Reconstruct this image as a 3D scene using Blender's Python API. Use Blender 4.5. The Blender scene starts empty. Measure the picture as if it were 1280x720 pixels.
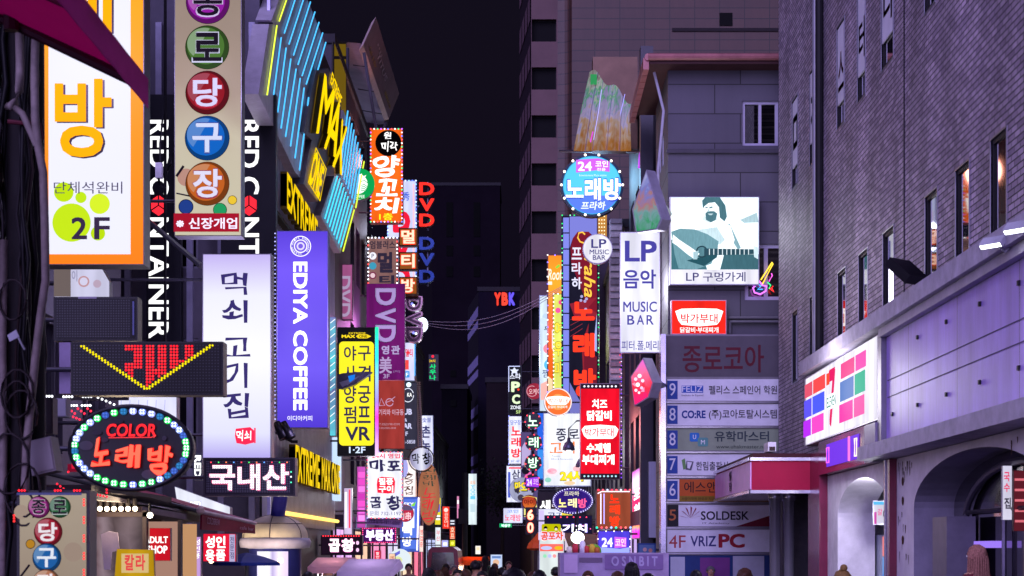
import bpy, bmesh, math, random
from mathutils import Vector, Matrix
from mathutils.geometry import tessellate_polygon
random.seed(11)
sc = bpy.context.scene
COL = sc.collection

# ------------------------------------------------------------------ camera
FPX, VX, VY, CH = 60/36*1280, 650.0, 688.0, 1.95     # focal length and vanishing point in photo pixels, eye height
cam = bpy.data.cameras.new('camera')
cam.lens = 60; cam.sensor_width = 36
cam.shift_x = -(VX-640)/1280; cam.shift_y = (VY-360)/1280
cam.clip_start = .1; cam.clip_end = 3000
cam.dof.use_dof = True; cam.dof.focus_distance = 34; cam.dof.aperture_fstop = 4.5
camo = bpy.data.objects.new('camera', cam); COL.objects.link(camo)
camo.location = (0, 0, CH); camo.rotation_euler = (math.pi/2, 0, 0)
sc.camera = camo

# ------------------------------------------------------------------ night sky, glow of the city, exposure
world = bpy.data.worlds.new('World'); sc.world = world; world.use_nodes = True
wn = world.node_tree; bg = wn.nodes['Background']
sky = wn.nodes.new('ShaderNodeTexSky'); sky.sky_type = 'NISHITA'; sky.sun_disc = False
sky.sun_elevation = math.radians(-4); sky.sun_rotation = math.radians(200)
tint = wn.nodes.new('ShaderNodeMix'); tint.data_type = 'RGBA'; tint.inputs[0].default_value = .9
tint.inputs[7].default_value = (.0040, .0028, .0085, 1)
wn.links.new(sky.outputs[0], tint.inputs[6]); wn.links.new(tint.outputs[2], bg.inputs[0])
bg.inputs[1].default_value = 1.0
sun = bpy.data.lights.new('city_glow', 'SUN'); sun.energy = 3.0; sun.angle = math.radians(60); sun.color = (.56, .475, 1.0)
suno = bpy.data.objects.new('city_glow', sun); COL.objects.link(suno)
suno.rotation_euler = Vector((.30, .88, -.36)).to_track_quat('-Z', 'Y').to_euler()
vs = sc.view_settings
vs.view_transform = 'Standard'; vs.look = 'None'; vs.gamma = 1; vs.use_curve_mapping = False; vs.exposure = .3
cy = sc.cycles
cy.use_denoising = True; cy.sample_clamp_indirect = 4; cy.max_bounces = 6; cy.diffuse_bounces = 3; cy.glossy_bounces = 4
cy.transmission_bounces = 4; cy.use_light_tree = True; cy.caustics_reflective = False; cy.caustics_refractive = False

# ------------------------------------------------------------------ helpers
def lin(h):
    h = h.lstrip('#'); h = ''.join(x*2 for x in h) if len(h) == 3 else h; c = [int(h[i:i+2], 16)/255 for i in (0, 2, 4)]
    return [x/12.92 if x <= .04045 else ((x+.055)/1.055)**2.4 for x in c]
_m = {}
def M(h, r=.6, m=0.0, v=.22, sc_=3.0, bump=0.0):
    """reflecting surface of one colour with dirt and tone variation"""
    k = ('M', h, r, m, v, sc_, bump)
    if k in _m: return _m[k]
    mt = bpy.data.materials.new('surface_'+h.strip('#')); mt.use_nodes = True; n = mt.node_tree; b = n.nodes['Principled BSDF']
    c = lin(h); b.inputs['Roughness'].default_value = r; b.inputs['Metallic'].default_value = m
    b.inputs['Specular IOR Level'].default_value = .5 if m > 0 or r < .4 else .2
    if v > 0:
        tc = n.nodes.new('ShaderNodeNewGeometry'); nz = n.nodes.new('ShaderNodeTexNoise')
        nz.inputs['Scale'].default_value = sc_; nz.inputs['Detail'].default_value = 6; nz.inputs['Roughness'].default_value = .65
        n.links.new(tc.outputs['Position'], nz.inputs['Vector'])
        rp = n.nodes.new('ShaderNodeValToRGB'); rp.color_ramp.elements[0].position = .3; rp.color_ramp.elements[1].position = .7
        rp.color_ramp.elements[0].color = (*[x*(1-v) for x in c], 1); rp.color_ramp.elements[1].color = (*[min(1, x*(1+v*.6)) for x in c], 1)
        n.links.new(nz.outputs[0], rp.inputs[0]); n.links.new(rp.outputs[0], b.inputs['Base Color'])
        if bump:
            bp = n.nodes.new('ShaderNodeBump'); bp.inputs['Strength'].default_value = bump; bp.inputs['Distance'].default_value = .02
            n.links.new(nz.outputs[0], bp.inputs['Height']); n.links.new(bp.outputs[0], b.inputs['Normal'])
    else: b.inputs['Base Color'].default_value = (*c, 1)
    _m[k] = mt; return mt
def L(h, e=1.0, s=False, tube=0.0, ns=1.0):
    """surface that gives off light: lamp, neon or back-lit print; tube = unevenness of the lamps behind the face"""
    k = ('L', h, e, s, tube, ns)
    if k in _m: return _m[k]
    mt = bpy.data.materials.new('lit_'+h.strip('#')); mt.use_nodes = True; n = mt.node_tree; b = n.nodes['Principled BSDF']
    c = lin(h); b.inputs['Base Color'].default_value = (*[x*.015 for x in c], 1); b.inputs['Roughness'].default_value = .8; b.inputs['Specular IOR Level'].default_value = .02
    b.inputs['Emission Color'].default_value = (*c, 1); b.inputs['Emission Strength'].default_value = e
    if tube:
        tc = n.nodes.new('ShaderNodeNewGeometry'); mp = n.nodes.new('ShaderNodeMapping'); mp.inputs['Scale'].default_value = (3.4, 3.4, .7)
        nz = n.nodes.new('ShaderNodeTexNoise'); nz.inputs['Scale'].default_value = ns; nz.inputs['Detail'].default_value = 2 if ns < 2 else 7
        mr = n.nodes.new('ShaderNodeMapRange'); mr.inputs[1].default_value = .3; mr.inputs[2].default_value = .7
        mr.inputs[3].default_value = e*(1-tube); mr.inputs[4].default_value = e*(1+tube*.6)
        n.links.new(tc.outputs['Position'], mp.inputs[0]); n.links.new(mp.outputs[0], nz.inputs['Vector'])
        n.links.new(nz.outputs[0], mr.inputs[0]); n.links.new(mr.outputs[0], b.inputs['Emission Strength'])
    try: mt.cycles.emission_sampling = 'FRONT_BACK' if s else 'NONE'
    except Exception: pass
    _m[k] = mt; return mt
def grad(stops, axis, a, b_, e=1.0, noise=0.0, metal=False, nscale=2.0):
    """print or light whose colour runs through stops along a world axis between a and b_"""
    mt = bpy.data.materials.new('colour_run'); mt.use_nodes = True; n = mt.node_tree; b = n.nodes['Principled BSDF']
    g = n.nodes.new('ShaderNodeNewGeometry'); sp = n.nodes.new('ShaderNodeSeparateXYZ'); n.links.new(g.outputs['Position'], sp.inputs[0])
    mr = n.nodes.new('ShaderNodeMapRange'); mr.inputs[1].default_value = a; mr.inputs[2].default_value = b_
    n.links.new(sp.outputs['xyz'.index(axis)], mr.inputs[0]); src = mr.outputs[0]
    if noise:
        nz = n.nodes.new('ShaderNodeTexNoise'); nz.inputs['Scale'].default_value = nscale; nz.inputs['Detail'].default_value = 3; nz.inputs['Distortion'].default_value = 1.2
        n.links.new(g.outputs['Position'], nz.inputs['Vector'])
        ma = n.nodes.new('ShaderNodeMath'); ma.operation = 'MULTIPLY_ADD'; ma.inputs[1].default_value = noise; ma.inputs[2].default_value = -noise/2
        n.links.new(nz.outputs[0], ma.inputs[0]); ad = n.nodes.new('ShaderNodeMath'); ad.operation = 'ADD'
        n.links.new(ma.outputs[0], ad.inputs[0]); n.links.new(src, ad.inputs[1]); src = ad.outputs[0]
    rp = n.nodes.new('ShaderNodeValToRGB'); n.links.new(src, rp.inputs[0]); el = rp.color_ramp.elements
    while len(el) < len(stops): el.new(.5)
    for i, (p, h) in enumerate(sorted(stops)): el[i].position = p; el[i].color = (*lin(h), 1)
    if e:
        n.links.new(rp.outputs[0], b.inputs['Emission Color']); b.inputs['Emission Strength'].default_value = e
        b.inputs['Base Color'].default_value = (.006, .006, .006, 1)
        if not metal: b.inputs['Specular IOR Level'].default_value = .02
    else: n.links.new(rp.outputs[0], b.inputs['Base Color'])
    b.inputs['Roughness'].default_value = .2 if metal else .4; b.inputs['Metallic'].default_value = .9 if metal else 0
    try: mt.cycles.emission_sampling = 'NONE'
    except Exception: pass
    return mt
def glass(h='#0a0a12', r=.03):
    k = ('G', h, r)
    if k in _m: return _m[k]
    mt = bpy.data.materials.new('dark_glass'); mt.use_nodes = True; b = mt.node_tree.nodes['Principled BSDF']
    b.inputs['Base Color'].default_value = (*lin(h), 1); b.inputs['Roughness'].default_value = r
    b.inputs['IOR'].default_value = 2.1; b.inputs['Coat Weight'].default_value = .6; b.inputs['Coat Roughness'].default_value = .02
    _m[k] = mt; return mt
def brickmat(c1, c2, mortar, bw, bh, gap, plane='yz', rough=.55, bump=.5, off=.5, stain=.3):
    mt = bpy.data.materials.new('masonry'); mt.use_nodes = True; n = mt.node_tree; b = n.nodes['Principled BSDF']
    g = n.nodes.new('ShaderNodeNewGeometry'); sp = n.nodes.new('ShaderNodeSeparateXYZ'); cb = n.nodes.new('ShaderNodeCombineXYZ')
    n.links.new(g.outputs['Position'], sp.inputs[0])
    n.links.new(sp.outputs['xyz'.index(plane[0])], cb.inputs[0]); n.links.new(sp.outputs['xyz'.index(plane[1])], cb.inputs[1])
    br = n.nodes.new('ShaderNodeTexBrick'); br.offset = off
    n.links.new(cb.outputs[0], br.inputs['Vector']); br.inputs['Scale'].default_value = 1
    br.inputs['Brick Width'].default_value = bw; br.inputs['Row Height'].default_value = bh; br.inputs['Mortar Size'].default_value = gap
    br.inputs['Mortar Smooth'].default_value = .2; br.inputs['Bias'].default_value = 0
    br.inputs['Color1'].default_value = (*lin(c1), 1); br.inputs['Color2'].default_value = (*lin(c2), 1); br.inputs['Mortar'].default_value = (*lin(mortar), 1)
    nz = n.nodes.new('ShaderNodeTexNoise'); nz.inputs['Scale'].default_value = .8; nz.inputs['Detail'].default_value = 8; nz.inputs['Roughness'].default_value = .7
    mp = n.nodes.new('ShaderNodeMapping'); mp.inputs['Scale'].default_value = (1.6, 1.6, .35)
    n.links.new(g.outputs['Position'], mp.inputs[0]); n.links.new(mp.outputs[0], nz.inputs['Vector'])
    mr = n.nodes.new('ShaderNodeMapRange'); mr.inputs[1].default_value = .3; mr.inputs[2].default_value = .7
    mr.inputs[3].default_value = 1-stain; mr.inputs[4].default_value = 1+stain*.5
    n.links.new(nz.outputs[0], mr.inputs[0])
    mx = n.nodes.new('ShaderNodeVectorMath'); mx.operation = 'SCALE'
    n.links.new(br.outputs['Color'], mx.inputs[0]); n.links.new(mr.outputs[0], mx.inputs['Scale']); n.links.new(mx.outputs[0], b.inputs['Base Color'])
    bp = n.nodes.new('ShaderNodeBump'); bp.invert = True; bp.inputs['Strength'].default_value = bump; bp.inputs['Distance'].default_value = .012
    n.links.new(br.outputs['Fac'], bp.inputs['Height']); n.links.new(bp.outputs[0], b.inputs['Normal'])
    b.inputs['Roughness'].default_value = rough
    return mt

def ray(x, y): return Vector(((x-VX)/FPX, 1, (VY-y)/FPX))
def W(x, y, D): return Vector((0, 0, CH)) + ray(x, y)*D
class Plane:
    def __init__(s, p, n): s.p = Vector(p); s.n = Vector(n).normalized()
    def at(s, x, y, off=0):
        d = ray(x, y); t = s.n.dot(s.p-Vector((0, 0, CH)))/s.n.dot(d)
        return Vector((0, 0, CH)) + d*t + s.n*off
def FP(D, yaw=0, px=650): return Plane(W(px, 688, D), (math.sin(math.radians(yaw)), -math.cos(math.radians(yaw)), 0))
def LW(x): return Plane((x, 0, 0), (1, 0, 0))
def RW(x): return Plane((x, 0, 0), (-1, 0, 0))

class MB:
    def __init__(s): s.v = []; s.f = []; s.m = []; s.sl = []
    def add(s, vs_, fs, mat):
        if mat not in s.sl: s.sl.append(mat)
        k = s.sl.index(mat); o = len(s.v); s.v += [Vector(a) for a in vs_]
        for f in fs: s.f.append([o+i for i in f]); s.m.append(k)
    def quad(s, a, b, c, d, mat): s.add([a, b, c, d], [(0, 1, 2, 3)], mat)
    def box(s, lo, hi, mat):
        x0, y0, z0 = lo; x1, y1, z1 = hi
        s.add([(x0, y0, z0), (x1, y0, z0), (x1, y1, z0), (x0, y1, z0), (x0, y0, z1), (x1, y0, z1), (x1, y1, z1), (x0, y1, z1)],
              [(3, 2, 1, 0), (4, 5, 6, 7), (0, 1, 5, 4), (1, 2, 6, 5), (2, 3, 7, 6), (3, 0, 4, 7)], mat)
    def prism(s, pts, dvec, mat, mat_side=None):
        """closed solid: polygon pts swept by dvec"""
        n = len(pts); dv = Vector(dvec); ps = [Vector(p) for p in pts]
        tri = tessellate_polygon([ps]) if n > 4 else [tuple(range(n))]
        s.add(ps, [tuple(t) for t in tri], mat)
        s.add([p+dv for p in ps], [tuple(reversed(t)) for t in tri], mat_side or mat)
        s.add(ps+[p+dv for p in ps], [(i, (i+1) % n, n+(i+1) % n, n+i) for i in range(n)], mat_side or mat)
    def poly(s, pts, mat):
        ps = [Vector(p) for p in pts]
        tri = tessellate_polygon([ps]) if len(ps) > 4 else [tuple(range(len(ps)))]
        s.add(ps, [tuple(t) for t in tri], mat)
    def tube(s, path, r, mat, n=8, r1=None):
        path = [Vector(p) for p in path]; rings = []; N = len(path); vs_ = []
        for i, p in enumerate(path):
            t = (path[min(i+1, N-1)]-path[max(i-1, 0)])
            t = t.normalized() if t.length > 1e-9 else Vector((0, 0, 1))
            a = t.cross(Vector((0, 0, 1)) if abs(t.z) < .9 else Vector((1, 0, 0))).normalized(); b = t.cross(a)
            rr = r if r1 is None else r+(r1-r)*i/max(1, N-1)
            vs_ += [p+(a*math.cos(2*math.pi*k/n)+b*math.sin(2*math.pi*k/n))*rr for k in range(n)]
        fs = [(i*n+k, i*n+(k+1) % n, (i+1)*n+(k+1) % n, (i+1)*n+k) for i in range(N-1) for k in range(n)]
        fs += [tuple(range(n)), tuple((N-1)*n+k for k in reversed(range(n)))]
        s.add(vs_, fs, mat)
    def ball(s, c, r, mat, seg=12, rings=8, sq=(1, 1, 1)):
        c = Vector(c); vs_ = []; fs = []
        for i in range(rings+1):
            a = math.pi*i/rings
            for k in range(seg):
                b = 2*math.pi*k/seg
                vs_.append(c+Vector((math.sin(a)*math.cos(b)*sq[0], math.sin(a)*math.sin(b)*sq[1], math.cos(a)*sq[2]))*r)
        for i in range(rings):
            for k in range(seg): fs.append((i*seg+k, (i+1)*seg+k, (i+1)*seg+(k+1) % seg, i*seg+(k+1) % seg))
        s.add(vs_, fs, mat)
    def lathe(s, c, prof, mat, n=24):
        c = Vector(c); N = len(prof)
        vs_ = [c+Vector((r*math.cos(2*math.pi*k/n), r*math.sin(2*math.pi*k/n), z)) for r, z in prof for k in range(n)]
        s.add(vs_, [(i*n+k, i*n+(k+1) % n, (i+1)*n+(k+1) % n, (i+1)*n+k) for i in range(N-1) for k in range(n)], mat)
    def build(s, name, parent=None, loc=None, smooth=False):
        me = bpy.data.meshes.new(name); o = bpy.data.objects.new(name, me); COL.objects.link(o)
        base = Vector(loc) if loc is not None else Vector(((min(v.x for v in s.v)+max(v.x for v in s.v))/2, (min(v.y for v in s.v)+max(v.y for v in s.v))/2, min(v.z for v in s.v)))
        if parent:
            o.parent = parent; q = parent
            while q.parent: q = q.parent
            base = q.location.copy()
        else: o.location = base
        me.from_pydata([tuple(v-base) for v in s.v], [], s.f)
        for m_ in s.sl: me.materials.append(m_)
        me.polygons.foreach_set('material_index', s.m)
        if smooth: me.polygons.foreach_set('use_smooth', [True]*len(s.f))
        me.validate(); me.update()
        return o
def thing(name, label, cat, loc, group=None):
    o = bpy.data.objects.new(name, None); COL.objects.link(o); o.location = loc; o.empty_display_size = .2
    o['label'] = label; o['category'] = cat
    if group: o['group'] = group
    return o
def tag(o, label, cat, group=None):
    o['label'] = label; o['category'] = cat
    if group: o['group'] = group
    return o
def struct(o, label=None):
    o['kind'] = 'structure'
    if label: o['label'] = label
    return o

# ------------------------------------------------------------------ lettering
_g = {}
class GV(tuple):
    def __new__(cls, xy, z=0.0):
        t = super().__new__(cls, xy); t.z = z; return t
def glyph(s, b=0.0, sh=0.0):
    k = (s, b, sh)
    if k in _g: return _g[k]
    ob = 0 if s.isascii() else min(b, .010); rest = (b-ob)*.72
    c = bpy.data.curves.new('lettering', 'FONT'); c.body = s; c.offset = ob; c.resolution_u = 3; c.shear = sh
    o = bpy.data.objects.new('lettering', c); me = bpy.data.meshes.new_from_object(o)
    vs_ = [(v.co.x, v.co.y) for v in me.vertices]; fs = [tuple(p.vertices) for p in me.polygons]
    bpy.data.objects.remove(o); bpy.data.curves.remove(c); bpy.data.meshes.remove(me)
    zs = [0.0]*len(vs_)
    if rest > .004 and vs_:      # heavier weights: the outline swept a little to all sides
        n0 = len(vs_); v0, f0 = list(vs_), list(fs)
        d = [(1, 1), (-1, 1), (1, -1), (-1, -1)]+([(1.3, 0), (-1.3, 0), (0, 1.3), (0, -1.3)] if rest > .035 else [])
        for i, (dx, dy) in enumerate(d):
            o_ = len(vs_); vs_ += [(x+dx*rest*.7, y+dy*rest*.7) for x, y in v0]; fs += [tuple(q+o_ for q in f) for f in f0]; zs += [-.00025*(i+1)]*n0
    if vs_:
        x0 = min(v[0] for v in vs_); x1 = max(v[0] for v in vs_); y0 = min(v[1] for v in vs_); y1 = max(v[1] for v in vs_)
        vs_ = [GV(((x-x0)/max(1e-6, x1-x0), (y-y0)/max(1e-6, y1-y0)), z_) for (x, y), z_ in zip(vs_, zs)]
    _g[k] = (vs_, fs); return _g[k]
def put_text(mb, pl, s, quad, mat, off, b=0.0, sh=0.0, rot=0, ex=0.0, wob=0.0, side=None):
    vs_, fs = glyph(s, b, sh); A, B, C_, D_ = quad       # TL TR BR BL in photo pixels
    def bil(a, t):
        x = (A[0]*(1-a)+B[0]*a)*(1-t)+(D_[0]*(1-a)+C_[0]*a)*t; y = (A[1]*(1-a)+B[1]*a)*(1-t)+(D_[1]*(1-a)+C_[1]*a)*t
        return x, y
    P3 = []
    for gv in vs_:
        u, v = gv
        if wob: u, v = u+wob*math.sin(v*5+u*9)*.5, v+wob*math.sin(u*7+1.3+v*3)
        a, t = (v, u) if rot else (u, 1-v)
        x, y = bil(a, t); P3.append(pl.at(x, y, off+ex+gv.z*3))
    mb.add(P3, fs, mat)
    if ex:
        cnt = {}
        for f in fs:
            for i in range(len(f)):
                e = (f[i], f[(i+1) % len(f)]); kk = tuple(sorted(e)); cnt.setdefault(kk, []).append(e)
        n = len(P3); sides = [(e[0][0], e[0][1], n+e[0][1], n+e[0][0]) for e in cnt.values() if len(e) == 1]
        mb.add(P3+[p-pl.n*ex for p in P3], sides, side or mat)
# items of a sign, all in photo pixels on the plane of the sign
def T(s, x0, y0, x1, y1, h, b=.015, e=1.0, rot=0, sh=0, o=None, ex=0, q=None, wob=0, side=None): return dict(k='t', s=s, q=q or [(x0, y0), (x1, y0), (x1, y1), (x0, y1)], h=h, b=b, e=e, rot=rot, sh=sh, o=o, ex=ex, wob=wob, side=side)
def V(s, x0, y0, x1, y1, h, gap=.12, **kw):
    n = len(s); H_ = (y1-y0)/(n+(n-1)*gap); r = []
    for i, c in enumerate(s):
        if c != ' ': r.append(T(c, x0, y0+i*H_*(1+gap), x1, y0+i*H_*(1+gap)+H_, h, **kw))
    return r
def R(x0, y0, x1, y1, h, e=1.0, part='graphic'): return dict(k='p', p=[(x0, y0), (x1, y0), (x1, y1), (x0, y1)], h=h, e=e, part=part)
def Q(p, h, e=1.0, part='graphic', th=0): return dict(k='p', p=p, h=h, e=e, part=part, th=th)
def ell(cx, cy, rx, ry=None, n=36, a0=0, a1=2*math.pi):
    ry = ry or rx; full = abs(a1-a0-2*math.pi) < 1e-6
    return [(cx+rx*math.cos(a0+(a1-a0)*i/(n if full else n-1)), cy+ry*math.sin(a0+(a1-a0)*i/(n if full else n-1))) for i in range(n)]
def C(cx, cy, r, h, ry=None, e=1.0, part='graphic', n=30): return dict(k='p', p=ell(cx, cy, r, ry, n), h=h, e=e, part=part)
def LN(p, w, h, e=1.0, part='neon_tube'): return dict(k='l', p=p, w=w, h=h, e=e, part=part)
def rrect(x0, y0, x1, y1, r):
    p = []
    for cx, cy, a in ((x1-r, y0+r, -math.pi/2), (x1-r, y1-r, 0), (x0+r, y1-r, math.pi/2), (x0+r, y0+r, math.pi)):
        p += [(cx+r*math.cos(a+math.pi/2*i/5), cy+r*math.sin(a+math.pi/2*i/5)) for i in range(6)]
    return p
def walk(p, step):
    r = []; n = len(p); carry = 0
    for i in range(n):
        a, b = Vector(p[i]), Vector(p[(i+1) % n]); l = (b-a).length; d = carry
        while d < l: r.append(tuple(a+(b-a)*(d/l))); d += step
        carry = d-l
    return r
def LED(x0, y0, x1, y1, step, r, hs, e=2.0, sides='tblr', single=False):
    pts = []
    nx = max(1, round((x1-x0)/step)); ny = max(1, round((y1-y0)/step))
    if 't' in sides: pts += [(x0+(x1-x0)*i/nx, y0) for i in range(nx+1)]
    if 'r' in sides: pts += [(x1, y0+(y1-y0)*i/ny) for i in range(0 if 't' not in sides else 1, ny+1)]
    if 'b' in sides: pts += [(x1-(x1-x0)*i/nx, y1) for i in range(0 if 'r' not in sides else 1, nx+1)]
    if 'l' in sides: pts += [(x0, y1-(y1-y0)*i/ny) for i in range(1 if 'b' in sides else 0, ny if 't' in sides else ny+1)]
    return dict(k='d', p=pts, r=r, hs=hs, e=e, single=single)
def DOT(pts, r, hs, e=2.0, single=False): return dict(k='d', p=pts, r=r, hs=hs, e=e, single=single)

def items_to(root, pl, items, lit=True, off0=.010, step=.003, tex=0.0):
    mbs = {}
    def get(p, g): return mbs.setdefault((p, g), MB())
    flat = []; cnt = [0]
    def fl(a, g):
        for it in a:
            if isinstance(it, list):
                if g is None: cnt[0] += 1
                fl(it, cnt[0] if g is None else g)
            else:
                if g is None: cnt[0] += 1
                flat.append((it, cnt[0] if g is None else g))
    fl(items, None)
    mm = lambda h, e: L(h, e, False, tex, 9.0 if tex else 1.0) if (lit and e > 0) else M(h, .5, 0, .12)
    for i, (it, g) in enumerate(flat):
        off = off0+step*i
        if it['k'] == 't':
            q = it['q']; mb = get('lettering', g)
            if it['o']:
                oh, ob = it['o']; (ax, ay), (bx, by) = q[0], q[2]; e_ = ob*min(abs(bx-ax), abs(by-ay))*.5
                q2 = [(q[0][0]-e_, q[0][1]-e_), (q[1][0]+e_, q[1][1]-e_), (q[2][0]+e_, q[2][1]+e_), (q[3][0]-e_, q[3][1]+e_)]
                put_text(mb, pl, it['s'], q2, mm(oh, it['e']), off-.0015, it['b']+ob*.22, it['sh'], it['rot'], 0, it['wob'])
            put_text(mb, pl, it['s'], q, mm(it['h'], it['e']), off, it['b'], it['sh'], it['rot'], it['ex'], it['wob'], it['side'])
        elif it['k'] == 'p':
            mb = get(it['part'], g); pts = [pl.at(x, y, off) for x, y in it['p']]
            if it.get('th'): mb.prism([p+pl.n*it['th'] for p in pts], -pl.n*(it['th']+.006), mm(it['h'], it['e']))
            else: mb.poly(pts, mm(it['h'], it['e']))
        elif it['k'] == 'l':
            w = it['w']*abs((pl.at(*it['p'][0])-pl.at(it['p'][0][0], it['p'][0][1]+1)).length)
            get(it['part'], g).tube([pl.at(x, y, off+w) for x, y in it['p']], w, mm(it['h'], it['e']), 6)
        elif it['k'] == 'd':
            x, y = it['p'][0]; r = it['r']*(pl.at(x, y)-pl.at(x, y+1)).length
            for j, (x, y) in enumerate(it['p']):
                c = pl.at(x, y, off+r*.4); h = it['hs'][j % len(it['hs'])]
                if it['single']:
                    mb = MB(); mb.ball(c, r, mm(h, it['e']), 10, 6); mb.build('bulb', root, smooth=True)
                else: get('light_border', g).ball(c, r, mm(h, it['e']), 6, 4)
    for (p, g), mb in mbs.items():
        if mb.v: mb.build(p, root)

def fill_light(root, p, hexc, watts, soft=.55):
    """unseen fill lamp added to strengthen the light of a bright sign or cart"""
    l = bpy.data.lights.new('fill_lamp', 'POINT'); c = lin(hexc); m = max(c); l.color = [.25+.75*x/m for x in c]; l.energy = watts; l.shadow_soft_size = soft
    o = bpy.data.objects.new('fill_lamp', l); COL.objects.link(o); o.parent = root; o.location = Vector(p)-root.location

def sign(name, label, cat, pl, shape, items=(), th=.22, body='#3a3842', face=None, e=1.3, inset=1.5, lit=True, group=None, wall=None, tube=.12, facemat=None, arms=2, tex=0.0, glow=None):
    """cabinet + face + print + arms to the wall; shape = (x0,y0,x1,y1) or a list of photo points"""
    poly = [(shape[0], shape[1]), (shape[2], shape[1]), (shape[2], shape[3]), (shape[0], shape[3])] if isinstance(shape, tuple) else list(shape)
    xs = [p[0] for p in poly]; ys = [p[1] for p in poly]; cx, cy_ = (min(xs)+max(xs))/2, (min(ys)+max(ys))/2
    root = thing(name, label, cat, pl.at(cx, max(ys), -th/2), group)
    mb = MB(); mb.prism([pl.at(x, y) for x, y in poly], -pl.n*th, M(body, .45, .3))
    mb.build('cabinet', root)
    if face or facemat:
        sx = 1-2*inset/max(1, max(xs)-min(xs)); sy = 1-2*inset/max(1, max(ys)-min(ys))
        fm = facemat or (L(face, min(e*.85, .92), True, max(tube, .24) if tube else 0) if lit else M(face, .4, 0, .15, 2))
        mb = MB(); mb.prism([pl.at(cx+(x-cx)*sx, cy_+(y-cy_)*sy, .006) for x, y in poly], -pl.n*.004, fm); mb.build('face_panel', root)
    if items: items_to(root, pl, items, lit, tex=tex)
    area = (pl.at(min(xs), min(ys))-pl.at(max(xs), min(ys))).length*(pl.at(cx, min(ys))-pl.at(cx, max(ys))).length
    if glow is None and lit and (face or facemat) and e >= .75 and area > 1.0: glow = face or '#b8a0ff'
    if glow: fill_light(root, pl.at(cx, max(cy_, 20), .6), glow, min(150, 42*area))  # unseen lamp added before the face as fill for the street
    if wall is not None:
        mb = MB(); c = [pl.at(cx, y, -th/2) for y in ([min(ys)+(max(ys)-min(ys))*.12, max(ys)-(max(ys)-min(ys))*.12] if arms == 2 else [cy_])]
        for p in c: mb = MB(); mb.tube([p, Vector((wall, p.y, p.z))], .025, M('#4c4a55', .4, .7)); mb.build('mounting_arm', root)
    return root

def holes(mb, O, U, Vv, N, u0, u1, v0, v1, hs, mat, depth=.12, rmat=None):
    """rectangular wall face with rectangular openings and their reveals"""
    us = sorted({u0, u1, *[h[0] for h in hs], *[h[1] for h in hs]}); vv = sorted({v0, v1, *[h[2] for h in hs], *[h[3] for h in hs]})
    O, U, Vv, N = Vector(O), Vector(U), Vector(Vv), Vector(N)
    for a, b in zip(us, us[1:]):
        for c, d in zip(vv, vv[1:]):
            m_, k_ = (a+b)/2, (c+d)/2
            if not (u0 <= m_ <= u1 and v0 <= k_ <= v1): continue
            if any(h[0] < m_ < h[1] and h[2] < k_ < h[3] for h in hs): continue
            mb.quad(O+U*a+Vv*c, O+U*b+Vv*c, O+U*b+Vv*d, O+U*a+Vv*d, mat)
    for a, b, c, d in hs:
        P = [O+U*a+Vv*c, O+U*b+Vv*c, O+U*b+Vv*d, O+U*a+Vv*d]
        for i in range(4):
            p, q = P[i], P[(i+1) % 4]; mb.quad(p, q, q-N*depth, p-N*depth, rmat or mat)
def window(root, O, U, Vv, N, h, depth, fmat, pane, fw=.05, mull=0, name='window', t0=.06, trim=None):
    O, U, Vv, N = Vector(O), Vector(U), Vector(Vv), Vector(N); a, b, c, d = h; mb = MB()
    def bar(a, b, c, d, t=t0):
        f = -depth+.012+t
        mb.prism([O+U*a+Vv*c+N*f, O+U*b+Vv*c+N*f, O+U*b+Vv*d+N*f, O+U*a+Vv*d+N*f], -N*t, fmat)
    bar(a, a+fw, c, d); bar(b-fw, b, c, d); bar(a+fw, b-fw, c, c+fw); bar(a+fw, b-fw, d-fw, d)
    for i in range(mull):
        m_ = a+(b-a)*(i+1)/(mull+1); bar(m_-fw/2, m_+fw/2, c+fw, d-fw, .05)
    if trim:
        e = .022; q = lambda a, b, c, d: mb.prism([O+U*a+Vv*c+N*.012, O+U*b+Vv*c+N*.012, O+U*b+Vv*d+N*.012, O+U*a+Vv*d+N*.012], -N*.03, trim)
        q(a-e, a, c-e, d+e); q(b, b+e, c-e, d+e); q(a, b, d, d+e); q(a, b, c-e, c)
    w = mb.build(name, root)
    mb = MB(); f = -depth+.02; mb.quad(O+U*a+Vv*c+N*f, O+U*b+Vv*c+N*f, O+U*b+Vv*d+N*f, O+U*a+Vv*d+N*f, pane); mb.build('pane', w)
    return w
EX, EY, EZ = Vector((1, 0, 0)), Vector((0, 1, 0)), Vector((0, 0, 1))
def cloth(h):
    """awning cloth that lets part of the light through"""
    k = ('cloth', h)
    if k in _m: return _m[k]
    mt = M(h, .7, 0, .18, 5).copy(); n = mt.node_tree; b = n.nodes['Principled BSDF']; out = n.nodes['Material Output']
    tr = n.nodes.new('ShaderNodeBsdfTranslucent'); tr.inputs[0].default_value = (*lin(h), 1)
    mx = n.nodes.new('ShaderNodeMixShader'); mx.inputs[0].default_value = .7
    n.links.new(b.outputs[0], mx.inputs[1]); n.links.new(tr.outputs[0], mx.inputs[2]); n.links.new(mx.outputs[0], out.inputs[0])
    _m[k] = mt; return mt
# ================================================================== ground
mb = MB(); mb.quad((-400, -60, 0), (400, -60, 0), (400, 1500, 0), (-400, 1500, 0), M('#35333a', .55, 0, .4, 1.2, .3)); struct(mb.build('ground'))
mb = MB(); mb.box((-5.15, 2, .004), (-4.0, 125, .12), M('#5c5860', .7, 0, .3)); struct(mb.build('pavement'))
mb = MB(); mb.box((3.7, 2, .004), (5.05, 35, .12), M('#5c5860', .7, 0, .3)); struct(mb.build('pavement'))

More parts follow.
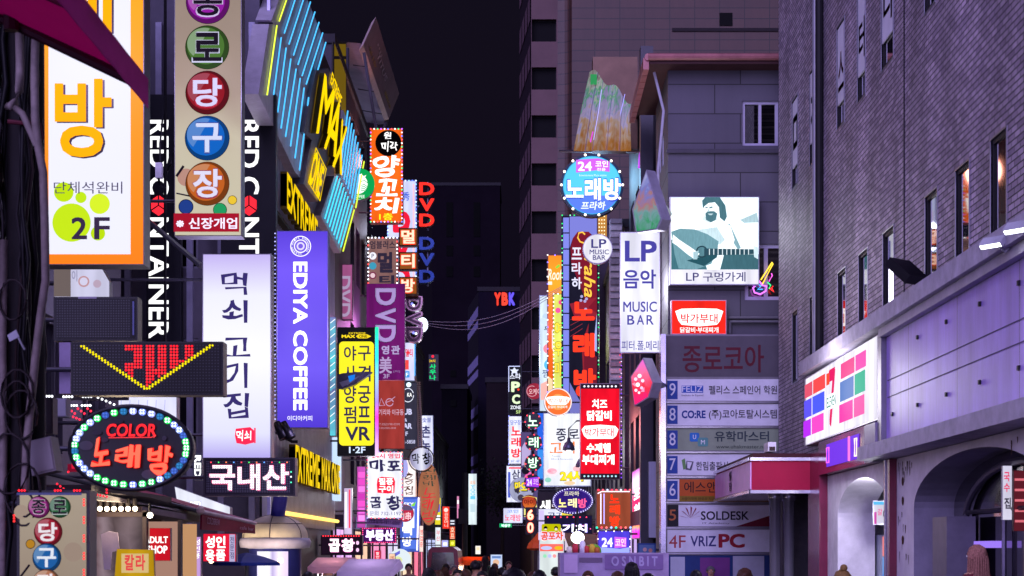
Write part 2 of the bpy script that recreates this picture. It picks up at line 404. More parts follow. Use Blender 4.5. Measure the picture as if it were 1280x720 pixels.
# ================================================================== brick building on the right
BR = thing('brick_building', 'purple-grey brick building with slit windows above a blank lavender shop fascia', 'building', (6.5, 22, 0))
brick = brickmat('#c2b0c6', '#8a7a92', '#2c2530', .215, .073, .0085, 'yz', .6, .9, .5, .55)
hs = []
def dep(px, X=5.2): return X*FPX/(px-VX)
low = [(1238.7, 1258.7), (1195, 1212), (1156.7, 1172), (1104, 1117.5), (1073.7, 1085), (1047.5, 1057.5), (1012.5, 1020), (990.5, 997.5)]
for a, b in low: hs.append((dep(b), dep(a), 5.13, 6.47))
up = [(1046.4, 1055.7), (1072, 1082), (1102, 1117), (1156, 1169), (1012.3, 1020), (990.2, 997.6), (1195, 1212), (1240, 1260)]
for a, b in up: hs.append((dep(b), dep(a), 8.83, 10.5))
mb = MB(); O = (5.2, 0, 0)
holes(mb, O, EY, EZ, -EX, 14.6, 34.3, 3.2, 17, hs, brick, .06, M('#121016', .7))
mb.quad((5.2, 34.3, 0), (5.2, 34.3, 17), (13, 34.3, 17), (13, 34.3, 0), brick)
mb.quad((5.2, 14.6, 17), (13, 14.6, 17), (13, 34.3, 17), (5.2, 34.3, 17), M('#3a363e'))
mb.quad((5.2, 14.6, 0), (5.2, 14.6, 17), (13, 14.6, 17), (13, 14.6, 0), brick)
mb.build('wall', BR)
alu = M('#8d8a9a', .35, .6, .2); G1 = glass()
dkf = M('#131117', .5)
for h in hs[:8]: window(BR, O, EY, EZ, -EX, h, .055, dkf, G1, .05, t0=.03, trim=alu)
ban = M('#d8d4e6', .6, 0, .1)
for i, h in enumerate(hs[8:]):
    w = window(BR, O, EY, EZ, -EX, h, .055, dkf, G1, .05, t0=.03, trim=alu)
    m2 = MB(); x = 5.2+.004; m2.box((x, h[0]+.02, 9.22), (x+.02, h[1]-.02, 10.47), ban)
    ch = ['스', '터', '디', '', 'ㅊ', 'ㅁ', '', ''][i]
    if ch:
        mid = (h[0]+h[1])/2; hw = (h[1]-h[0])*.36
        pl = RW(x-.004)
        vs_, fs = glyph(ch, .02); m2.add([(x-.004, mid+hw-2*hw*u, (9.42 if i < 3 else 9.55)+.62*v) for u, v in vs_], fs, M('#a3203c' if i < 3 else '#9a96aa', .6, 0, .1))
    m2.build('window_banner', BR)
# pipes, joints
mb = MB(); mb.tube([(5.12, 29.6, 4.9), (5.12, 29.6, 17)], .055, M('#8a8794', .4, .2), 10); mb.build('drain_pipe', BR)
mb = MB(); mb.tube([(5.13, 29.25, 4.9), (5.13, 29.25, 17)], .07, M('#1c1a20', .6), 10); mb.build('drain_pipe', BR)
mb = MB(); mb.box((5.188, 23.06, 5.2), (5.205, 23.10, 17), M('#2c2730')); mb.build('expansion_joint', BR)
# ledge and fascia
lav = brickmat('#b898f4', '#aa8ae8', '#5a4a88', 2.44, 3.2, .012, 'yz', .5, .25, .0, .42)
grm = M('#b8b0c6', .6, 0, .3, 4)
mb = MB(); mb.box((4.83, 14.6, 4.98), (5.19, 29.55, 5.2), grm); mb.box((4.9, 14.6, 4.86), (5.0, 23.35, 4.975), M('#a9a2b6', .5)); mb.build('ledge', BR)
mb = MB(); mb.box((5.0, 14.6, 3.42), (5.18, 23.28, 4.855), lav)
mb.build('blank_fascia', BR)
mb = MB()
for i in range(11):
    y = 15.6+(i % 6)*1.45; z = 3.75+(i//6)*.85; mb.box((4.975, y, z), (4.998, y+.05, z+.05), M('#1d1a20'))
for z in (4.25, 4.02): mb.box((4.994, 16, z), (4.999, 23.2, z+.012), M('#5d5078', .8))
mb.build('anchor_bolts', BR)
mb = MB(); mb.box((4.93, 23.3, 3.42), (5.17, 23.52, 4.9), M('#7d7888', .5, .3)); mb.build('fascia_post', BR)
mb = MB(); mb.box((4.72, 14.6, 3.2), (5.17, 23.9, 3.39), grm); mb.build('lintel', BR)
mb = MB(); mb.box((4.9, 23.55, 3.2), (5.16, 24.3, 3.72), M('#8a7f9c', .5)); mb.build('small_plaque', BR)
# arcade with rust
rust = M('#dcd4e4', .55, 0, .18, 2)
def arch_poly(y0, y1, spring, crown, base=0.0, n=24):
    c, r = (y0+y1)/2, (y1-y0)/2
    return [(c-r, base)]+[(c-r*math.cos(math.pi*i/n), spring+(crown-spring)*math.sin(math.pi*i/n)) for i in range(n+1)]+[(c+r, base)]
def arch_wall(name, ya, yb, z1, A, x, depth, mat, matr, root, rusty=False):
    mb = MB(); hole = arch_poly(*A, base=.0); c, r = (A[0]+A[1])/2, (A[1]-A[0])/2
    arc = hole[1:-1]
    pts = [(ya, 0), (ya, z1), (yb, z1), (yb, 0)]+list(reversed(hole))
    P = [Vector((x, y, z)) for y, z in pts]
    tri = tessellate_polygon([P]); mb.add(P, [tuple(t) for t in tri], mat)
    for (a, b), (c_, d) in zip(hole, hole[1:]): mb.quad((x, a, b), (x, c_, d), (x+depth, c_, d), (x+depth, a, b), matr)
    if rusty:
        rm = M('#4a2a20', .9); c, r = 19.3, 2.8
        for i in range(60):      # rust runs and holes of the sheet metal
            y = random.choice([random.uniform(15, 23), random.uniform(22.3, 23)]); z = 3.13-abs(random.gauss(0, .07)) if i < 40 else random.uniform(1.6, 3.1)
            if abs(y-c) < r and z < 2.56+.6*math.sqrt(max(0, 1-((y-c)/r)**2)): continue
            l = random.uniform(.03, .16); w = random.uniform(.008, .03)
            mb.add([(x-.004, y-w, z), (x-.004, y+w, z+.01), (x-.004, y+w*.4, z-l), (x-.004, y-w*.5, z-l*.8)], [(0, 1, 2, 3)], rm)
        for z in (2.88, 2.62, 2.1): mb.add([(x-.005, 22.72+.07*math.cos(a), z+.05*math.sin(a)*(1.5 if math.sin(a) < 0 else 1)) for a in [2*math.pi*k/9 for k in range(9)]], [tuple(range(9))], rm)
    return mb.build(name, root)
A2 = (16.5, 22.1, 2.5, 3.1); A1 = (23.7, 27.5, 2.48, 3.04)
arch_wall('arcade_wall', 14.6, 23.1, 3.19, A2, 5.1, .55, rust, M('#8a8498', .5), BR, True)
arch_wall('arcade_wall', 23.56, 28.4, 3.19, A1, 5.12, .6, M('#e0dae6', .55), M('#e0dae6', .5), BR)
mb = MB(); mb.box((5.0, 23.1, 0), (5.2, 23.28, 3.19), M('#6d2238', .25)); mb.box((4.98, 23.3, 0), (5.2, 23.34, 3.19), M('#9e9aaa', .25, .8)); mb.box((5.02, 23.36, 0), (5.2, 23.55, 3.19), M('#1f1c24', .3)); mb.build('pillar', BR)
mb = MB(); mb.box((4.98, 28.4, 0), (5.18, 29.5, 3.6), M('#742040', .25)); mb.box((4.97, 24.3, 3.2), (5.17, 28.4, 3.75), M('#6a2145', .15)); mb.build('granite_cladding', BR)
mb = MB(); mb.box((4.955, 25.0, 3.3), (4.968, 27.6, 3.66), L('#7a3cf0', .8)); mb.build('transom_window', BR)  # purple reflected glow of the glass put into the pane as emission
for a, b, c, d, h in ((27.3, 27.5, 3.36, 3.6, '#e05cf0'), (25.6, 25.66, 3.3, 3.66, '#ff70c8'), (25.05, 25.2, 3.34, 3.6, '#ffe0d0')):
    mb = MB(); mb.tube([(4.94, a, c), (4.94, b, c), (4.94, b, d), (4.94, a, d), (4.94, a, c)], .012, L(h, 1.2), 6); mb.build('neon_tube', BR)  # glowing tubes stand in for bright reflections in the transom glass
# behind the big arch: inner door arch, dark glass, added glow pieces
mb = MB(); P = [Vector((5.62, y, z)) for y, z in arch_poly(16.4, 22.2, 2.5, 3.12)]; mb.poly(P, glass('#141019', .06)); mb.build('arch_glazing', BR)
mb = MB()
arcp = [Vector((5.56, y, z)) for y, z in arch_poly(16.9, 21.3, 2.3, 2.95)]; mb.tube(arcp, .045, M('#5a5468', .4, .4), 8); mb.tube([(5.56, 16.8, 2.42), (5.56, 21.3, 2.42)], .03, M('#3a3542', .4), 6)
mb.tube([(5.56, 19.6, 0), (5.56, 19.6, 2.9)], .03, M('#6a6478', .3, .6), 6); mb.build('door_frame', BR)
mb = MB(); mb.box((5.11, 22.12, 0), (5.4, 22.6, 2.5), M('#85808f', .5)); mb.box((5.15, 20.6, .3), (5.5, 21.3, 2.36), M('#6c6776', .4)); mb.build('pier', BR)
sign('menu_or_added_sign', 'narrow white menu sign with red and black letters added inside the big arch', 'sign', FP(19.25), (1253, 582, 1265, 650), [T('국', 1254.5, 590, 1262, 602, '#d83060', .04), T('수', 1254.5, 604, 1262, 615, '#d83060', .04), T('집', 1255, 622, 1263, 636, '#2a2438', .04)], .05, '#b8b4cc', '#e4e0f8', 1.0, .4, wall=5.6, arms=1)  # sign put in to fill a spot that only glows
sign('menu_or_added_sign', 'red panel added for the red glow at the right edge inside the big arch', 'sign', FP(19.0), (1267, 588, 1290, 664), [R(1268, 598+i*13, 1290, 601+i*13, '#ff8090', .6) for i in range(5)], .05, '#4a2030', '#7a2838', .5, .4, wall=5.6, arms=1)  # panel and lines added to stand for a red glow
t = thing('arch_glow', 'lavender band added for the glow inside the big arch behind the long-haired person', 'light', (5.5, 18.9, 1.9)); mb = MB(); mb.box((5.45, 19.7, 1.98), (5.6, 20.5, 2.06), L('#9a78f0', .9, True)); mb.build('glow_band', t)  # glowing band added for a blurred lavender glow
# lit shop behind the small arch
mb = MB(); mb.box((6.6, 23.0, 0), (6.65, 30.4, 3.15), M('#b9b6cc', .6)); mb.box((5.2, 28.6, 0), (6.6, 28.65, 3.15), M('#c8c4d8', .6)); mb.build('shop_interior', BR)
for y, z, a in ((24.6, 2.2, 0), (25.4, 2.2, 0)):
    pass
sign('menu_or_added_sign', 'small white lit menu panel with pink lettering hanging inside the small arch', 'sign', Plane((5.9, 26.2, 2.2), (-.35, -1, 0)), (1091, 626, 1113, 656), [T('갈', 1097, 636, 1103, 644, '#e0408a'), T('비', 1104, 638, 1110, 648, '#403a50'), R(1092, 627, 1112, 631, '#58b0e0'), R(1093, 640, 1096, 655, '#c04aa0')], .04, '#ccccdd', '#e8e4f8', 1.0, wall=6.6, arms=1)
t = thing('drinks_fridge', 'blue-lit glass drinks fridge below the menu panel in the small arch', 'fridge', (6.1, 27.6, 0))
mb = MB(); mb.box((5.75, 27.3, 0), (6.5, 28.0, 2.2), M('#9aa0b4', .4)); mb.build('body', t)
mb = MB(); mb.box((5.8, 27.28, 1.86), (6.45, 27.299, 2.17), grad([(0, '#f08080'), (.35, '#c8e8e0'), (.6, '#d8f060'), (1, '#70c8ff')], 'x', 5.8, 6.45, 1.0)); mb.build('light_box', t)
mb = MB(); mb.box((5.8, 27.28, .3), (6.45, 27.299, 1.84), grad([(0, '#2a60c8'), (.4, '#50a8f0'), (.55, '#a0d8ff'), (.7, '#3a80d8'), (1, '#80b0f0')], 'z', .3, 1.84, .9, .5)); mb.build('glass_door', t)
# lamp bulb in the arch
t = thing('light_bulb', 'bare round light bulb glowing under the top of the small white arch', 'lamp', (5.55, 25.6, 2.72))
mb = MB(); mb.ball((5.55, 25.6, 2.68), .09, L('#fffaf0', 8, True), 14, 10); mb.build('bulb', t, smooth=True)
mb = MB(); mb.tube([(5.55, 25.6, 2.75), (5.55, 25.6, 3.1)], .03, M('#d8d4e0')); mb.build('socket', t)
l = bpy.data.lights.new('bulb_light', 'POINT'); l.energy = 45; l.color = (.9, .88, 1); l.shadow_soft_size = .09; lo = bpy.data.objects.new('bulb_light', l); COL.objects.link(lo); lo.parent = t; lo.location = (-.12, -.12, -.1)

# lit shop sign with coloured blocks (convenience store)
pl = RW(4.95)
def yz(y0, y1, z0, z1):   # rectangle on the sign plane given in metres -> photo pixels
    f = lambda y, z: (VX+4.95*FPX/y, VY-(z-CH)*FPX/y)
    return [f(y1, z1), f(y0, z1), f(y0, z0), f(y1, z0)]
SA, SB, Z0, Z1 = 23.55, 29.7, 3.76, 4.93
it = []
sr = [('#f0503c', '#d81f8c'), ('#2fa07c', '#4a62e0'), ('#e8369a', '#b42ce0')]
def cell(a, b, z0, z1, h, e=1.0): it.append(Q(yz(SA+(SB-SA)*(1-b), SA+(SB-SA)*(1-a), Z0+(Z1-Z0)*z0, Z0+(Z1-Z0)*z1), h, e))
for r_, (z0, z1) in enumerate(((.70, .90), (.40, .66), (.12, .36))):
    for j, (a, b) in enumerate(((.015, .14), (.155, .34), (.56, .735), (.75, .875))):
        h = [['#d8506a', '#e8484a', '#e0488a', '#f048a8'], ['#5a50e8', '#4a58f0', '#5878b8', '#2ca888'], ['#b02ce8', '#e848c0', '#e838a0', '#f050a0']][r_][j]
        cell(a, b, z0, z1, h)
it.append(T('7', 0, 0, 0, 0, '#d81860', .05, q=yz(SA+(SB-SA)*.49, SA+(SB-SA)*.58, Z0+(Z1-Z0)*.12, Z0+(Z1-Z0)*.9)))
cell(.40, .52, .36, .56, '#f8f4ff', 1.3)
it.append(T('ELEVEN', 0, 0, 0, 0, '#2a8a72', .02, q=yz(SA+(SB-SA)*.48, SA+(SB-SA)*.60, Z0+(Z1-Z0)*.39, Z0+(Z1-Z0)*.53)))
cell(.395, .44, .70, .86, '#f04830')
sign('shop_sign', 'glowing convenience store lightbox with rows of pink, red, green and blue blocks', 'sign', pl, yz(SA, SB, Z0, Z1), it, .2, '#c8c4d4', '#f4f0ff', 1.7, 2)
def flood(name, label, p, aim, body, lit_h, e, watts, w=.3, hw=.06):
    t = thing(name, label, 'floodlight', p)
    p = Vector(p); a = Vector(aim).normalized(); u = a.cross(EZ).normalized(); v = u.cross(a)
    mb = MB(); c = p; mb.prism([c+u*w+v*hw, c-u*w+v*hw, c-u*w-v*hw, c+u*w-v*hw], -a*.12, M(body, .4)); mb.build('housing', t)
    mb = MB(); c = p+a*.004; mb.prism([c+u*w*.9+v*hw*.7, c-u*w*.9+v*hw*.7, c-u*w*.9-v*hw*.7, c+u*w*.9-v*hw*.7], -a*.003, L(lit_h, e, True)); mb.build('lens', t)
    mb = MB(); mb.tube([p-a*.1, p-a*.1+Vector((.1, 0, -.12)), Vector((5.05, p.y, 5.16))], .022, M(body, .4, .3)); mb.build('bracket', t)
    if watts:
        l = bpy.data.lights.new('lamp', 'SPOT'); l.energy = watts; l.color = (.72, .66, 1); l.spot_size = math.radians(150); l.spot_blend = .6; l.shadow_soft_size = .15
        lo = bpy.data.objects.new('lamp', l); COL.objects.link(lo); lo.parent = t; lo.location = a*.05; lo.rotation_euler = a.to_track_quat('-Z', 'Y').to_euler()
flood('floodlight', 'black square floodlight tilted down over the shop ledge', (4.78, 21.2, 5.36), (-.42, .5, -.76), '#15131a', '#d8c8c0', .5, 0, .2, .2)
flood('floodlight', 'left of two bright white floodlights glowing on the ledge edge', (4.70, 17.05, 4.99), (-.55, -.45, -.7), '#b9b9c4', '#f4fbff', 5, 45, .13, .03)
flood('floodlight', 'right of two bright white floodlights glowing on the ledge edge', (4.70, 16.2, 4.98), (-.55, -.45, -.7), '#b9b9c4', '#f4fbff', 5, 45, .13, .03)

# entrance canopy on steel columns
t = thing('entrance_canopy', 'crimson entrance canopy with pink street face and chrome trim on steel columns', 'canopy', (4.5, 31, 0))
crim = M('#a00a3c', .6, 0, .1); steel = M('#c8c4d4', .22, .65, .1)
mb = MB(); mb.box((3.98, 29.32, 2.98), (5.18, 34.6, 3.5), crim); mb.box((4.0, 29.34, 3.5), (5.18, 34.6, 3.62), M('#3a0c1c')); mb.build('canopy_body', t)
mb = MB(); mb.box((3.955, 29.33, 3.0), (3.978, 34.6, 3.47), M('#d79ad8', .4, 0, .15)); mb.build('pink_fascia', t)
mb = MB()
for z in (2.93, 3.49): mb.box((3.93, 29.28, z), (5.17, 29.318, z+.055), steel); mb.box((3.92, 29.28, z), (3.952, 34.6, z+.055), steel)
mb.build('chrome_trim', t)
mb = MB(); mb.box((4.0, 29.34, 2.95), (5.1, 34.5, 2.978), M('#88808c', .12, .9)); mb.build('mirror_soffit', t)
put_m = MB(); pl = RW(3.95)
for s_, z in (('빌', 3.26), ('딩', 3.06)):
    vs_, fs = glyph(s_, .03); put_m.add([(3.945, 32.2-.35*u, z+.17*v) for u, v in vs_], fs, M('#54465c', .3, .5))
put_m.build('lettering', t)
for x, y in ((4.72, 31.6), (4.98, 31.6), (5.12, 29.4)):
    mb = MB(); mb.lathe((x, y, 0), [(.1, 0), (.1, 2.86), (.125, 2.87), (.125, 2.945)], steel, 20); mb.build('column', t, smooth=True)
mb = MB(); mb.box((5.0, 32.5, 0), (7, 34.2, 2.95), M('#57525c', .5, 0, .3, 5)); mb.build('granite_wall', t)
t = thing('security_camera', 'white security camera on top of the crimson canopy', 'camera', (4.37, 29.8, 3.62))
mb = MB(); mb.box((4.28, 29.45, 3.66), (4.42, 29.95, 3.82), M('#d4d0dc', .4, 0, .1)); mb.build('housing', t)
mb = MB(); mb.box((4.3, 29.435, 3.67), (4.4, 29.449, 3.74), M('#141218', .1)); mb.build('lens', t)
mb = MB(); mb.tube([(4.36, 29.8, 3.62), (4.36, 29.8, 3.66)], .03, M('#a8a4b0')); mb.build('mount', t)

# ================================================================== grey stone building
GB = thing('stone_building', 'grey stone-panel building with copper hipped roof behind the tall directory', 'building', (6, 38, 0))
stone = brickmat('#565260', '#4e4a58', '#1d1b22', 1.55, .62, .012, 'xz', .6, .35, .35, .15)
stone2 = brickmat('#6a6672', '#615d69', '#1d1b22', 1.55, .62, .012, 'yz', .6, .35, .35, .15)
s36 = 36/FPX
def fx(px, D=36): return (px-VX)*D/FPX
def fz(py, D=36): return CH+(VY-py)*D/FPX
hs = [(fx(928), fx(973), fz(182), fz(126)), (fx(931), fx(985), fz(375), fz(305))]
mb = MB(); holes(mb, (0, 36, 0), EX, EZ, -EY, fx(835), 9.5, 0, fz(88), hs, stone, .15)
holes(mb, (fx(835), 36, 0), EY, EZ, -EX, 0, 3.2, 0, fz(88), [(1.1, 1.6, fz(190), fz(150)), (1.8, 2.3, fz(190), fz(150))], stone2, .1)
mb.quad((fx(835), 39.2, 0), (9.5, 39.2, 0), (9.5, 39.2, 12), (fx(835), 39.2, 12), stone)
mb.build('wall', GB)
wht = M('#b9b4cc', .4, 0, .1)
window(GB, (0, 36, 0), EX, EZ, -EY, hs[0], .13, wht, glass('#08080c'), .06, 1)
window(GB, (0, 36, 0), EX, EZ, -EY, hs[1], .13, wht, glass('#151018', .08), .08, 1)
for h in ((1.1, 1.6, fz(190), fz(150)), (1.8, 2.3, fz(190), fz(150))): window(GB, (fx(835), 36, 0), EY, EZ, -EX, h, .09, wht, L('#9aa0d8', .6), .05)
mb = MB(); mb.box((fx(835)-.03, 35.93, fz(192)), (9.5, 35.997, fz(187)), M('#4c4854')); mb.build('string_course', GB)
cop = M('#a86a6c', .4, .2, .25, 4)
x0 = fx(835); zt = fz(88); mb = MB()
mb.box((x0-.42, 35.5, zt), (9.9, 39.7, zt+.1), M('#4a2c30', .6)); mb.build('soffit', GB)
mb = MB(); mb.tube([(x0-.46, 35.46, zt+.13), (9.9, 35.46, zt+.13)], .075, cop, 10); mb.tube([(x0-.46, 35.46, zt+.13), (x0-.46, 39.8, zt+.13)], .075, cop, 10); mb.build('gutter', GB)
ap = Vector((x0+2.2, 37.6, zt+.75)); mb = MB(); c0, c1, c2 = Vector((x0-.45, 35.48, zt+.18)), Vector((9.9, 35.48, zt+.18)), Vector((x0-.45, 39.8, zt+.18))
mb.quad(c0, c1, Vector((9.9, 37.6, zt+.75)), ap, M('#1f1a20', .7)); mb.add([c0, ap, c2], [(0, 1, 2)], M('#1f1a20', .7)); mb.build('roof', GB)
mb = MB()
for i in range(9): y = 35.5+i*.5; mb.box((x0-.56, y, zt-.12), (x0-.44, y+.46, zt+.12), cop)
mb.build('roof_edge', GB)
mb = MB(); mb.tube([(x0-.12, 35.9, fz(262)), (x0-.2, 35.92, fz(250)), (x0-.22, 35.9, fz(215)), (x0-.1, 35.9, fz(140)), (x0-.3, 35.9, fz(92))], .03, M('#b4b0c4', .5)); mb.build('white_cable', GB)
mb = MB(); z = fz(399); mb.tube([(fx(910), 35.9, fz(398)), (9, 35.9, fz(398))], .03, M('#6a6672', .5, .3)); mb.tube([(fx(912), 35.9, fz(403)), (9, 35.9, fz(403))], .03, M('#6a6672', .5, .3)); mb.tube([(fx(912), 35.9, fz(403)), (fx(912), 35.9, fz(418))], .03, M('#6a6672', .5, .3)); mb.build('conduit', GB)

# guitar player light box (generic)
pl = FP(35.75); g0, g1, g2, g3 = '#dff2f6', '#8fb4c0', '#3f6a78', '#16303c'
it = [[R(839, 247, 948, 337, '#e4f4fb', 1.3),
      Q([(839, 300), (858, 290), (872, 306), (880, 326), (884, 337), (839, 337)], '#40707c'), Q([(905, 318), (948, 318), (948, 337), (900, 337)], '#3d6672'),
      Q([(903, 282), (912, 280), (926, 310), (922, 312)], '#7fa4b0'), Q([(925, 275), (946, 266), (948, 278), (930, 279)], '#a9c6d0'),
      Q([(840, 283), (862, 276), (880, 274), (900, 274), (913, 283), (918, 300), (914, 312), (906, 312), (906, 300), (897, 318), (870, 318), (850, 300), (840, 296)], '#f4fbff', 1.3),
      Q([(868, 288), (896, 284), (906, 300), (900, 306), (880, 306)], '#c4dde6'),
      Q([(839, 290), (850, 286), (868, 287), (884, 293), (898, 302), (897, 311), (889, 330), (870, 337), (848, 336), (843, 318)], '#6c98a4'),
      Q([(858, 326), (880, 333), (896, 322), (897, 311), (890, 318)], '#24505c'),
      C(877, 315, 7.5, '#24404c'), C(877, 315, 5.8, '#54808c'), Q([(880, 311), (942, 312), (942, 318), (880, 320)], '#2a4a58'),
      [R(886+i*5.4, 311.5, 887+i*5.4, 319, '#dcecf2') for i in range(10)],
      Q([(841, 294), (848, 300), (866, 312), (874, 318), (868, 325), (858, 318), (846, 308), (840, 304)], '#eef8fc', 1.2), Q([(866, 316), (873, 314), (871, 325), (866, 325)], '#a8c8d2'),
      Q([(941, 308), (947, 310), (947, 325), (942, 322)], '#cfe4ec'),
      Q([(881, 262), (893, 264), (896, 276), (886, 280), (878, 276)], '#d4e6ec'),
      C(888, 262, 10.5, '#f0fafd', ry=13, e=1.2), Q([(881, 268), (884, 265), (892, 265), (896, 268), (894, 276), (888, 279), (882, 276)], '#4a7480'), Q([(884, 268), (891, 268), (889, 270), (886, 270)], '#b8d2da'),
      Q([(878, 262), (877, 252), (881, 247.5), (899, 247.5), (906, 258), (908, 272), (905, 278), (899, 273), (898, 260), (893, 254), (885, 255), (880, 259)], '#47707c'),
      Q([(886, 260), (890, 259), (890, 261), (886, 262)], '#587e8a'), Q([(881, 260), (884, 260), (884, 261.5), (881, 261.5)], '#587e8a'), Q([(885, 261), (886.5, 266), (884, 266)], '#a4c4ce')],
      T('LP', 857, 342, 873, 352, '#3a3570', .01), T('구멍가게', 878, 341, 931, 353, '#3a3570', .012)]
sign('picture_lightbox', 'white lightbox with blue-white picture of a bearded guitar player on the stone wall', 'sign', pl, (837, 246, 949, 356), it, .2, '#b4b0c8', '#f2f0ff', 1.6, 1, wall=None, tex=.14)
for o_ in [o for o in COL.objects if o.type == 'LIGHT' and o.name.startswith('fill_lamp')][-1:]: o_.data.energy = 45
it = [Q([(844, 389), (852, 386), (874, 385.5), (896, 386), (904, 389), (900, 401), (896, 406), (874, 408), (852, 406), (848, 401)], '#fff4f2', 1.4), T('박가부대', 851, 392, 897, 404, '#e02a34', .03), T('닭갈비·부대찌개', 850, 409, 898, 416, '#ffffff', .03), T('대한민국 부대찌개', 864, 387.5, 884, 390, '#c06060', .0)]
sign('restaurant_sign', 'red lightbox with white plate-shaped label fixed above the grey directory', 'sign', FP(35.7), (839, 375, 908, 418), it, .24, '#c8a0b0', '#ff2a20', 1.1, 1)
# neon guitar in the window
t = thing('neon_guitar', 'pink, yellow and blue neon guitar glowing in the stone building window', 'neon sign', W(958, 370, 35.99))
items_to(t, FP(35.96), [LN([(944, 349), (946, 356), (941, 360), (943, 366), (950, 368), (957, 364), (958, 358), (953, 357), (949, 352), (944, 349)], 1.1, '#e070ff', 1.6), LN([(952, 357), (966, 330), (965, 328), (951, 350)], .9, '#ffd040', 1.6), LN([(946, 354), (951, 358), (947, 362), (953, 362)], .8, '#40a0ff', 1.8), LN([(961, 352), (965, 345), (964, 342)], .8, '#f060e0', 1.5), LN([(959, 353), (963, 357), (961, 361)], .9, '#40e080', 1.5), LN([(962, 361), (967, 365), (964, 360), (966, 358)], .9, '#ff3030', 1.6)], True)

# directory
pl = FP(35.3)
t = sign('directory_board', 'tall grey floor directory board with numbered white rows in a steel frame', 'directory sign', pl, (832, 418, 974, 735), [], .35, '#77727e', None)
mb = MB(); mb.box((fx(826, 35.2), 35.15, 0), (fx(832, 35.2), 35.6, fz(418, 35.2)), M('#b4b0c0', .2, .9)); mb.build('steel_post', t)
it = [R(833, 420, 973, 471, '#5b5560'), T('종로코아', 853, 431, 955, 466, '#5c1428', .025)]
rows_ = []
def row(n, y0, y1, h, extra, nb='#2a49a0', nc='#e0e0f0', x1=973):
    rows_.append([R(834, y0, x1, y1, h), R(834, y0+2, 847, y1-2, nb), T(n, 836.5, y0+5, 844.5, y1-6, nc, .02)]+extra); return []
gr = '#e4e2f0'
it += row('9', 474, 501, gr, [R(852, 482, 879, 491, '#3458b8'), T('FELIZ', 852.5, 482.5, 878, 490, '#e8e8f8', .01), T('Instituto de Espanol', 852, 493, 879, 496, '#55506a', 0), T('펠리스 스페인어 학원', 886, 482, 971, 493, '#2a2638', .008)])
it += row('8', 505, 532, gr, [T('CO:RE', 852, 513, 882, 523, '#27438f', .06), T('(주)코아토탈시스템', 886, 512, 971, 525, '#2a2638', .01)])
it += row('8', 536, 563, '#8f9c86', [Q(rrect(862, 541, 874, 552, 2), '#2c78c8'), T('U', 866, 543.5, 870, 549, '#ffffff'), Q(rrect(872, 547, 885, 558, 2), '#5f9a98'), T('M', 876, 550, 881, 555.5, '#ffffff'), T('유학마스터', 893, 539, 961, 552, '#33424a', .02), T('www.uhakmaster.net', 895, 556, 960, 560.5, '#3f4a44', 0)])
it += row('7', 568, 594, gr, [Q([(852, 575), (856, 573), (858, 586), (854, 587)], '#6f9a60'), Q([(858, 576), (867, 577), (864, 588), (857, 587)], '#5d5a6c'), Q([(859, 577), (865, 578), (862, 586), (859, 585)], gr), T('한림출판사', 870, 577, 911, 588, '#2f2b3c', .006)])
it += row('6', 599, 626, gr, [R(849, 599, 973, 621, '#c2571e'), R(849, 620, 973, 627, '#8a6a18'), T('에스앤', 855, 602, 896, 616, '#3a1a14', .008), T('서울어학원 바로의 지금', 852, 621.5, 893, 625.5, '#3a2a10', 0)])
it += row('5', 631, 658, gr, [R(834, 631, 848, 658, '#1c1922'), T('5', 836, 637, 845, 651, '#b8683c', .03), T('SOLDESK', 876, 639, 936, 650, '#2a2634', .03), T('IT Academy', 878, 653, 912, 655.5, '#55506a', 0), Q([(920, 658), (973, 641), (973, 658)], '#7a1832'),
           [Q([(863, 648), (863+12*math.cos(a)-2*math.sin(a), 646+12*math.sin(a)*.95), (863+14*math.cos(a), 646+14*math.sin(a)*.95)], '#8a1c38') for a in [math.radians(d) for d in (-175, -145, -118, -90, -62, -35, -5)]]])
it += [R(834, 662, 964, 690, gr), T('4F', 836, 669, 857, 685, '#b0404a', .01), T('VRIZ', 863, 670, 895, 683, '#3c3a78', .03), T('PC', 898, 667, 931, 685, '#a01c30', .06),
       R(834, 694, 973, 735, '#233a78'), R(838, 696, 856, 735, '#c0c2d8'), R(875, 697, 912, 735, '#7a3a86'), R(916, 695, 955, 735, '#b8b8cc')]
items_to(t, pl, it, False, .006, .0015)
for r_ in rows_:
    mb = MB(); h_ = r_[0]['p']; mb.prism([pl.at(x, y, .006) for x, y in h_], EY*.006, M(r_[0]['h'], .45, 0, .12)); d_ = mb.build('tenant_panel', t); items_to(d_, pl, r_[1:], False, .009, .0015)
mb = MB()
for y in (503, 534, 565.5, 596.5, 628.5, 660, 692): mb.prism([pl.at(832.5, y-.9, .05), pl.at(973.5, y-.9, .05), pl.at(973.5, y+.9, .05), pl.at(832.5, y+.9, .05)], EY*.04, M('#8a8694', .3, .7))
mb.build('dividers', t)

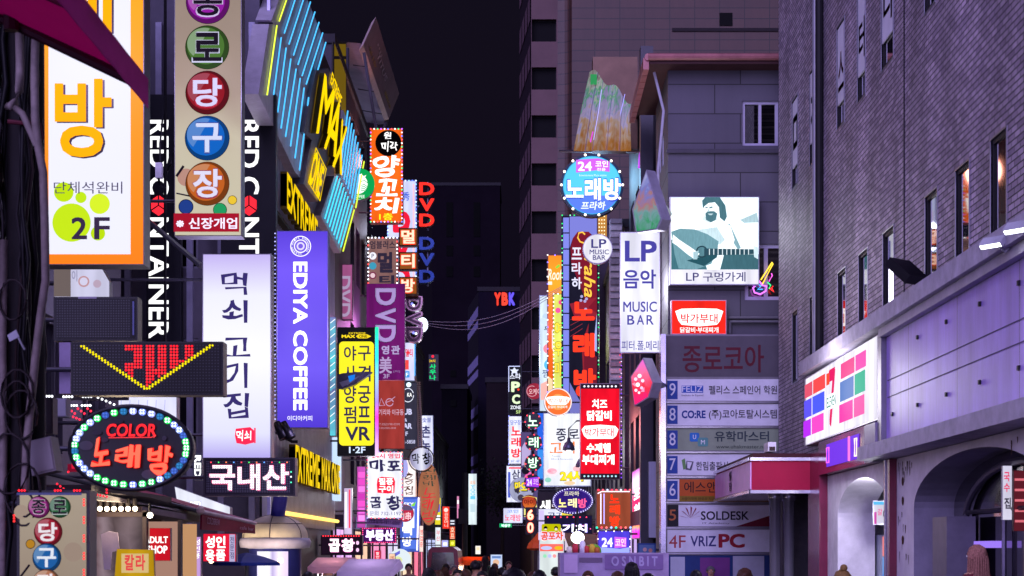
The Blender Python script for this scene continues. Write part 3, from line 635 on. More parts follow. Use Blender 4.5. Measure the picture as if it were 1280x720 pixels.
# ================================================================== street buildings beyond on the right
GL = glass('#0c0a12', .08)
def block(name, label, x0, x1, y0, y1, h, wm, fwins=(), swins=(), side='l', wm2=None, roofh='#2a262e', frame=M('#5a5662', .4, .4), pane=None, shop=()):
    t = thing(name, label, 'building', ((x0+x1)/2, (y0+y1)/2, 0)); mb = MB(); wm2 = wm2 or wm
    holes(mb, (0, y0, 0), EX, EZ, -EY, x0, x1, 0, h, list(fwins), wm, .2)
    sx, n = (x0, -EX) if side == 'l' else (x1, EX)
    holes(mb, (sx, 0, 0), EY, EZ, n, y0, y1, 0, h, list(swins), wm2, .2)
    o = x1 if side == 'l' else x0
    mb.quad((o, y0, 0), (o, y1, 0), (o, y1, h), (o, y0, h), wm2); mb.quad((x0, y1, 0), (x1, y1, 0), (x1, y1, h), (x0, y1, h), wm); mb.build('wall', t)
    mb = MB(); mb.box((x0-.08, y0-.08, h), (x1+.08, y1+.08, h+.25), M(roofh)); mb.build('parapet', t)
    for w in fwins: window(t, (0, y0, 0), EX, EZ, -EY, w, .18, frame, pane or GL, .06, 1)
    for w in swins: window(t, (sx, 0, 0), EY, EZ, n, w, .18, frame, pane or GL, .06, 1)
    for a, b, h in shop:      # lit shop windows of the ground floor
        xo = sx+n.x*.03; mb = MB(); mb.prism([(xo, a, .25), (xo, b, .25), (xo, b, 2.55), (xo, a, 2.55)], -n*.05, L(h, .9, True, .3)); w = mb.build('shop_window', t)
        mb = MB()
        for y in (a, (a+b)/2, b): mb.box((min(xo, xo+n.x*.05), y-.05, .1), (max(xo, xo+n.x*.05), y+.05, 2.65), M('#2a2630', .4))
        mb.box((min(xo, xo+n.x*.25), a, 2.6), (max(xo, xo+n.x*.25), b, 2.95), M('#5a4a68', .5)); mb.build('frame', w)
    return t
def grid(a, b, n, z0, dz, m, w, h): return [(a+(b-a)*(i+.5)/n-w/2, a+(b-a)*(i+.5)/n+w/2, z0+dz*j, z0+dz*j+h) for i in range(n) for j in range(m)]
dk = M('#3a3540', .6, 0, .3, 2)
block('shop_building', 'dark four storey shop building beside the copper-roofed stone building', 3.2, 9, 41, 50, 13.6, M('#3d3944', .55, 0, .3, 2), grid(3.3, 5, 1, 4, 3, 3, .8, 1.6), grid(41.3, 49.7, 4, 3.9, 3.1, 3, 1.3, 1.7), shop=((41.5, 45, '#f0a8e8'), (45.6, 49.5, '#d8b8ff')))
block('shop_building', 'narrow building with pale louvred strip behind the round music sign', 3.1, 8, 50.5, 62, 11.5, M('#45404c', .55, 0, .3, 2), (), grid(51, 61.5, 4, 3.9, 3, 2, 1.4, 1.7), shop=((51, 56, '#ffc890'), (56.5, 61.5, '#f8e0ff')))
block('shop_building', 'dark shop building behind the tall neon karaoke sign', 3.0, 8, 62.5, 78, 13, M('#3b3642', .6), (), grid(63, 77.5, 5, 3.9, 3, 3, 1.6, 1.7), shop=((63, 69, '#ff90c0'), (70, 77, '#ffe8d0')))
block('shop_building', 'low shop building behind the yellow and white blade signs', 1.9, 8, 78.5, 92, 11, M('#423c48', .6), (), grid(79, 91.5, 5, 3.9, 3, 2, 1.6, 1.7), shop=((79, 85, '#d0d8ff'), (86, 91.5, '#ffb070')))
block('shop_building', 'far shop building at the foot of the dark tower', .75, 8, 92.5, 107, 9.5, M('#3c3743', .6), (), grid(93, 106, 5, 3.9, 3, 2, 1.6, 1.7))
t = thing('louvre_panel', 'pale grey louvred panel strip on the building behind the music bar sign', 'panel', (2.95, 50.4, 3))
mb = MB(); mb.box((fx(762, 50.2), 50.2, fz(560, 50.2)), (fx(778, 50.2), 50.45, fz(275, 50.2)), M('#b8b4bc', .5)); mb.build('back_sheet', t)
mb = MB()
for i in range(34): z = fz(560, 50.2)+i*.2; mb.box((fx(763, 50.2), 50.12, z), (fx(777, 50.2), 50.19, z+.13), M('#cfcbd0' if i % 3 else '#9a96a0', .5, 0, .3, 8))
mb.build('louvres', t)
mb = MB(); mb.box((fx(749, 62.3), 62.1, fz(545, 62.3)), (fx(762, 62.3), 62.45, fz(262, 62.3)), M('#4c4658', .5)); tag(mb.build('cladding_strip', None, None), 'dark violet cladding strip beside the pale louvred panel', 'panel')
mb = MB(); mb.box((fx(797.5, 41.5), 40.6, fz(700, 41.5)), (fx(813, 41.5), 40.98, fz(71, 41.5)), M('#2c2937', .35, .2)); tag(mb.build('cladding_column'), 'tall dark blank column beside the golden wavy sign', 'column')

# ------------------------------------------------ dark tower
TB = thing('office_tower', 'dark brown tiled office tower rising behind the right hand signs', 'building', W(700, 688, 112))
tile = brickmat('#4a2e26', '#402722', '#1c1210', 1.6, .68, .03, 'xz', .5, .2, 0, .2); spn = M('#62484a', .5, 0, .2, .5)
z = lambda y: fz(y, 110); X = lambda p: fx(p, 110)
mb = MB(); hs = [(X(664.5), X(695.5), z(y+28), z(y)) for y in range(24-60*2, 520, 60)]
holes(mb, (0, 110, 0), EX, EZ, -EY, X(664), X(697), 0, 44, hs, spn, .5)
for i in range(6):   # rounded corner into the long front
    a0, a1 = math.pi/2*i/6, math.pi/2*(i+1)/6
    mb.quad((X(697)+.9*math.sin(a0)*1.0, 110-.6*(1-math.cos(a0)), 0), (X(697)+.9*math.sin(a1), 110-.6*(1-math.cos(a1)), 0), (X(697)+.9*math.sin(a1), 110-.6*(1-math.cos(a1)), 44), (X(697)+.9*math.sin(a0), 110-.6*(1-math.cos(a0)), 44), tile)
mb.quad((X(697)+.9, 109.4, 0), (X(1080), 109.4, 0), (X(1080), 109.4, 44), (X(697)+.9, 109.4, 44), tile)
mb.quad((X(664), 110, 0), (.0, 118, 0), (.0, 118, 44), (X(664), 110, 44), M('#2c222b'))
mb.build('wall', TB)
for h in hs: window(TB, (0, 110, 0), EX, EZ, -EY, h, .45, M('#151117', .7), M('#060508', .8, 0, 0), .07)
mb = MB()
for y in range(24-60*2, 520, 60):
    za, zb = z(y+60), z(y+30)
    for k in range(4):
        f0, f1 = k/4+.03, (k+1)/4-.03
        p = lambda f, zz: Vector((X(664)*(1-f)-.06, 110+8*f, zz)); mb = MB(); mb.quad(p(f0, za), p(f1, za), p(f1, zb), p(f0, zb), M('#6e5660', .5)); mb.build('spandrel_panel', TB)
mb = MB(); mb.box((X(839), 109.3, z(43)), (X(1080), 109.39, z(39)), M('#1f171c')); mb.build('ledge', TB)
mb = MB(); mb.box((X(898), 109.33, z(36)), (X(914), 109.39, z(20)), M('#060507', .8)); mb.build('vent_window', TB)

# ------------------------------------------------ far buildings closing the street
def far(label, pxl, pxr, ytop, D, h, side=None, roof='#1a181e', strips=False, wins=None):
    x0, x1, zt = fx(pxl, D), fx(pxr, D), fz(ytop, D); m = M(h, .95, 0, .25, .2); m.node_tree.nodes['Principled BSDF'].inputs['Specular IOR Level'].default_value = 0
    t = thing('far_building', label, 'building', ((x0+x1)/2, D+6, 0)); mb = MB(); mb.box((x0, D, 0), (x1, D+12, zt), m)
    mb.build('wall', t); mb = MB(); mb.box((x0-.1, D-.1, zt), (x1+.1, D+12.1, zt+.4), M(roof)); mb.build('parapet', t)
    if strips:
        mb = MB(); dx = fx(side, D+11)-x0
        mb.quad((x0-.01, D, 0), (fx(side, D+11), D+11, 0), (fx(side, D+11), D+11, zt), (x0-.01, D, zt), M('#26222c')); mb.build('side_wall', t)
        mb = MB(); zz = zt-1.4
        while zz > 2:
            for a, b in ((0, -.9), (-1.3, -2.0)): mb = MB(); mb.quad((x0-.04, D, zz+b), (x0+dx-.03, D+11, zz+b), (x0+dx-.03, D+11, zz+a), (x0-.04, D, zz+a), M('#9a92c4', .5)); mb.build('reflection_band', t)  # reflections in the window bands painted as pale strips
            zz -= 4.6
    if wins:
        for (a, b, c, d) in wins:
            mb = MB(); mb.box((fx(a, D), D-.12, fz(d, D)), (fx(b, D), D-.01, fz(c, D)), M('#020203', 1, 0, 0)); mb.build('window', t)
    return t
far('wide dark building with tall narrow windows filling the far street end', 540, 625, 232, 230, '#161119', wins=[(558, 566, 253, 296), (592, 600, 253, 296), (558, 566, 307, 320), (592, 600, 307, 320), (558, 566, 333, 346), (592, 600, 333, 346), (563, 570, 463, 471)])
far('dark grey far building with pale slanted bands on its side', 598, 652, 364, 160, '#1b1724', 585, strips=True)
far('plain brown-grey far block with flat roof below the banded building', 608, 650, 478, 135, '#221c20')
far('narrow dark far block beside the tall white lightbox', 552, 584, 486, 150, '#0f0c12', wins=[(563, 570, 500, 508)])
t = thing('rooftop_letters', 'red and blue lit letters on the roof of the banded far building', 'sign', W(630, 385, 159.6))
items_to(t, FP(159.6), [T('Y', 618, 366, 626, 382, '#ff4030', .08, ex=.3), T('B', 627, 366, 635, 382, '#ff4a38', .08, ex=.3), T('K', 636, 366, 643.5, 382, '#6a58ff', .08, ex=.3)])
# ================================================================== signs on the right
G_ = 'lightbox signs along the right side'
NV = '#45409a'
sign('blade_sign', 'white vertical lightbox reading LP MUSIC BAR beside the stone building', 'sign', FP(37.6), (775, 290, 825, 441),
     [T('LP', 781, 301, 821, 327, NV, .045), T('음악', 779, 337, 820, 361, NV, .03), T('MUSIC', 779, 377, 821, 390, NV, .02), T('B', 784, 394, 793, 406, NV, .02), T('A', 796, 394, 805, 406, NV, .02), T('R', 808, 394, 817, 406, NV, .02), T('피터.폴.메리', 777, 426, 823, 438, NV, .008)], .2, '#c0bcd4', '#eeedff', 2.2, 1, wall=3.2)
sign('round_sign', 'small white round lightbox reading LP MUSIC BAR in front of the tall karaoke sign', 'sign', FP(48), ell(747, 311, 18.8),
     [T('LP', 739, 299, 758, 310, '#3d3a7c', .03), T('MUSIC', 737, 312, 761, 318, '#3d3a7c', .02), T('BAR', 741, 319, 757, 325, '#3d3a7c', .02)], .2, '#c8c4d8', '#f4f2ff', 2.0, 1, wall=3.2, arms=1)
wb = '#fff2e0'
sign('round_sign', 'big round turquoise karaoke lightbox ringed with warm white bulbs', 'sign', FP(51), ell(740, 231.5, 39.5),
     [C(740, 231.5, 35.5, '#58c8f4', e=1.0, part='face_print', n=48), Q(ell(740, 231.5, 35.5, None, 24, math.pi*.12, math.pi*.88), '#5a7cf0', 1, 'face_print'),
      Q([(720, 200), (748, 198), (762, 202), (762, 215), (745, 213), (720, 216)], '#d060e8'), T('24', 722, 202, 740, 214, '#fff', .05), T('코인', 744, 201, 760, 209, '#fff', .04), T('전용', 746, 210, 757, 214, '#fff', .02), T('Entertainment Music station', 724, 218, 758, 220.5, '#e8f8ff', 0),
      T('노래방', 707, 223, 776, 251, '#ffffff', .05, 1.4, o=('#3048b0', .10)), T('프라하', 726, 252, 757, 262.5, '#f4fbff', .03, sh=.15),
      DOT(ell(740, 231.5, 38.3, None, 14), 1.5, [wb], 3, True), DOT(ell(740, 231.5, 37.6, None, 90), .5, ['#22224a'], 0)], .3, '#1d1b30', '#44b4ee', 1.0, 3, wall=3.1, arms=1)
# tall karaoke sign
gp = '#6a6ccf'
it = [[R(704, 272+i*20.1, 711.2, 290.5+i*20.1, '#7f86e4', .95) for i in range(13)],
      Q([(712, 271), (746, 271), (746, 300), (738, 292), (724, 290), (716, 298), (712, 310)], '#7d80d8', .9), Q([(716, 298), (722, 290), (736, 290), (744, 300), (746, 330), (746, 400), (736, 382), (728, 392), (730, 370), (722, 350), (714, 330), (713, 310)], '#8a1c34', .7),
      Q([(712, 380), (746, 372), (736, 384), (746, 392), (746, 400), (732, 394), (718, 396)], '#a0283c', .7), Q([(727, 430), (736, 404), (733, 440), (729, 470)], '#a02a38', .7), Q([(730, 440), (746, 446), (746, 500), (730, 498)], '#7c1e34', .7),
      Q([(712, 478), (724, 500), (738, 530), (746, 538), (712, 538)], '#7a7ccc', .8), Q([(746, 392), (743, 420), (742, 438), (746, 440)], '#a4b4ee', .9),
      [LN([(713, 400+i*7), (728, 393+i*6)], .3, '#b03848', .8, 'graphic') for i in range(4)],
      [C(x, y, 1.8, '#b8b0e8', e=.8) for x, y in ((727, 371), (733, 374), (731, 377), (732, 387), (726, 376))],
      V('프라하', 714.5, 310, 727, 362, '#e4e4ff', .25, b=.03),
      LN([(731, 294), (728, 291), (723.5, 292), (722, 298), (725, 303), (731, 305)], .95, '#ffc94a', 1.0, 'script'), T('raha', 730, 322, 744, 372, '#ffc94a', .02, sh=.3, rot=1),
      T('노', 715, 378, 743, 401, '#ff3a22', .07, 1.15, ex=.06), T('래', 716, 417, 743, 447, '#ff3a22', .07, 1.15, ex=.06), T('방', 717, 461, 745, 497, '#ff3a22', .07, 1.15, ex=.06),
      LED(702.6, 270, 748, 539, 5.2, .9, ['#1ce070', '#202840', '#8cf0b8'], 1.6)]
sign('blade_sign', 'tallest blade sign, dark and red with neon karaoke letters and green light edge', 'sign', FP(60), (702, 269, 748.5, 540), it, .35, '#22202e', '#2c2a44', .45, 1, wall=3.1, tube=.2)
it = [T('Roof', 685, 336, 703, 350, '#fff4e0', .02, sh=.2), Q([(694, 334), (699, 330), (700, 333), (696, 336)], '#90d040'), [R(685+i*6, 352+i*40, 690+i*5, 356+i*40, '#fff0e0') for i in range(3)], LED(684.5, 319, 703, 499, 9, .9, ['#fff4f0', '#7a70ff', '#fff'], 2.2, 'tl'), Q([(685, 470), (697, 480), (690, 500), (685, 500)], '#ffd0a0'), Q([(690, 412), (697, 420), (697, 448), (690, 436)], '#fff')]
sign('blade_sign', 'orange blade sign with white lettering half hidden by the tall karaoke sign', 'sign', FP(70), (684, 318, 704, 500), it, .3, '#6a3020', None, wall=3.1, facemat=grad([(0, '#ff5a10'), (.55, '#ff6a18'), (.8, '#ffa828'), (1, '#ff8a20')], 'z', fz(500, 70), fz(318, 70), 1.0))
it = [C(697.5, 388, 3.4, '#f050a0'), C(701, 378, 3, '#e84890'), V('여우마', 693, 402, 703, 470, '#ffe040', .4, o=('#5a5020', .12), b=.04), LED(692, 367.5, 703, 499, 5, .8, ['#f8f4ff'], 2.2, 'tl')]
sign('blade_sign', 'yellow-green blade sign edged with white bulbs next to the orange one', 'sign', FP(66), (691, 367, 703.5, 500), it, .3, '#70702a', '#e8ee70', 1.0, 1, wall=3.1)
it = [C(682, 396, 4, '#b8d0f0'), C(679, 401, 4, '#c8dcf8'), T('두', 680, 408, 689, 415, '#383858', .02), C(685, 436, 6, '#f08898'), C(687, 456, 7, '#58b8e8'), Q([(676, 480), (688, 474), (689, 500), (676, 500)], '#f0b0a8'), T('찜', 678, 462, 686, 472, '#405080')]
sign('blade_sign', 'pale white blade sign with small pictures left of the orange blade sign', 'sign', FP(76), (674, 369, 690, 520), it, .3, '#a8b4c8', '#d6e8f8', 1.2, 1, wall=3.1)
# red cheese chicken sign
it = [R(726, 480, 774.5, 486, '#1c1020', 0), R(726, 592, 774.5, 598.5, '#1c1020', 0), DOT([(730.5+i*4.9, 483) for i in range(9)], 1.25, ['#f0f0ff'], 1.3, True), DOT([(730.5+i*4.9, 595.3) for i in range(9)], 1.25, ['#a8d8e8'], 1.1, True),
      T('치즈', 740, 499, 759, 511, '#fff', .05, 1.3), T('닭갈비', 733.5, 513, 764.5, 526, '#fff', .06, 1.3), Q([(727, 537), (731, 532.5), (750, 531), (769, 532.5), (773, 537), (770, 545), (766, 548.5), (734, 548.5), (730, 545)], '#fff4f4', 1.4), T('박가부대', 731, 535, 767, 546, '#e02038', .02), T('수제햄', 733, 554, 763, 566, '#fff', .06, 1.3), T('부대찌개', 727.5, 568, 768, 581, '#fff', .06, 1.3)]
sign('blade_sign', 'bright red lightbox with white menu words and black dotted bands', 'sign', FP(50), (725, 479, 775, 599), it, .3, '#8a8494', '#f4122c', 1.0, 1, wall=3.2)
t = thing('light_strip', 'purple strip of small lights hanging along the red menu lightbox', 'light strip', W(776.5, 598, 50.2))
mb = MB(); mb.tube([W(776.6, 440, 50.2), W(776.6, 600, 50.2)], .03, M('#3a2a50')); mb.build('cord', t); items_to(t, FP(50.15), [DOT([(776.6, 442+i*5) for i in range(32)], .9, ['#b060ff', '#7a48f0', '#e0c0ff'], 1.6), DOT([(774.8, 444+i*9) for i in range(5)], .9, ['#ff3050'], 1.4)])
it = [C(697.5, 502.5, 16, '#ff6a30', e=1.05), C(697.5, 502.5, 10, '#ff9a50', e=1.0), Q([(682, 498), (686, 496), (697, 495), (709, 496), (713, 498), (710, 504), (707, 506), (688, 506), (685, 504)], '#fff8f0', 1.4), T('박가부대', 685.5, 497.5, 709.5, 504.5, '#d05040', .01), T('닭갈비 부대찌개', 685, 507, 709, 510.5, '#fff0e8', .03)]
sign('round_sign', 'round orange lightbox with white rim and plate-shaped label', 'sign', FP(54), ell(697.5, 502.5, 17.8), it, .25, '#c8c0c8', '#fff0ec', 1.5, .6, wall=3.2, arms=1)
it = [T('종', 695, 535, 708, 551, '#2c2a44', .02, wob=.05), T('로', 711, 536, 724, 549, '#2c2a44', .02, wob=.05), T('고', 687, 553, 703, 567, '#f07828', .02, wob=.06), T('기', 705, 551, 718, 568, '#f07828', .02, wob=.06), T('Premium', 690, 569, 700, 571.5, '#8890a8', 0), T('BBQ & Restaurant', 689, 573, 716, 575, '#7078a0', 0), C(690, 590, 8, '#f6dce4', ry=5), C(690, 589, 6, '#f0a8bc', ry=3.5), C(687, 589, 2, '#e890a8', ry=1.3), C(693, 590, 2.4, '#f4c0cc', ry=1.2), C(722, 586, 6, '#f4b8c0', ry=4), C(685, 600, 4, '#88c8b8', ry=3), C(712, 604, 7, '#f0c8a0', ry=2.5), T('24시', 700, 588, 729, 602, '#ffe020', .08, o=('#807020', .08))]
sign('blade_sign', 'wide white grill restaurant lightbox with orange word and meat plate pictures', 'sign', FP(58), (679, 516, 739, 608), it, .3, '#8a94c0', '#f2f4ff', 1.6, 1, wall=3.2)
for i, (x, y, lab) in enumerate(((711, 563, 'grey dome work lamp hanging in front of the white grill lightbox'), (727, 584, 'second grey dome lamp, lower and nearer the red menu lightbox'))):
    t = thing('dome_lamp', lab, 'lamp', W(x, y, 55), 'dome lamps over the grill lightbox'); p = W(x, y, 55)
    mb = MB(); mb.lathe(p, [(.01, .42), (.05, .4), (.06, .3), (.13, .24), (.19, .1), (.2, 0), (.18, 0)], M('#6a6a88', .35, .5), 20); mb.build('shade', t, smooth=True)
    mb = MB(); mb.tube([p+Vector((0, 0, .4)), p+Vector((0, 0, .7)), p+Vector((.25, 0, .95)), p+Vector((2.0, 0, 1.0))], .025, M('#4a4858', .4, .5)); mb.build('arm', t)
    mb = MB(); mb.ball(p+Vector((0, 0, .03)), .08, L('#f0f0ff', 2)); mb.build('bulb', t)
it = [T('스타', 637, 467, 651, 474, '#e8ecff', .04), Q([(643, 459), (645, 462), (648.5, 462), (646, 464.5), (647, 468), (643, 466), (639, 468), (640, 464.5), (637.5, 462), (641, 462)], '#dde4ff'), T('P', 639, 477, 650, 490, '#d8f0c0', .07, 1.1), T('C', 640, 493, 650, 505, '#d8f0c0', .07, 1.1), C(648, 487, 1.4, '#ff4a30'), T('ZONE', 638, 507, 651, 511.5, '#f0f4ff', .04), T('5F', 645, 513, 651, 517, '#c8e890', .02), LN([(636, 458), (636, 490)], .5, '#c8d0ff', 1.2), LN([(636, 458), (650, 458)], .5, '#c8d0ff', 1.2)]
sign('blade_sign', 'dark see-through blade sign with pale green letters PC', 'sign', FP(92), (635, 457, 652, 518), it, .3, '#2a2a36', '#2e2e3c', .5, .5, wall=1.0)
it = [T('당구장', 638, 525, 651, 531, '#5a70d0', .02), V('노래방', 639, 533, 651, 572, '#f02838', .2, b=.05), T('3F 4F', 638, 575, 650, 578, '#6078d0', 0), LED(636, 520, 652, 580, 6, .8, ['#9098ff'], 1.4, 'l')]
sign('blade_sign', 'white blade sign with red vertical karaoke letters below the PC sign', 'sign', FP(88), (635.5, 520, 652, 580), it, .3, '#8890b8', '#eef0ff', 1.4, .6, wall=1.9)
it = [LN(ell(665, 489, 6.5, None, 16, .6, 5.2), .45, '#f0a8b8', .8, 'graphic'), T('오케이', 661, 486, 676, 493, '#f0c0c8', .01)]
sign('round_sign', 'round crimson sign with thin pink circle between the PC sign and white blade', 'sign', FP(84), ell(668, 489, 10.3), it, .2, '#8a2a3c', '#b03048', .75, .4, wall=1.95, arms=1)
# string of neon discs
t = thing('disc_sign', 'column of four black neon discs with green letters spelling karaoke', 'sign', W(666, 614, 72))
for cx, cy_, ch, col in ((666, 526, '노', '#28e070'), (667, 553, '래', '#28e070'), (666.5, 578.5, '방', '#28e070'), (665.5, 603, '24', '#f0e0ff')):
    mb = MB(); pl = FP(72); mb.prism([pl.at(x, y) for x, y in ell(cx, cy_, 10.6)], EY*.18, M('#1b1a2a', .3, .2)); d = mb.build('disc', t)
    its = [T(ch, cx-6, cy_-6.5, cx+6, cy_+6.5, '#e8fff0', .02, 1.25, o=(col, .06))] if ch != '24' else [Q([(cx-8, cy_-5), (cx+8, cy_-7), (cx+8, cy_+6), (cx-8, cy_+5)], '#9a3ae0'), T('24', cx-7, cy_-4, cx-.5, cy_+4, col, .05), T('코인', cx+1, cy_-5, cx+7.5, cy_+3, '#f0c0ff', .02)]
    its.append(DOT(ell(cx, cy_, 9.6, None, 7, .3, .3+2*math.pi), 1.0, ['#ff4050'], 2)); items_to(d, pl, its)
mb = MB(); mb.tube([W(666, 512, 72.15), W(666, 616, 72.15)], .06, M('#3a3844')); mb.tube([W(666, 515, 72.15), Vector((3.1, 72.15, fz(515, 72)))], .05, M('#3a3844')); mb.build('post', t)
it = [T('만오', 643, 602, 659, 615, '#f0d820', .08, o=('#1a1820', .14)), C(651, 622, 4, '#40384a'), Q([(642, 612), (650, 609), (648, 618)], '#30283a')]
sign('round_sign', 'large pale grey round sign with yellow lettering left of the neon discs', 'sign', FP(80), ell(652, 612, 15.5), it, .2, '#76748a', '#b4b6d8', .8, .5, wall=2.0, arms=1)
it = [T('아이', 655, 624, 668, 631, '#602010', .03), LN([(653, 622), (660, 620), (670, 622)], .4, '#f0c060', .9, 'graphic')]
sign('round_sign', 'small round orange-red sign under the column of neon discs', 'sign', FP(66), ell(661.5, 628, 9.6), it, .2, '#803018', None, wall=3.1, arms=1, facemat=grad([(0, '#e88a30'), (.5, '#c84a28'), (1, '#b03a28')], 'z', fz(638, 66), fz(618, 66), .85))
it = [T('삼', 640, 587, 650, 599, '#303050', .03), T('겹살', 641, 600, 651, 606, '#404060', .02), R(636, 584, 652, 586, '#f05060'), R(635, 590, 638, 622, '#4858c0')]
sign('blade_sign', 'white blade sign with dark brush letters behind the pale grey round sign', 'sign', FP(94), (633, 582, 653, 628), it, .3, '#7a7890', '#e8eaff', 1.1, .5, wall=1.0)
it = [Q([(652, 560), (660, 545), (664, 560), (661, 580), (652, 582)], '#b8a8d8', .9), C(663, 600, 8, '#e860a8', ry=10), R(655, 622, 671, 646, '#e8e080'), T('당구', 652, 585, 662, 591, '#d0d0f0', .02), C(657, 588, 5, '#2a2430', e=0), Q([(655, 578), (659, 575), (660, 582), (656, 584)], '#c88a70')]
sign('blade_sign', 'cluttered pink and yellow picture panel behind the neon discs', 'sign', FP(82), (651, 540, 673, 650), it, .25, '#50405a', '#6a5a94', .7, .5, wall=2.0)
sign('panel_sign', 'deep blue panel sign between the neon discs and white grill lightbox', 'sign', FP(74), (671, 514, 681, 600), [R(672, 516, 680, 560, '#2a60d8'), R(672, 562, 680, 598, '#3a88e0')], .2, '#203a80', '#2858c8', .8, .5, wall=3.1)
# purple oval
it = [LN(ell(716, 626, 22.5, 13.8, 40), .25, '#7a60c8', .8, 'graphic'), T('프라하', 705, 614, 724, 620, '#e8e0c8', .02), T('노', 698, 623.5, 708, 634, '#ffe890', .05, 1.15), T('래', 710, 623, 721, 634.5, '#fff0b0', .05, 1.15), T('방', 722.5, 623, 733.5, 635, '#ff5a90', .05, 1.15), DOT(ell(716, 626, 24.4, 15.4, 44), .85, ['#d0c8ff'], 1.3)]
sign('oval_sign', 'purple oval karaoke sign ringed with pale dots above the ticker board', 'sign', FP(55), ell(716, 626, 26.3, 17), it, .25, '#241a4a', '#3c2490', .7, .8, wall=3.2, arms=1)
it = [T('새', 674.5, 625, 688, 638, '#fff', .06, 1.3), T('마을', 690, 626, 702, 636, '#e8e0f0', .03)]
sign('panel_sign', 'dark purple panel with a white letter left of the purple oval', 'sign', FP(62), (672, 615, 704, 640), it, .2, '#2a2434', '#3a3048', .5, .5, wall=3.1, arms=1)
it = [T('고기', 684, 640, 704, 648, '#28386a', .03), R(674, 638, 680, 668, '#c8b8e8'), T('식당', 684, 652, 702, 661, '#e06080', .03), R(702, 640, 715, 644, '#e8d040')]
sign('panel_sign', 'bright white panel sign partly behind the dark ticker board', 'sign', FP(61), (673, 636, 716, 672), it, .2, '#70708a', '#e6e8ff', 1.1, .5, wall=3.1, arms=1)
it = [T('뮤기치', 686, 655, 734, 665.5, '#fff', .06, 1.5, o=('#8050ff', .08)), DOT([(685+i*8, 646.5) for i in range(7)], .9, ['#ff3858'], 2), DOT([(689+i*10, 657) for i in range(5)]+[(683, 662), (738, 661), (683, 656)], .8, ['#ff50a0'], 1.6)]
sign('ticker_board', 'dark blue ticker board with white scrolling letters and red lamps', 'sign', FP(53.5), (680.5, 644, 740.5, 667.5), it, .25, '#141022', '#2c2858', .45, 1, wall=3.2, arms=1)
# orange box sign
it = [T('노', 762, 618, 774, 629, '#ff3018', .06, 1.2, ex=.03), T('래', 762, 631, 775, 643, '#ff3818', .06, 1.2, ex=.03), T('방', 762, 645, 775, 658, '#ff3818', .06, 1.2, ex=.03), LN([(751, 617), (751, 655)], .8, '#e8e4ff', 1.4), LN([(755, 617), (755, 655)], .8, '#b8a8ff', 1.4), LN([(747, 617), (752, 614.5), (787, 614.5)], .7, '#ffe8ff', 1.5),
      DOT([(748+i*5.6, 612.5) for i in range(8)], 1.3, ['#ff3858', '#ff5868', '#c8d8ff'], 1.8), DOT([(746+i*6, 659.5) for i in range(8)], 1.5, ['#28e0b0', '#ff5060', '#ff7070', '#a0b8ff'], 1.6)]
sign('box_sign', 'orange-brown box sign with red neon letters between rows of coloured bulbs', 'sign', FP(45), (745, 612, 789, 661), it, .3, '#6a4a50', '#b0563c', .75, 1, wall=3.2, tube=.25)
it = [T('24', 752, 672, 766, 684, '#f0e8ff', .06, 1.2), Q([(768, 671), (783, 672), (783, 684), (768, 685)], '#d060f0'), T('코인', 769, 673, 782, 683, '#ffe0ff', .03), Q([(749, 684), (775, 686), (787, 684), (787, 691), (749, 697)], '#9aa8ff'), LED(747.5, 664, 787.5, 698, 5, .9, ['#fff0d0', '#3a2a60'], 2), R(765, 692, 787, 697, '#3a2848', .6)]
sign('box_sign', 'blue-violet lightbox reading 24 with cream bulbs under the orange box sign', 'sign', FP(44), (747, 663, 788, 699), it, .3, '#2a2058', '#5a48f0', .9, 1, wall=3.2)
# pink wall display
t = thing('display_panel', 'hot pink glowing display with pale end cap on the shop wall', 'sign', (3.2, 43, 1.9)); pl = RW(3.05)
mb = MB(); mb.prism([pl.at(790, 590), pl.at(811, 577), pl.at(811, 672), pl.at(790, 674)], EX*.34, M('#b8b8d4', .4, 0, .1)); mb.build('cabinet', t)
mb = MB(); mb.quad(pl.at(791, 591, .01), pl.at(810, 579, .01), pl.at(810, 671, .01), pl.at(791, 673, .01), grad([(0, '#ff20c8'), (.12, '#ff30e0'), (.18, '#ffb070'), (.24, '#ff1860'), (.6, '#ff2a70'), (.75, '#ffd0f8'), (.86, '#fff0ff'), (1, '#f070f0')], 'z', fz(673, 43), fz(585, 43), 1.15, .12)); mb.build('screen', t)
m2 = MB(); put_text(m2, pl, '청춘', [(793, 632), (809, 622), (809, 640), (793, 648)], L('#fff8ff', 1.6), .02, .06); put_text(m2, pl, '포차', [(793, 612), (809, 602), (809, 618), (793, 628)], L('#fff8ff', 1.6), .02, .06); m2.build('lettering', t)
# two diamond light boxes
def diamond(label, D, poly, stops, e, noise, th=.24):
    pl = Plane(W(poly[0][0], 300, D), (-.80, -.6, 0)); t = thing('diamond_sign', label, 'sign', pl.at(poly[2][0], poly[2][1], -.2))
    mb = MB(); mb.prism([pl.at(x, y) for x, y in poly], -pl.n*th, M('#a9a4bb', .4, .2)); mb.build('cabinet', t)
    cx = sum(p[0] for p in poly)/len(poly); cy_ = sum(p[1] for p in poly)/len(poly)
    ys = [pl.at(x, y).z for x, y in poly]
    mb = MB(); mb.poly([pl.at(cx+(x-cx)*.9, cy_+(y-cy_)*.93, .012) for x, y in poly], grad(stops, 'z', min(ys), max(ys), e, noise, nscale=4)); mb.build('screen', t)
    mb = MB(); p = pl.at(poly[0][0]+8, (poly[0][1]+poly[2][1])/2, -th); mb.tube([p, Vector((3.2, 36.05, p.z))], .05, M('#5a5664', .4, .6)); mb.build('mounting_arm', t)
    return t, pl
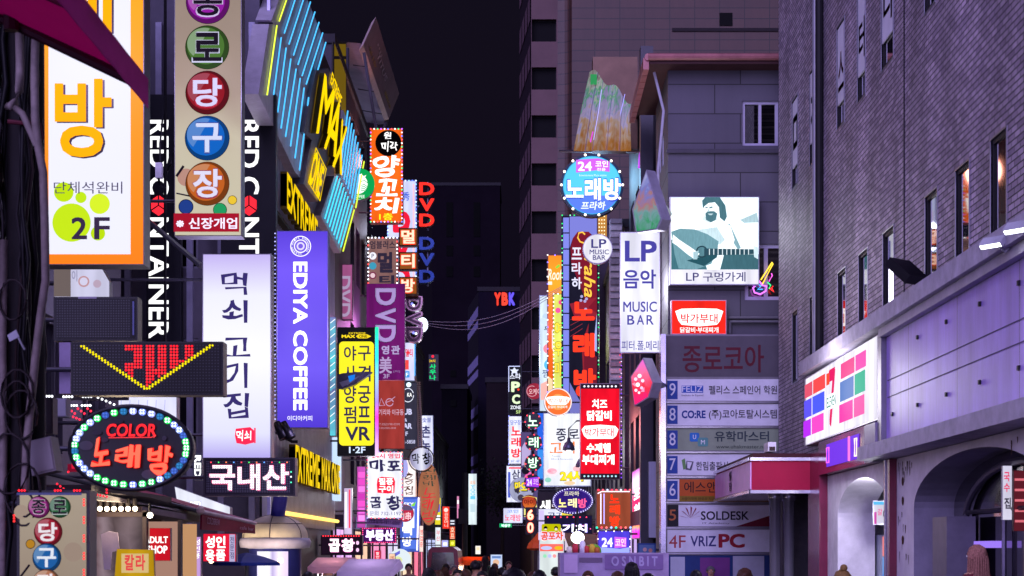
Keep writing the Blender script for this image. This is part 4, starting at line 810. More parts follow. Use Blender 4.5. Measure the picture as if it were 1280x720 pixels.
diamond('upper diamond-shaped sign with shimmering blue and green face and grey sides', 34.6, [(808, 212), (790, 262), (795, 291), (822, 287), (828, 274)], [(0, '#38b070'), (.3, '#88b8c0'), (.5, '#c88a90'), (.7, '#8a90e8'), (1, '#c8c8ff')], .55, .8)
t, pl = diamond('lower diamond-shaped sign glowing pink and red with white figure', 34.6, [(804, 447), (788, 471), (793, 508), (811, 497), (817, 478)], [(0, '#ff1880'), (.4, '#ff3048'), (.7, '#ff70a0'), (1, '#e06ad8')], .95, .4)
items_to(t, pl, [[C(x, y, r, h, e=1.1, n=12) for x, y, r, h in ((796, 474, 2.2, '#ffd0e8'), (801, 470, 2.6, '#fff0fa'), (805, 476, 2.2, '#ffd8f0'), (799, 481, 2.8, '#fff4ff'), (804, 485, 2.0, '#ffc0e0'), (797, 488, 2.0, '#ffd8f0'), (801, 491, 1.6, '#fff0f8'))]+[Q([(792, 480), (796, 478), (797, 484)], '#ff90b0'), Q([(803, 490), (808, 484), (808, 490)], '#ff98c0')]], off0=.03)
# golden wavy sign
t = thing('wave_sign', 'golden mirror-like sign with wavy panels and coloured reflections painted as glow', 'sign', W(765, 190, 46))
mb = MB(); Bz = M('#5a4438', .32, .7, .3, 1.2, .25)
mb.box((fx(741, 46), 46.0, fz(186, 46)), (fx(797, 46), 46.6, fz(71, 46)), Bz); mb.build('bronze_box', t)
mb = MB(); N_ = 40; rows = []
wm = grad([(0, '#c8803c'), (.3, '#d8b8a8'), (.45, '#d0c0f8'), (.6, '#b8b0e8'), (.72, '#58c088'), (.82, '#d0d8d8'), (1, '#a8a0a0')], 'z', fz(192, 45), fz(84, 45), .36, 1.1, True, 3.0)  # coloured reflections of the metal painted in as a faint glow
for i in range(N_+1):
    f = i/N_; xt, yt = 737+f*52, 90+34*f-5*math.sin(f*12)-3*math.sin(f*5); xb, yb = 717+f*72, 188.5+.5*math.sin(f*9)
    D = 45.6-.55*abs(math.sin(f*11))-.2*f; rows.append((W(xt, yt, D), W((xt+xb)/2-1, (yt+yb)/2, D-.12), W(xb, yb, D-.28)))
for a, b in zip(rows, rows[1:]):
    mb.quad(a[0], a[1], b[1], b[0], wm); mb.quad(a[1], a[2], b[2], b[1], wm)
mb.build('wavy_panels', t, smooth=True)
mb = MB()
for f in (.2, .34, .58, .8): 
    i = int(f*N_); mb.tube([p-EY*.03 for p in rows[i]], .012, M('#c8c0d8', .3, .8), 5)
mb.build('panel_ribs', t)
items_to(t, FP(45.0), [LN([(752, 112), (748, 140), (742, 175)], .5, '#b8b0ff', 1.1), LN([(781, 118), (774, 150), (764, 180)], .5, '#a8a0ff', 1.1), R(738, 93, 746, 106, '#3cae68', .6, 'green_lamp'), LN([(738, 178), (741, 165)], .8, '#e040e0', 1.0)], True)  # pale strips are glints painted on the metal, beside a green glowing patch
items_to(t, FP(40.5), [LN(ell(802, 120, 4.5, 4.5, 16, .4, 6.0), .5, '#c8c8e8', .8)], True)
mb = MB(); mb.tube([W(700, 189, 50.8), W(803, 189.5, 45.5)], .04, M('#5a5866', .4, .6)); mb.tube([W(800, 210, 41), W(801, 195, 41), W(803, 183, 41)], .05, L('#c050f0', 1.2)); mb.build('bracket', t)
# sheet panel and window lights on walls between
sign('panel_sign', 'amber dotted light panel edge behind the big round karaoke sign', 'sign', FP(56), (747, 258, 759, 300), [DOT([(749+3.2*i, 266+4.5*j) for i in range(3) for j in range(8)], .8, ['#ffe8c0'], 1.6)], .2, '#705030', '#f0a850', .8, .5, wall=3.1, arms=1)
sign('neon_figures', 'vertical neon digits 60 glowing red and cream beside the standing banner', 'neon sign', FP(58), (657, 634, 671, 668), [T('6', 659, 637, 667, 650, '#ffd8b0', .06, 1.4, o=('#ff3828', .14)), T('0', 659, 653, 667, 666, '#ffd0b0', .06, 1.4, o=('#ff3828', .14))], .1, '#1a1420', None, wall=3.1, arms=1)
sign('panel_sign', 'small white and pink karaoke panel left of the standing street banner', 'sign', FP(75), (629, 635, 653.5, 654), [T('코인', 634, 637, 648, 641, '#6a90e0', .02), T('노래방', 631, 643, 651, 651.5, '#f04060', .02)], .2, '#8888b0', '#e2e4ff', 1.2, .5, wall=3.0, arms=1)
sign('panel_sign', 'small green lit exit-like strip sign below the white karaoke panel', 'sign', FP(90), (624, 654, 640, 659.5), [T('비상구', 627, 655, 638, 659, '#d8fff0', .06, 1.6)], .2, '#103a28', '#18c878', .8, .4, wall=1.9, arms=1)
# street level: standing banner, stall, parasols, globe lamp
D = 30
t = sign('street_banner', 'tall white standing banner with yellow round top and red pub lettering', 'banner', FP(D), [(674, 735), (674, 668)]+ell(689.5, 668, 15.5, 11, 16, math.pi, 2*math.pi)+[(705, 668), (705, 735)],
     [Q(rrect(677, 655, 701, 668, 2), '#c8c400', .8), C(682, 660, 2.4, '#2a2430', e=.01), C(682, 661.5, 1.7, '#e8d0c0', .9), C(695, 660, 2.4, '#2a2430', e=.01), C(695, 661.5, 1.7, '#e8d0c0'), Q([(673, 665), (706, 666), (706, 674), (673, 675)], '#e0c8e8'), T('공포차', 676, 664, 704, 676, '#e04830', .06, o=('#fff0f0', .08)), R(675, 680, 704, 689, '#f06a60'), C(683, 685, 7, '#b8c0f0', ry=2.4), C(698, 685, 5, '#e0b020', ry=2.4), [C(681+6*i, 695, 2.3, h) for i, h in enumerate(('#90d8b0', '#b8b8f0', '#f09898', '#a8a8e0'))]], .06, '#c8ccd8', '#e4eeee', .95, .6)
t = thing('food_stall', 'lavender street food stall counter with printed front panels', 'stall', W(768, 700, 28))
D = 27.5; mb = MB(); mb.box((fx(700, D), D, .1), (fx(836, D), D+1.6, fz(691, D)), M('#a08cb8', .6, 0, .25)); mb.build('counter', t)
items_to(t, FP(D), [R(724, 697, 753, 703, '#6a5878', 0), R(756, 693, 829, 712, '#7a5f98', 0), T('O S N B I T', 764, 695, 822, 708, '#a898c8', .06, 0), R(705, 693, 722, 716, '#c0a4d4', 0)], False)
t = thing('snack_goods', 'row of red, yellow and green snack goods standing along the stall counter', 'goods', W(740, 691, 28.2)); mb = MB()
for x, h, y in ((733, '#c04040', 682), (740, '#d8b040', 680), (746, '#b86838', 684), (712, '#e8e0d0', 683), (719, '#c83848', 679), (728, '#e8e4f0', 675)):
    p = W(x, 691, 28.3); mb.lathe(p, [(.0, 0), (.05, 0), (.05, (691-y)*28.3/FPX*.8), (.02, (691-y)*28.3/FPX)], M(h, .4, 0, .1), 10)
mb.build('bottles', t, smooth=True); mb = MB(); mb.ball(W(737, 690, 28.6)+Vector((.0, 0, .02)), .1, M('#70b020', .5)); mb.ball(W(800-57, 689, 28.9), .12, M('#78c030', .5)); mb.build('greens', t, smooth=True)
t = thing('globe_lamp', 'bright round white globe lamp hanging over the food stall', 'lamp', W(722, 673, 29)); p = W(722, 672, 29)
mb = MB(); mb.ball(p, .115, L('#fff4ec', 4, True), 16, 10, (1, 1, .9)); mb.build('globe', t, smooth=True); mb = MB(); mb.tube([p+EZ*.1, p+EZ*.5], .012, M('#222')); mb.tube([p+EZ*.5, p+Vector((0, 2.4, .05))], .012, M('#222')); mb.build('cord', t)
t = thing('stall_awning', 'brown striped awning behind the globe lamp over the stall', 'awning', W(728, 686, 31)); mb = MB()
a, b, c, d = W(712, 684, 30.5), W(745, 681, 30.5), W(745, 668, 33), W(705, 666, 33); mb.prism([a, b, c, d], (0, 0, -.04), M('#7c5640', .7)); mb.build('fabric', t)
mb = MB(); mb.tube([a, a*1-EZ*(a.z)], .03, M('#555')); mb.tube([b, b-EZ*b.z], .03, M('#555')); mb.build('poles', t)
def parasol(label, x, yb, yt, D, h, r):
    t = thing('closed_parasol', label, 'parasol', W(x, 688, D)-EZ*(W(x, 688, D).z), 'folded orange parasols'); p = W(x, yb, D); H_ = (yb-yt)*D/FPX
    mb = MB(); mb.lathe(p, [(r*.6, 0), (r, H_*.12), (r*.85, H_*.4), (r*.3, H_*.8), (.02, H_)], M(h, .6), 9); mb.build('folded_canopy', t)
    mb = MB(); mb.tube([p-EZ*p.z, p+EZ*H_*1.05], .02, M('#888')); mb.build('pole', t); return t
parasol('folded orange-red parasol leaning by the standing banner', 673, 688, 666, 33, '#e05a28', .24)
parasol('brighter orange folded parasol right of the orange-red one', 680, 688, 668, 33.5, '#f0761a', .2)
sign('menu_board', 'dark menu board with yellow poster under the ticker board', 'sign', FP(52), (688, 668, 714, 690), [Q([(689, 669), (706, 669), (706, 676), (698, 680), (692, 676)], '#e8d050', .8), R(690, 683, 704, 687, '#9098b8', .7), R(706, 671, 712, 688, '#e0d0e8', .8)], .12, '#2a2632', '#2e2a3a', .5, .5, wall=3.2, arms=1)
t = sign('notice_board', 'small blue framed notice board with photos beside the steel post', 'sign', FP(37.2), (797, 679, 820, 695), [R(799, 681, 818, 693, '#5a78a8', 0), C(806, 687, 2.5, '#d0a0a0', e=0), C(813, 688, 2.5, '#c88a80', e=0)], .1, '#24407c', '#2c4a90', 1, .6, False, wall=3.3, arms=1)
# dark street tree and lamp post far away, tall white lightbox
t = thing('street_tree', 'dark leafy street tree in front of the brown far block', 'tree', W(628, 688, 118)-EZ*W(628, 688, 118).z)
mb = MB(); b0 = W(628, 688, 118); b0.z = 0; tr = M('#241d1a', .9); mb.tube([b0, b0+EZ*2.6, b0+Vector((.1, 0, 5.2))], .16, tr, 8, .08); limbs = []
for i in range(9):
    a = random.uniform(0, 6.28); q = b0+EZ*random.uniform(2.4, 5); e_ = q+Vector((math.cos(a)*1.2, math.sin(a)*1.0, random.uniform(.8, 2.6))); mb.tube([q, (q+e_)/2+EZ*.2, e_], .05, tr, 5, .02); limbs.append(e_)
mb.build('trunk', t); mb = MB(); lf = [M('#141a12', .8, 0, .2), M('#1c2417', .8, 0, .2)]
for i in range(2200):
    c = random.choice(limbs)+Vector((random.gauss(0, .5), random.gauss(0, .5), random.gauss(0, .55))); a = Vector((random.gauss(0, 1), random.gauss(0, 1), random.gauss(0, 1))).normalized(); b = a.cross(EZ).normalized()
    mb.add([c-a*.11, c+b*.06, c+a*.11, c-b*.06], [(0, 1, 2, 3)], random.choice(lf))
mb.build('crown', t)
sign('blade_sign', 'tall narrow white lightbox with faint blue and orange writing at the street end', 'sign', FP(112), (585.5, 592, 596, 656), [T('로또', 587.5, 601, 594.5, 605, '#f0a070', .02), V('YOGI', 588, 606, 594, 624, '#60c0e0', .15), R(588, 630, 594, 640, '#b8d0d8')], .4, '#6a7288', '#e0f0f4', 1.2, .3)
t = thing('utility_mast', 'dark slim utility mast in the middle of the far street', 'pole', W(581, 688, 80)-EZ*1.95); mb = MB(); p = W(581, 688, 80); p.z = 0; mb.tube([p, p+EZ*5.6], .13, M('#16141a'), 8); mb.build('shaft', t); mb = MB(); mb.box((p.x-.3, p.y-.15, 3.2), (p.x+.1, p.y+.15, 3.9), M('#1c1a20')); mb.build('switch_box', t)
# overhead cable
t = thing('overhead_cable', 'bundle of thin pale cables sagging across the street', 'cable', W(610, 392, 60)); mb = MB()
for k in range(3):
    A, B_ = W(516, 400+k*1.2, 62), W(706, 356+k*1.5, 60); mb.tube([A+(B_-A)*(i/20)-EZ*(.55+.12*k)*math.sin(math.pi*i/20) for i in range(21)], .010, M('#b8a8b8', .5))
mb.build('strands', t)
# ================================================================== left street buildings
block('corner_building', 'dim grey building behind the cable-wrapped pole with tall dark windows', -14, -6.9, 12, 29.5, 14, M('#4a4550', .6, 0, .35, 1.5), (), grid(13, 29, 6, 3.4, 3.2, 3, 1.5, 2.0), 'r')
# end wall with both black banners, slatted facade
EB = thing('slatted_building', 'dark slatted building carrying blue neon bars and yellow lettering', 'building', (-8, 40, 0))
mb = MB(); gw = M('#5d5868', .55, 0, .3, 1.2)
ew = [(-7.6, -7.15, 3.6, 6.2), (-6.9, -6.45, 3.6, 6.2), (-6.9, -6.45, 7.6, 10), (-7.6, -7.15, 7.6, 10)]
holes(mb, (0, 34.2, 0), EX, EZ, -EY, -14, -5.22, 0, 15.2, ew, gw, .15)
mb.quad((-5.22, 34.2, 0), (-5.22, 47, 0), (-5.22, 47, 15.2), (-5.22, 34.2, 15.2), M('#17141b', .5)); mb.quad((-14, 34.2, 15.2), (-5.22, 34.2, 15.2), (-5.22, 47, 15.2), (-14, 47, 15.2), M('#1e1b22')); mb.quad((-14, 47, 0), (-5.22, 47, 0), (-5.22, 47, 15.2), (-14, 47, 15.2), gw)
mb.build('wall', EB)
for h in ew: window(EB, (0, 34.2, 0), EX, EZ, -EY, h, .13, M('#7a7688', .4, .4), GL, .05)
mb = MB(); sl = M('#c0bccc', .4, .2, .15)
for i in range(58): y = 34.4+i*.217; mb.box((-5.2, y, 2.5), (-5.08, y+.05, 11.2), sl)
mb.build('slats', EB)
mb = MB()
for i in range(5): x = -7.9+i*.62; mb.box((x, 34.08, 2.2), (x+.12, 34.19, 12.5), M('#8a86a0', .4, .3))
mb.build('pilaster_strips', EB)
mb = MB(); mb.tube([(-5.02, 36.3, 2.75), (-5.02, 47, 2.75)], .045, L('#ffc860', 2.0, True)); mb.build('yellow_light_line', EB)
mb = MB(); mb.box((-5.06, 34.15, .1), (-5.0, 34.25, 15.1), M('#a8a4d8', .3, .6)); mb.build('corner_trim', EB)
mb = MB(); mb.box((-5.05, 41.0, 3.55), (-4.9, 46.6, 4.05), M('#4c4758', .5)); mb.build('fascia_board', EB)
pl = LW(-5.0)
def wallsign(name, label, items, poly, body='#2b2833', th=.3, X_=-4.95, cat='sign', lit=True):
    pl = LW(X_); t = thing(name, label, cat, pl.at(sum(p[0] for p in poly)/len(poly), max(p[1] for p in poly), -.1)); mb = MB()
    mb.prism([pl.at(x, y) for x, y in poly], -EX*th, M(body, .5, .2)); mb.build('backing_panel', t); items_to(t, pl, items, lit, .03); return t
YL = '#ffd400'; BL = '#4cbaff'
# block letters of the facade, extruded
t = thing('facade_lettering', 'upper row of tall yellow block letters across the slatted facade', 'sign', pl.at(370, 285, 0)); m2 = MB()
def lrow(m2, s, ya, yb, z0, z1, X_=-4.9):
    pl = LW(X_); f = lambda y, z: (VX+X_*FPX/y, VY-(z-CH)*FPX/y)
    put_text(m2, pl, s, [f(ya, z1), f(yb, z1), f(yb, z0), f(ya, z0)], L(YL, .85), .0, .045, ex=.14, side=M('#7a6410', .5))
lrow(m2, 'EXTREME', 34.9, 40.2, 8.95, 9.7); m2.build('lettering', t)
mb = MB(); mb.box((-5.1, 34.9, 8.82), (-4.95, 40.3, 8.9), M('#2a2620')); mb.build('rail', t)
t = thing('facade_lettering', 'lower row of yellow block letters above the yellow light line', 'sign', pl.at(400, 618, 0)); m2 = MB()
lrow(m2, 'EXTREME', 36.2, 40.6, 3.42, 4.2); lrow(m2, 'MAX ONE', 41.0, 45.2, 3.42, 4.2); m2.build('lettering', t)
mb = MB(); mb.box((-5.06, 46.0, 3.3), (-4.9, 46.8, 5.0), L('#c8e0ff', .9)); mb.build('lit_end_panel', t)
def bars(label, poly, lines, body='#d4ccdc'):
    its = [LN([a, b], .95, h, e*1.2) for (a, b, h, e) in lines]
    return wallsign('neon_bar_panel', label, its, poly, body, .32, -4.9)
zo = lambda x, y: (260+x/4, y/4); z2 = lambda x, y: (260+x/4, 180+y/4)
l1 = [(zo(345, 105), zo(395, -40), '#d8f040', 1.2)]+[(zo(a, b), zo(c, d), BL, 1.0) for a, b, c, d in ((370, 165, 430, -20), (393, 220, 468, -10), (415, 275, 500, 10), (437, 322, 522, 60), (457, 378, 542, 112), (477, 420, 560, 165), (500, 468, 575, 212))]
bars('upper blue neon bar panel slanting beside the roof edge with one yellow bar', [zo(318, 100), zo(375, -60), zo(490, -20), zo(580, 200), zo(585, 262), zo(505, 476), zo(440, 350)], l1)
l2 = [(zo(333, 128), zo(284, 474), '#d8f040', 1.2)]+[(zo(a, b), zo(c, d), BL, 1.0) for a, b, c, d in ((354, 188, 316, 472), (378, 240, 336, 560), (401, 295, 352, 640), (427, 345, 374, 682), (447, 392, 398, 730), (466, 440, 420, 790), (488, 488, 442, 850))]
bars('lower left blue neon bar panel continuing below the roof edge panel', [zo(305, 120), zo(345, 122), zo(502, 478), zo(470, 900), zo(435, 860), zo(252, 470)], l2)
q1 = lambda f, a, b: (a[0]+(b[0]-a[0])*f, a[1]+(b[1]-a[1])*f)
A, B_, C_, D_ = z2(652, 128), z2(690, -165), z2(768, 88), z2(726, 318)
l3 = [(q1(i/8, A, D_), q1(i/8, B_, C_), BL if i < 8 else '#d8f040', .95) for i in range(9)]
bars('right upper panel of thin blue neon bars next to the round green logo sign', [z2(630, 130), z2(676, -170), z2(772, 80), z2(730, 330)], l3)
A, B_, C_, D_ = z2(575, 372), z2(640, 152), z2(718, 330), z2(662, 535)
l4 = [(q1(i/8, A, D_), q1(i/8, B_, C_), '#48d8ff' if i < 8 else '#d8f040', .95) for i in range(9)]
bars('right lower panel of blue neon bars ending above the violet coffee sign', [z2(562, 358), z2(640, 138), z2(724, 328), z2(662, 546)], l4)
it = [T('M', 0, 0, 0, 0, YL, .03, q=[zo(552, 365), zo(606, 460), zo(580, 668), zo(508, 668)], ex=.12, side='x'), T('A', 0, 0, 0, 0, YL, .03, q=[zo(606, 470), zo(648, 560), zo(608, 790), zo(548, 740)], ex=.12), T('X', 0, 0, 0, 0, YL, .03, q=[zo(640, 590), zo(668, 640), zo(640, 880), zo(590, 830)], ex=.12), T('EXTREME', 0, 0, 0, 0, YL, .04, q=[zo(614, 358), zo(664, 488), zo(652, 536), zo(604, 412)]), T('ONE', 0, 0, 0, 0, YL, .05, q=[z2(530, 22), z2(577, 122), z2(546, 278), z2(492, 190)]), LN([z2(528, 20), z2(580, 125), z2(548, 284), z2(490, 192), z2(528, 20)], .6, YL, .9)]
for i_ in it: i_['side'] = M('#6a5810', .5) if i_['k'] == 't' else None
wallsign('slanted_sign', 'slanted yellow MAX letters on dark grey wedge panels', it, [zo(540, 350), zo(580, 350), zo(600, 340), zo(668, 485), zo(660, 640), zo(640, 880), z2(590, 160), z2(548, 288), z2(478, 200), z2(500, 60), zo(520, 700), zo(478, 660)], '#857c84', .35, -4.8)
# black banners
WHT = '#ffffff'
def rc(label, x0, x1, tx0, tx1, D):
    hx = [( (tx0+tx1)/2+9.5*math.cos(math.pi/3*i+math.pi/6)*(tx1-tx0)/22, 257+13*math.sin(math.pi/3*i+math.pi/6)) for i in range(6)]
    cx = (tx0+tx1)/2
    it = [T('RED C', tx0, 150, tx1, 243, WHT, .035, 1.2, rot=1), T('NTAINER', tx0, 272, tx1, 423, WHT, .035, 1.2, rot=1), Q(hx, '#ff2a3a', 1.1), LN([hx[0], (cx, 257), hx[2]], .9, '#14121a', 0, 'graphic'), LN([hx[4], (cx, 257)], .9, '#14121a', 0, 'graphic')]
    sign('vertical_banner', label, 'sign', FP(D), (x0, 118, x1, 440), it, .2, '#1b1a22', '#1d1c26', .5, .5, True, wall=None, tube=0, facemat=M('#1b1a24', .4, 0, .1))
rc('black banner with white sideways letters right of the billiard sign', 276, 345, 299, 324, 33.9)
rc('black banner with white sideways letters squeezed between the orange-bordered and billiard signs', 183, 226, 186, 211, 33.9)
mb = MB(); mb.tube([W(206.5, 0, 33), W(206.5, 430, 33)], .03, M('#1c1a20')); mb.tube([W(178, 270, 33.5), W(252, 333, 30)], .05, M('#9a98a8', .3, .6)); tag(mb.build('steel_strut'), 'thin dark pipe and slanting steel strut between the signs', 'pipe')
t = thing('junction_box', 'small white junction box hanging on a black cable by the billiard sign', 'box', W(198, 222, 25)); mb = MB(); mb.box(tuple(W(194, 222, 25)), tuple(W(202, 203, 25)+Vector((0, .1, 0))), M('#c8c4d0')); mb.build('case', t)
mb = MB(); mb.tube([W(198, 222, 25.05), W(200, 232, 25.1), W(206, 235, 25), W(208, 215, 25), W(214, 205, 24.9), W(217, 190, 24.9)], .02, M('#14131a')); mb.tube([W(200, 203, 25.05), W(200, 180, 25.1), W(206, 120, 25.5)], .015, M('#14131a')); mb.build('cable', t)

# buildings beyond
block('shop_building', 'shop building with mustard-lit stair strip behind the slatted building', -14, -5.2, 47.3, 58, 16.0, M('#403b48', .55, 0, .3), (), grid(52, 57.5, 3, 4, 3.2, 4, 1.2, 1.8), 'r', shop=((47.6, 52.5, '#f0b8ff'), (53, 57.8, '#ffd0b0')))
t = thing('stair_strip', 'mustard yellow lit glass stair strip between neon bars and roof billboard', 'panel', W(425, 200, 48)); mb = MB(); pl = LW(-5.15)
mb.prism([pl.at(416.5, 52), pl.at(433, 52), pl.at(433, 300), pl.at(416.5, 300)], -EX*.04, M('#2a2620')); mb.build('frame', t)
mb = MB()
for a, b in ((55, 70), (74, 150), (154, 230)): mb.quad(pl.at(417.5, a, .01), pl.at(432, a, .01), pl.at(432, b, .01), pl.at(417.5, b, .01), L('#6a5410', .8))
mb.build('pane', t)
lg = M('#8d87a0', .5, 0, .2, 2)
t = thing('cornice_panel', 'lavender-grey sloping cornice panel below the brown roof billboard', 'panel', (-4.9, 56, 14)); mb = MB()
a, b, c, d = W(436, 53, 53), W(451, 54, 53), W(482, 155, 64), W(455, 150, 64); mb.prism([a, b, c, d], (-.25, .3, .05), lg); mb.build('sheet', t)
mb = MB(); 
for f in (.25, .55, .85): mb.tube([a+(d-a)*f, a+(d-a)*f+(b-a)*1.0+((c-b)-(d-a))*f], .03, M('#3a3644'))
mb.tube([W(434, 60, 52.5), W(434, 170, 52.5)], .06, M('#3a3644')); mb.build('seams', t)
t = thing('roof_billboard', 'unlit brown billboard with faint script leaning on the roof edge', 'billboard', W(478, 150, 57)); mb = MB()
a, b, c, d = W(454, 56, 52), W(470, 21, 52), W(499, 117, 62), W(486, 149, 62); bk = Vector((-.14, .12, -.12)); mb.prism([a, b, c, d], bk, M('#6d5c66', .5, 0, .2), M('#b09a98', .5)); mb.build('board', t)
nr = (b-a).cross(d-a).normalized(); nr = nr if nr.dot(Vector((0, 0, CH))-a) > 0 else -nr
m2 = MB(); bm = lambda u, v: a*(1-u)*(1-v)+b*(1-u)*v+d*u*(1-v)+c*u*v+nr*.02
def btext(s_, u0, u1, v0, v1, h, rot=True):
    vs_, fs = glyph(s_, .02, .2); m2.add([bm(u0+(u1-u0)*x, v0+(v1-v0)*y) for x, y in vs_], fs, M(h, .5, 0, .1))
btext('TITUS', .28, .62, .42, .62, '#b8a8b8'); btext('Cafe & Bar', .1, .34, .15, .3, '#a08a48'); btext('since', .68, .92, .2, .35, '#a08a48'); btext('* * * *', .2, .36, .62, .72, '#c8b8c0'); m2.build('lettering', t)
mb = MB(); mb.tube([W(455, 66, 52.3), W(470, 160, 53.5)], .05, M('#5a5664')); mb.tube([W(484, 150, 62), W(470, 190, 61)], .06, M('#5a5664')); mb.build('frame_struts', t)
block('shop_building', 'dark shop building behind the orange lamb skewer sign', -14, -5.15, 58.4, 72, 12.5, M('#3a3542', .6, 0, .3), (), grid(59, 71.5, 4, 4, 3, 3, 1.6, 1.8), 'r', shop=((59, 65, '#ff9ac8'), (65.5, 71.5, '#e8e0ff')))
block('shop_building', 'shop building behind the red channel letters', -14, -5.1, 72.4, 90, 12, M('#37323f', .6), (), grid(73, 89.5, 5, 4, 3, 2, 1.6, 1.8), 'r', shop=((73, 80, '#ffe0c0'), (81, 89, '#ff80a0')))
block('shop_building', 'farthest low shop building on the left of the street', -14, -5.0, 90.4, 118, 9, M('#332e3a', .6), (), grid(91, 117, 6, 3.8, 2.8, 2, 1.6, 1.6), 'r', shop=((91, 100, '#c8d0ff'), (101, 115, '#ffc080')))

# ================================================================== near left
# magenta awning
t = thing('magenta_awning', 'magenta fabric awning jutting into the top left corner', 'awning', (-4, 8.5, 4.8)); fab = cloth('#ff50b4'); fab2 = cloth('#f078cc')
mb = MB(); a, b = Vector((-2.4, 5, 4.97)), Vector((-2.4, 11, 4.97)); c, d = Vector((-5.6, 11, 6.4)), Vector((-5.6, 5, 6.4)); mb.prism([a, b, c, d], (0, 0, .02), fab); mb.build('fabric', t)
mb = MB(); n = 40
for i in range(n):
    y0, y1 = 5+6*i/n, 5+6*(i+1)/n; f0, f1 = .0012*math.sin(i*1.7), .0012*math.sin((i+1)*1.7); mb.prism([(-2.40+f0, y0, 4.985), (-2.40+f1, y1, 4.985), (-2.40+f1*2, y1, 4.80), (-2.40+f0*2, y0, 4.80)], EX*.006, fab2)
mb.build('valance', t)
mb = MB(); mb.tube([Vector((-2.42, 10.95, 4.93)), Vector((-3.4, 10.95, 5.40)), Vector((-5.6, 10.95, 6.38))], .035, M('#3c0c24', .4)); mb.tube([Vector((-3.25, 10.9, 5.27)), Vector((-3.25, 10.9, 5.41))], .05, M('#3c0c24', .4))
for k in range(4): mb.tube([Vector((-2.45, 9.4-k*1.4, 4.93)), Vector((-5.6, 9.4-k*1.4, 6.35))], .02, M('#6a1038', .5))
mb.build('frame_arms', t)
# pole wrapped in cables
t = thing('utility_pole', 'utility pole buried in a thick tangle of dark cables and pale conduits', 'pole', W(32, 688, 13.5)-EZ*1.95)
p0 = W(32, 688, 13.5); p0.z = 0; mb = MB(); mb.tube([p0, p0+EZ*9], .17, M('#252124', .8, 0, .3), 14, .13); mb.build('pole_shaft', t, smooth=True)
cd = [M('#1a171c', .6), M('#241f24', .6), M('#2d2528', .5), M('#3a2a2c', .5), M('#151318', .5)]; pc = M('#8a7c7c', .6, 0, .35, 9, .3)
for i in range(44):
    mb = MB(); x = random.uniform(-.33, .10); y = random.uniform(-.34, .05); ph = random.uniform(0, 6); am = random.uniform(.01, .07)
    pts = [p0+Vector((x+am*math.sin(z_*random.uniform(.9, 1.1)*1.3+ph)+(.02*math.sin(z_*7+ph)), y+.05*math.cos(z_*1.1+ph), z_)) for z_ in [j*.35 for j in range(22)]]
    mb.tube(pts, random.uniform(.008, .024), random.choice(cd), 6); mb.build('cable', t, smooth=True)
def pxs(pts, D): return [W(x, y, D) for x, y in pts]
for pts, r in (([(24, 40), (25, 90), (24, 115), (19, 128), (12, 134), (8, 132)], .032), ([(44, 50), (43, 100), (44, 150), (48, 185), (54, 215), (56, 280), (57, 350), (50, 400), (44, 450), (38, 510), (33, 560), (30, 640), (30, 740)], .031), ([(18, 134), (28, 142), (36, 160), (46, 182)], .026), ([(5, 300), (3, 420), (4, 560), (2, 720)], .03)):
    mb = MB(); q = pxs(pts, 13.05); mb.tube(q, r, pc, 10); mb.build('conduit', t, smooth=True)
for i in range(7):
    mb = MB(); c = W(random.uniform(8, 30), random.uniform(330, 640), 13.0); r = random.uniform(.08, .16); mb.tube([c+Vector((r*math.cos(a), random.uniform(-.01, .01), r*1.5*math.sin(a))) for a in [k*.45 for k in range(15)]], .01, cd[2], 6); mb.build('cable_coil', t, smooth=True)
mb = MB(); mb.tube([W(10, 152, 13.1), W(50, 156, 13.1), W(53, 175, 13.1)], .018, M('#5a2030', .5)); mb.build('clamp', t)
def ibox(label, quad, D, h, th=.22, nm='equipment_box'):
    t = thing(nm, label, 'box', W((quad[0][0]+quad[2][0])/2, quad[2][1], D)); mb = MB(); mb.prism(pxs(quad, D), EY*th, M(h, .5, 0, .2)); mb.build('case', t)
    m2 = MB(); cx = sum(q[0] for q in quad)/4; cy_ = sum(q[1] for q in quad)/4; m2.prism([W(cx+(x-cx)*.86, cy_+(y-cy_)*.88, D-.012) for x, y in quad], EY*.012, M(h, .4, 0, .1)); m2.build('lid', t); return t
ibox('beige steel equipment box strapped to the cable-wrapped pole', [(34, 552), (63, 545), (70, 588), (40, 595)], 13.2, '#9a8f98')
ibox('paler upright equipment box beside the small red ticker lamps', [(70, 498), (83, 498), (83, 521), (70, 521)], 14.5, '#b4b0c4', .15)
ibox('larger dull equipment box behind the pole right above the tilted one', [(37, 497), (66, 497), (66, 542), (37, 542)], 13.9, '#7a7078', .15)
t = thing('paper_tag', 'small pale tag tilted on the cable tangle', 'tag', W(17, 427, 12.9)); mb = MB(); mb.prism([W(9, 419, 12.95), W(20, 412, 12.95), W(24, 421, 12.95), W(12, 427, 12.95)], EY*.01, M('#b8b8c8', .6)); mb.build('card', t); mb = MB(); mb.tube([W(22, 420, 12.96), W(27, 430, 12.96), W(31, 437, 12.97)], .008, M('#a8a8b4')); mb.build('string', t)

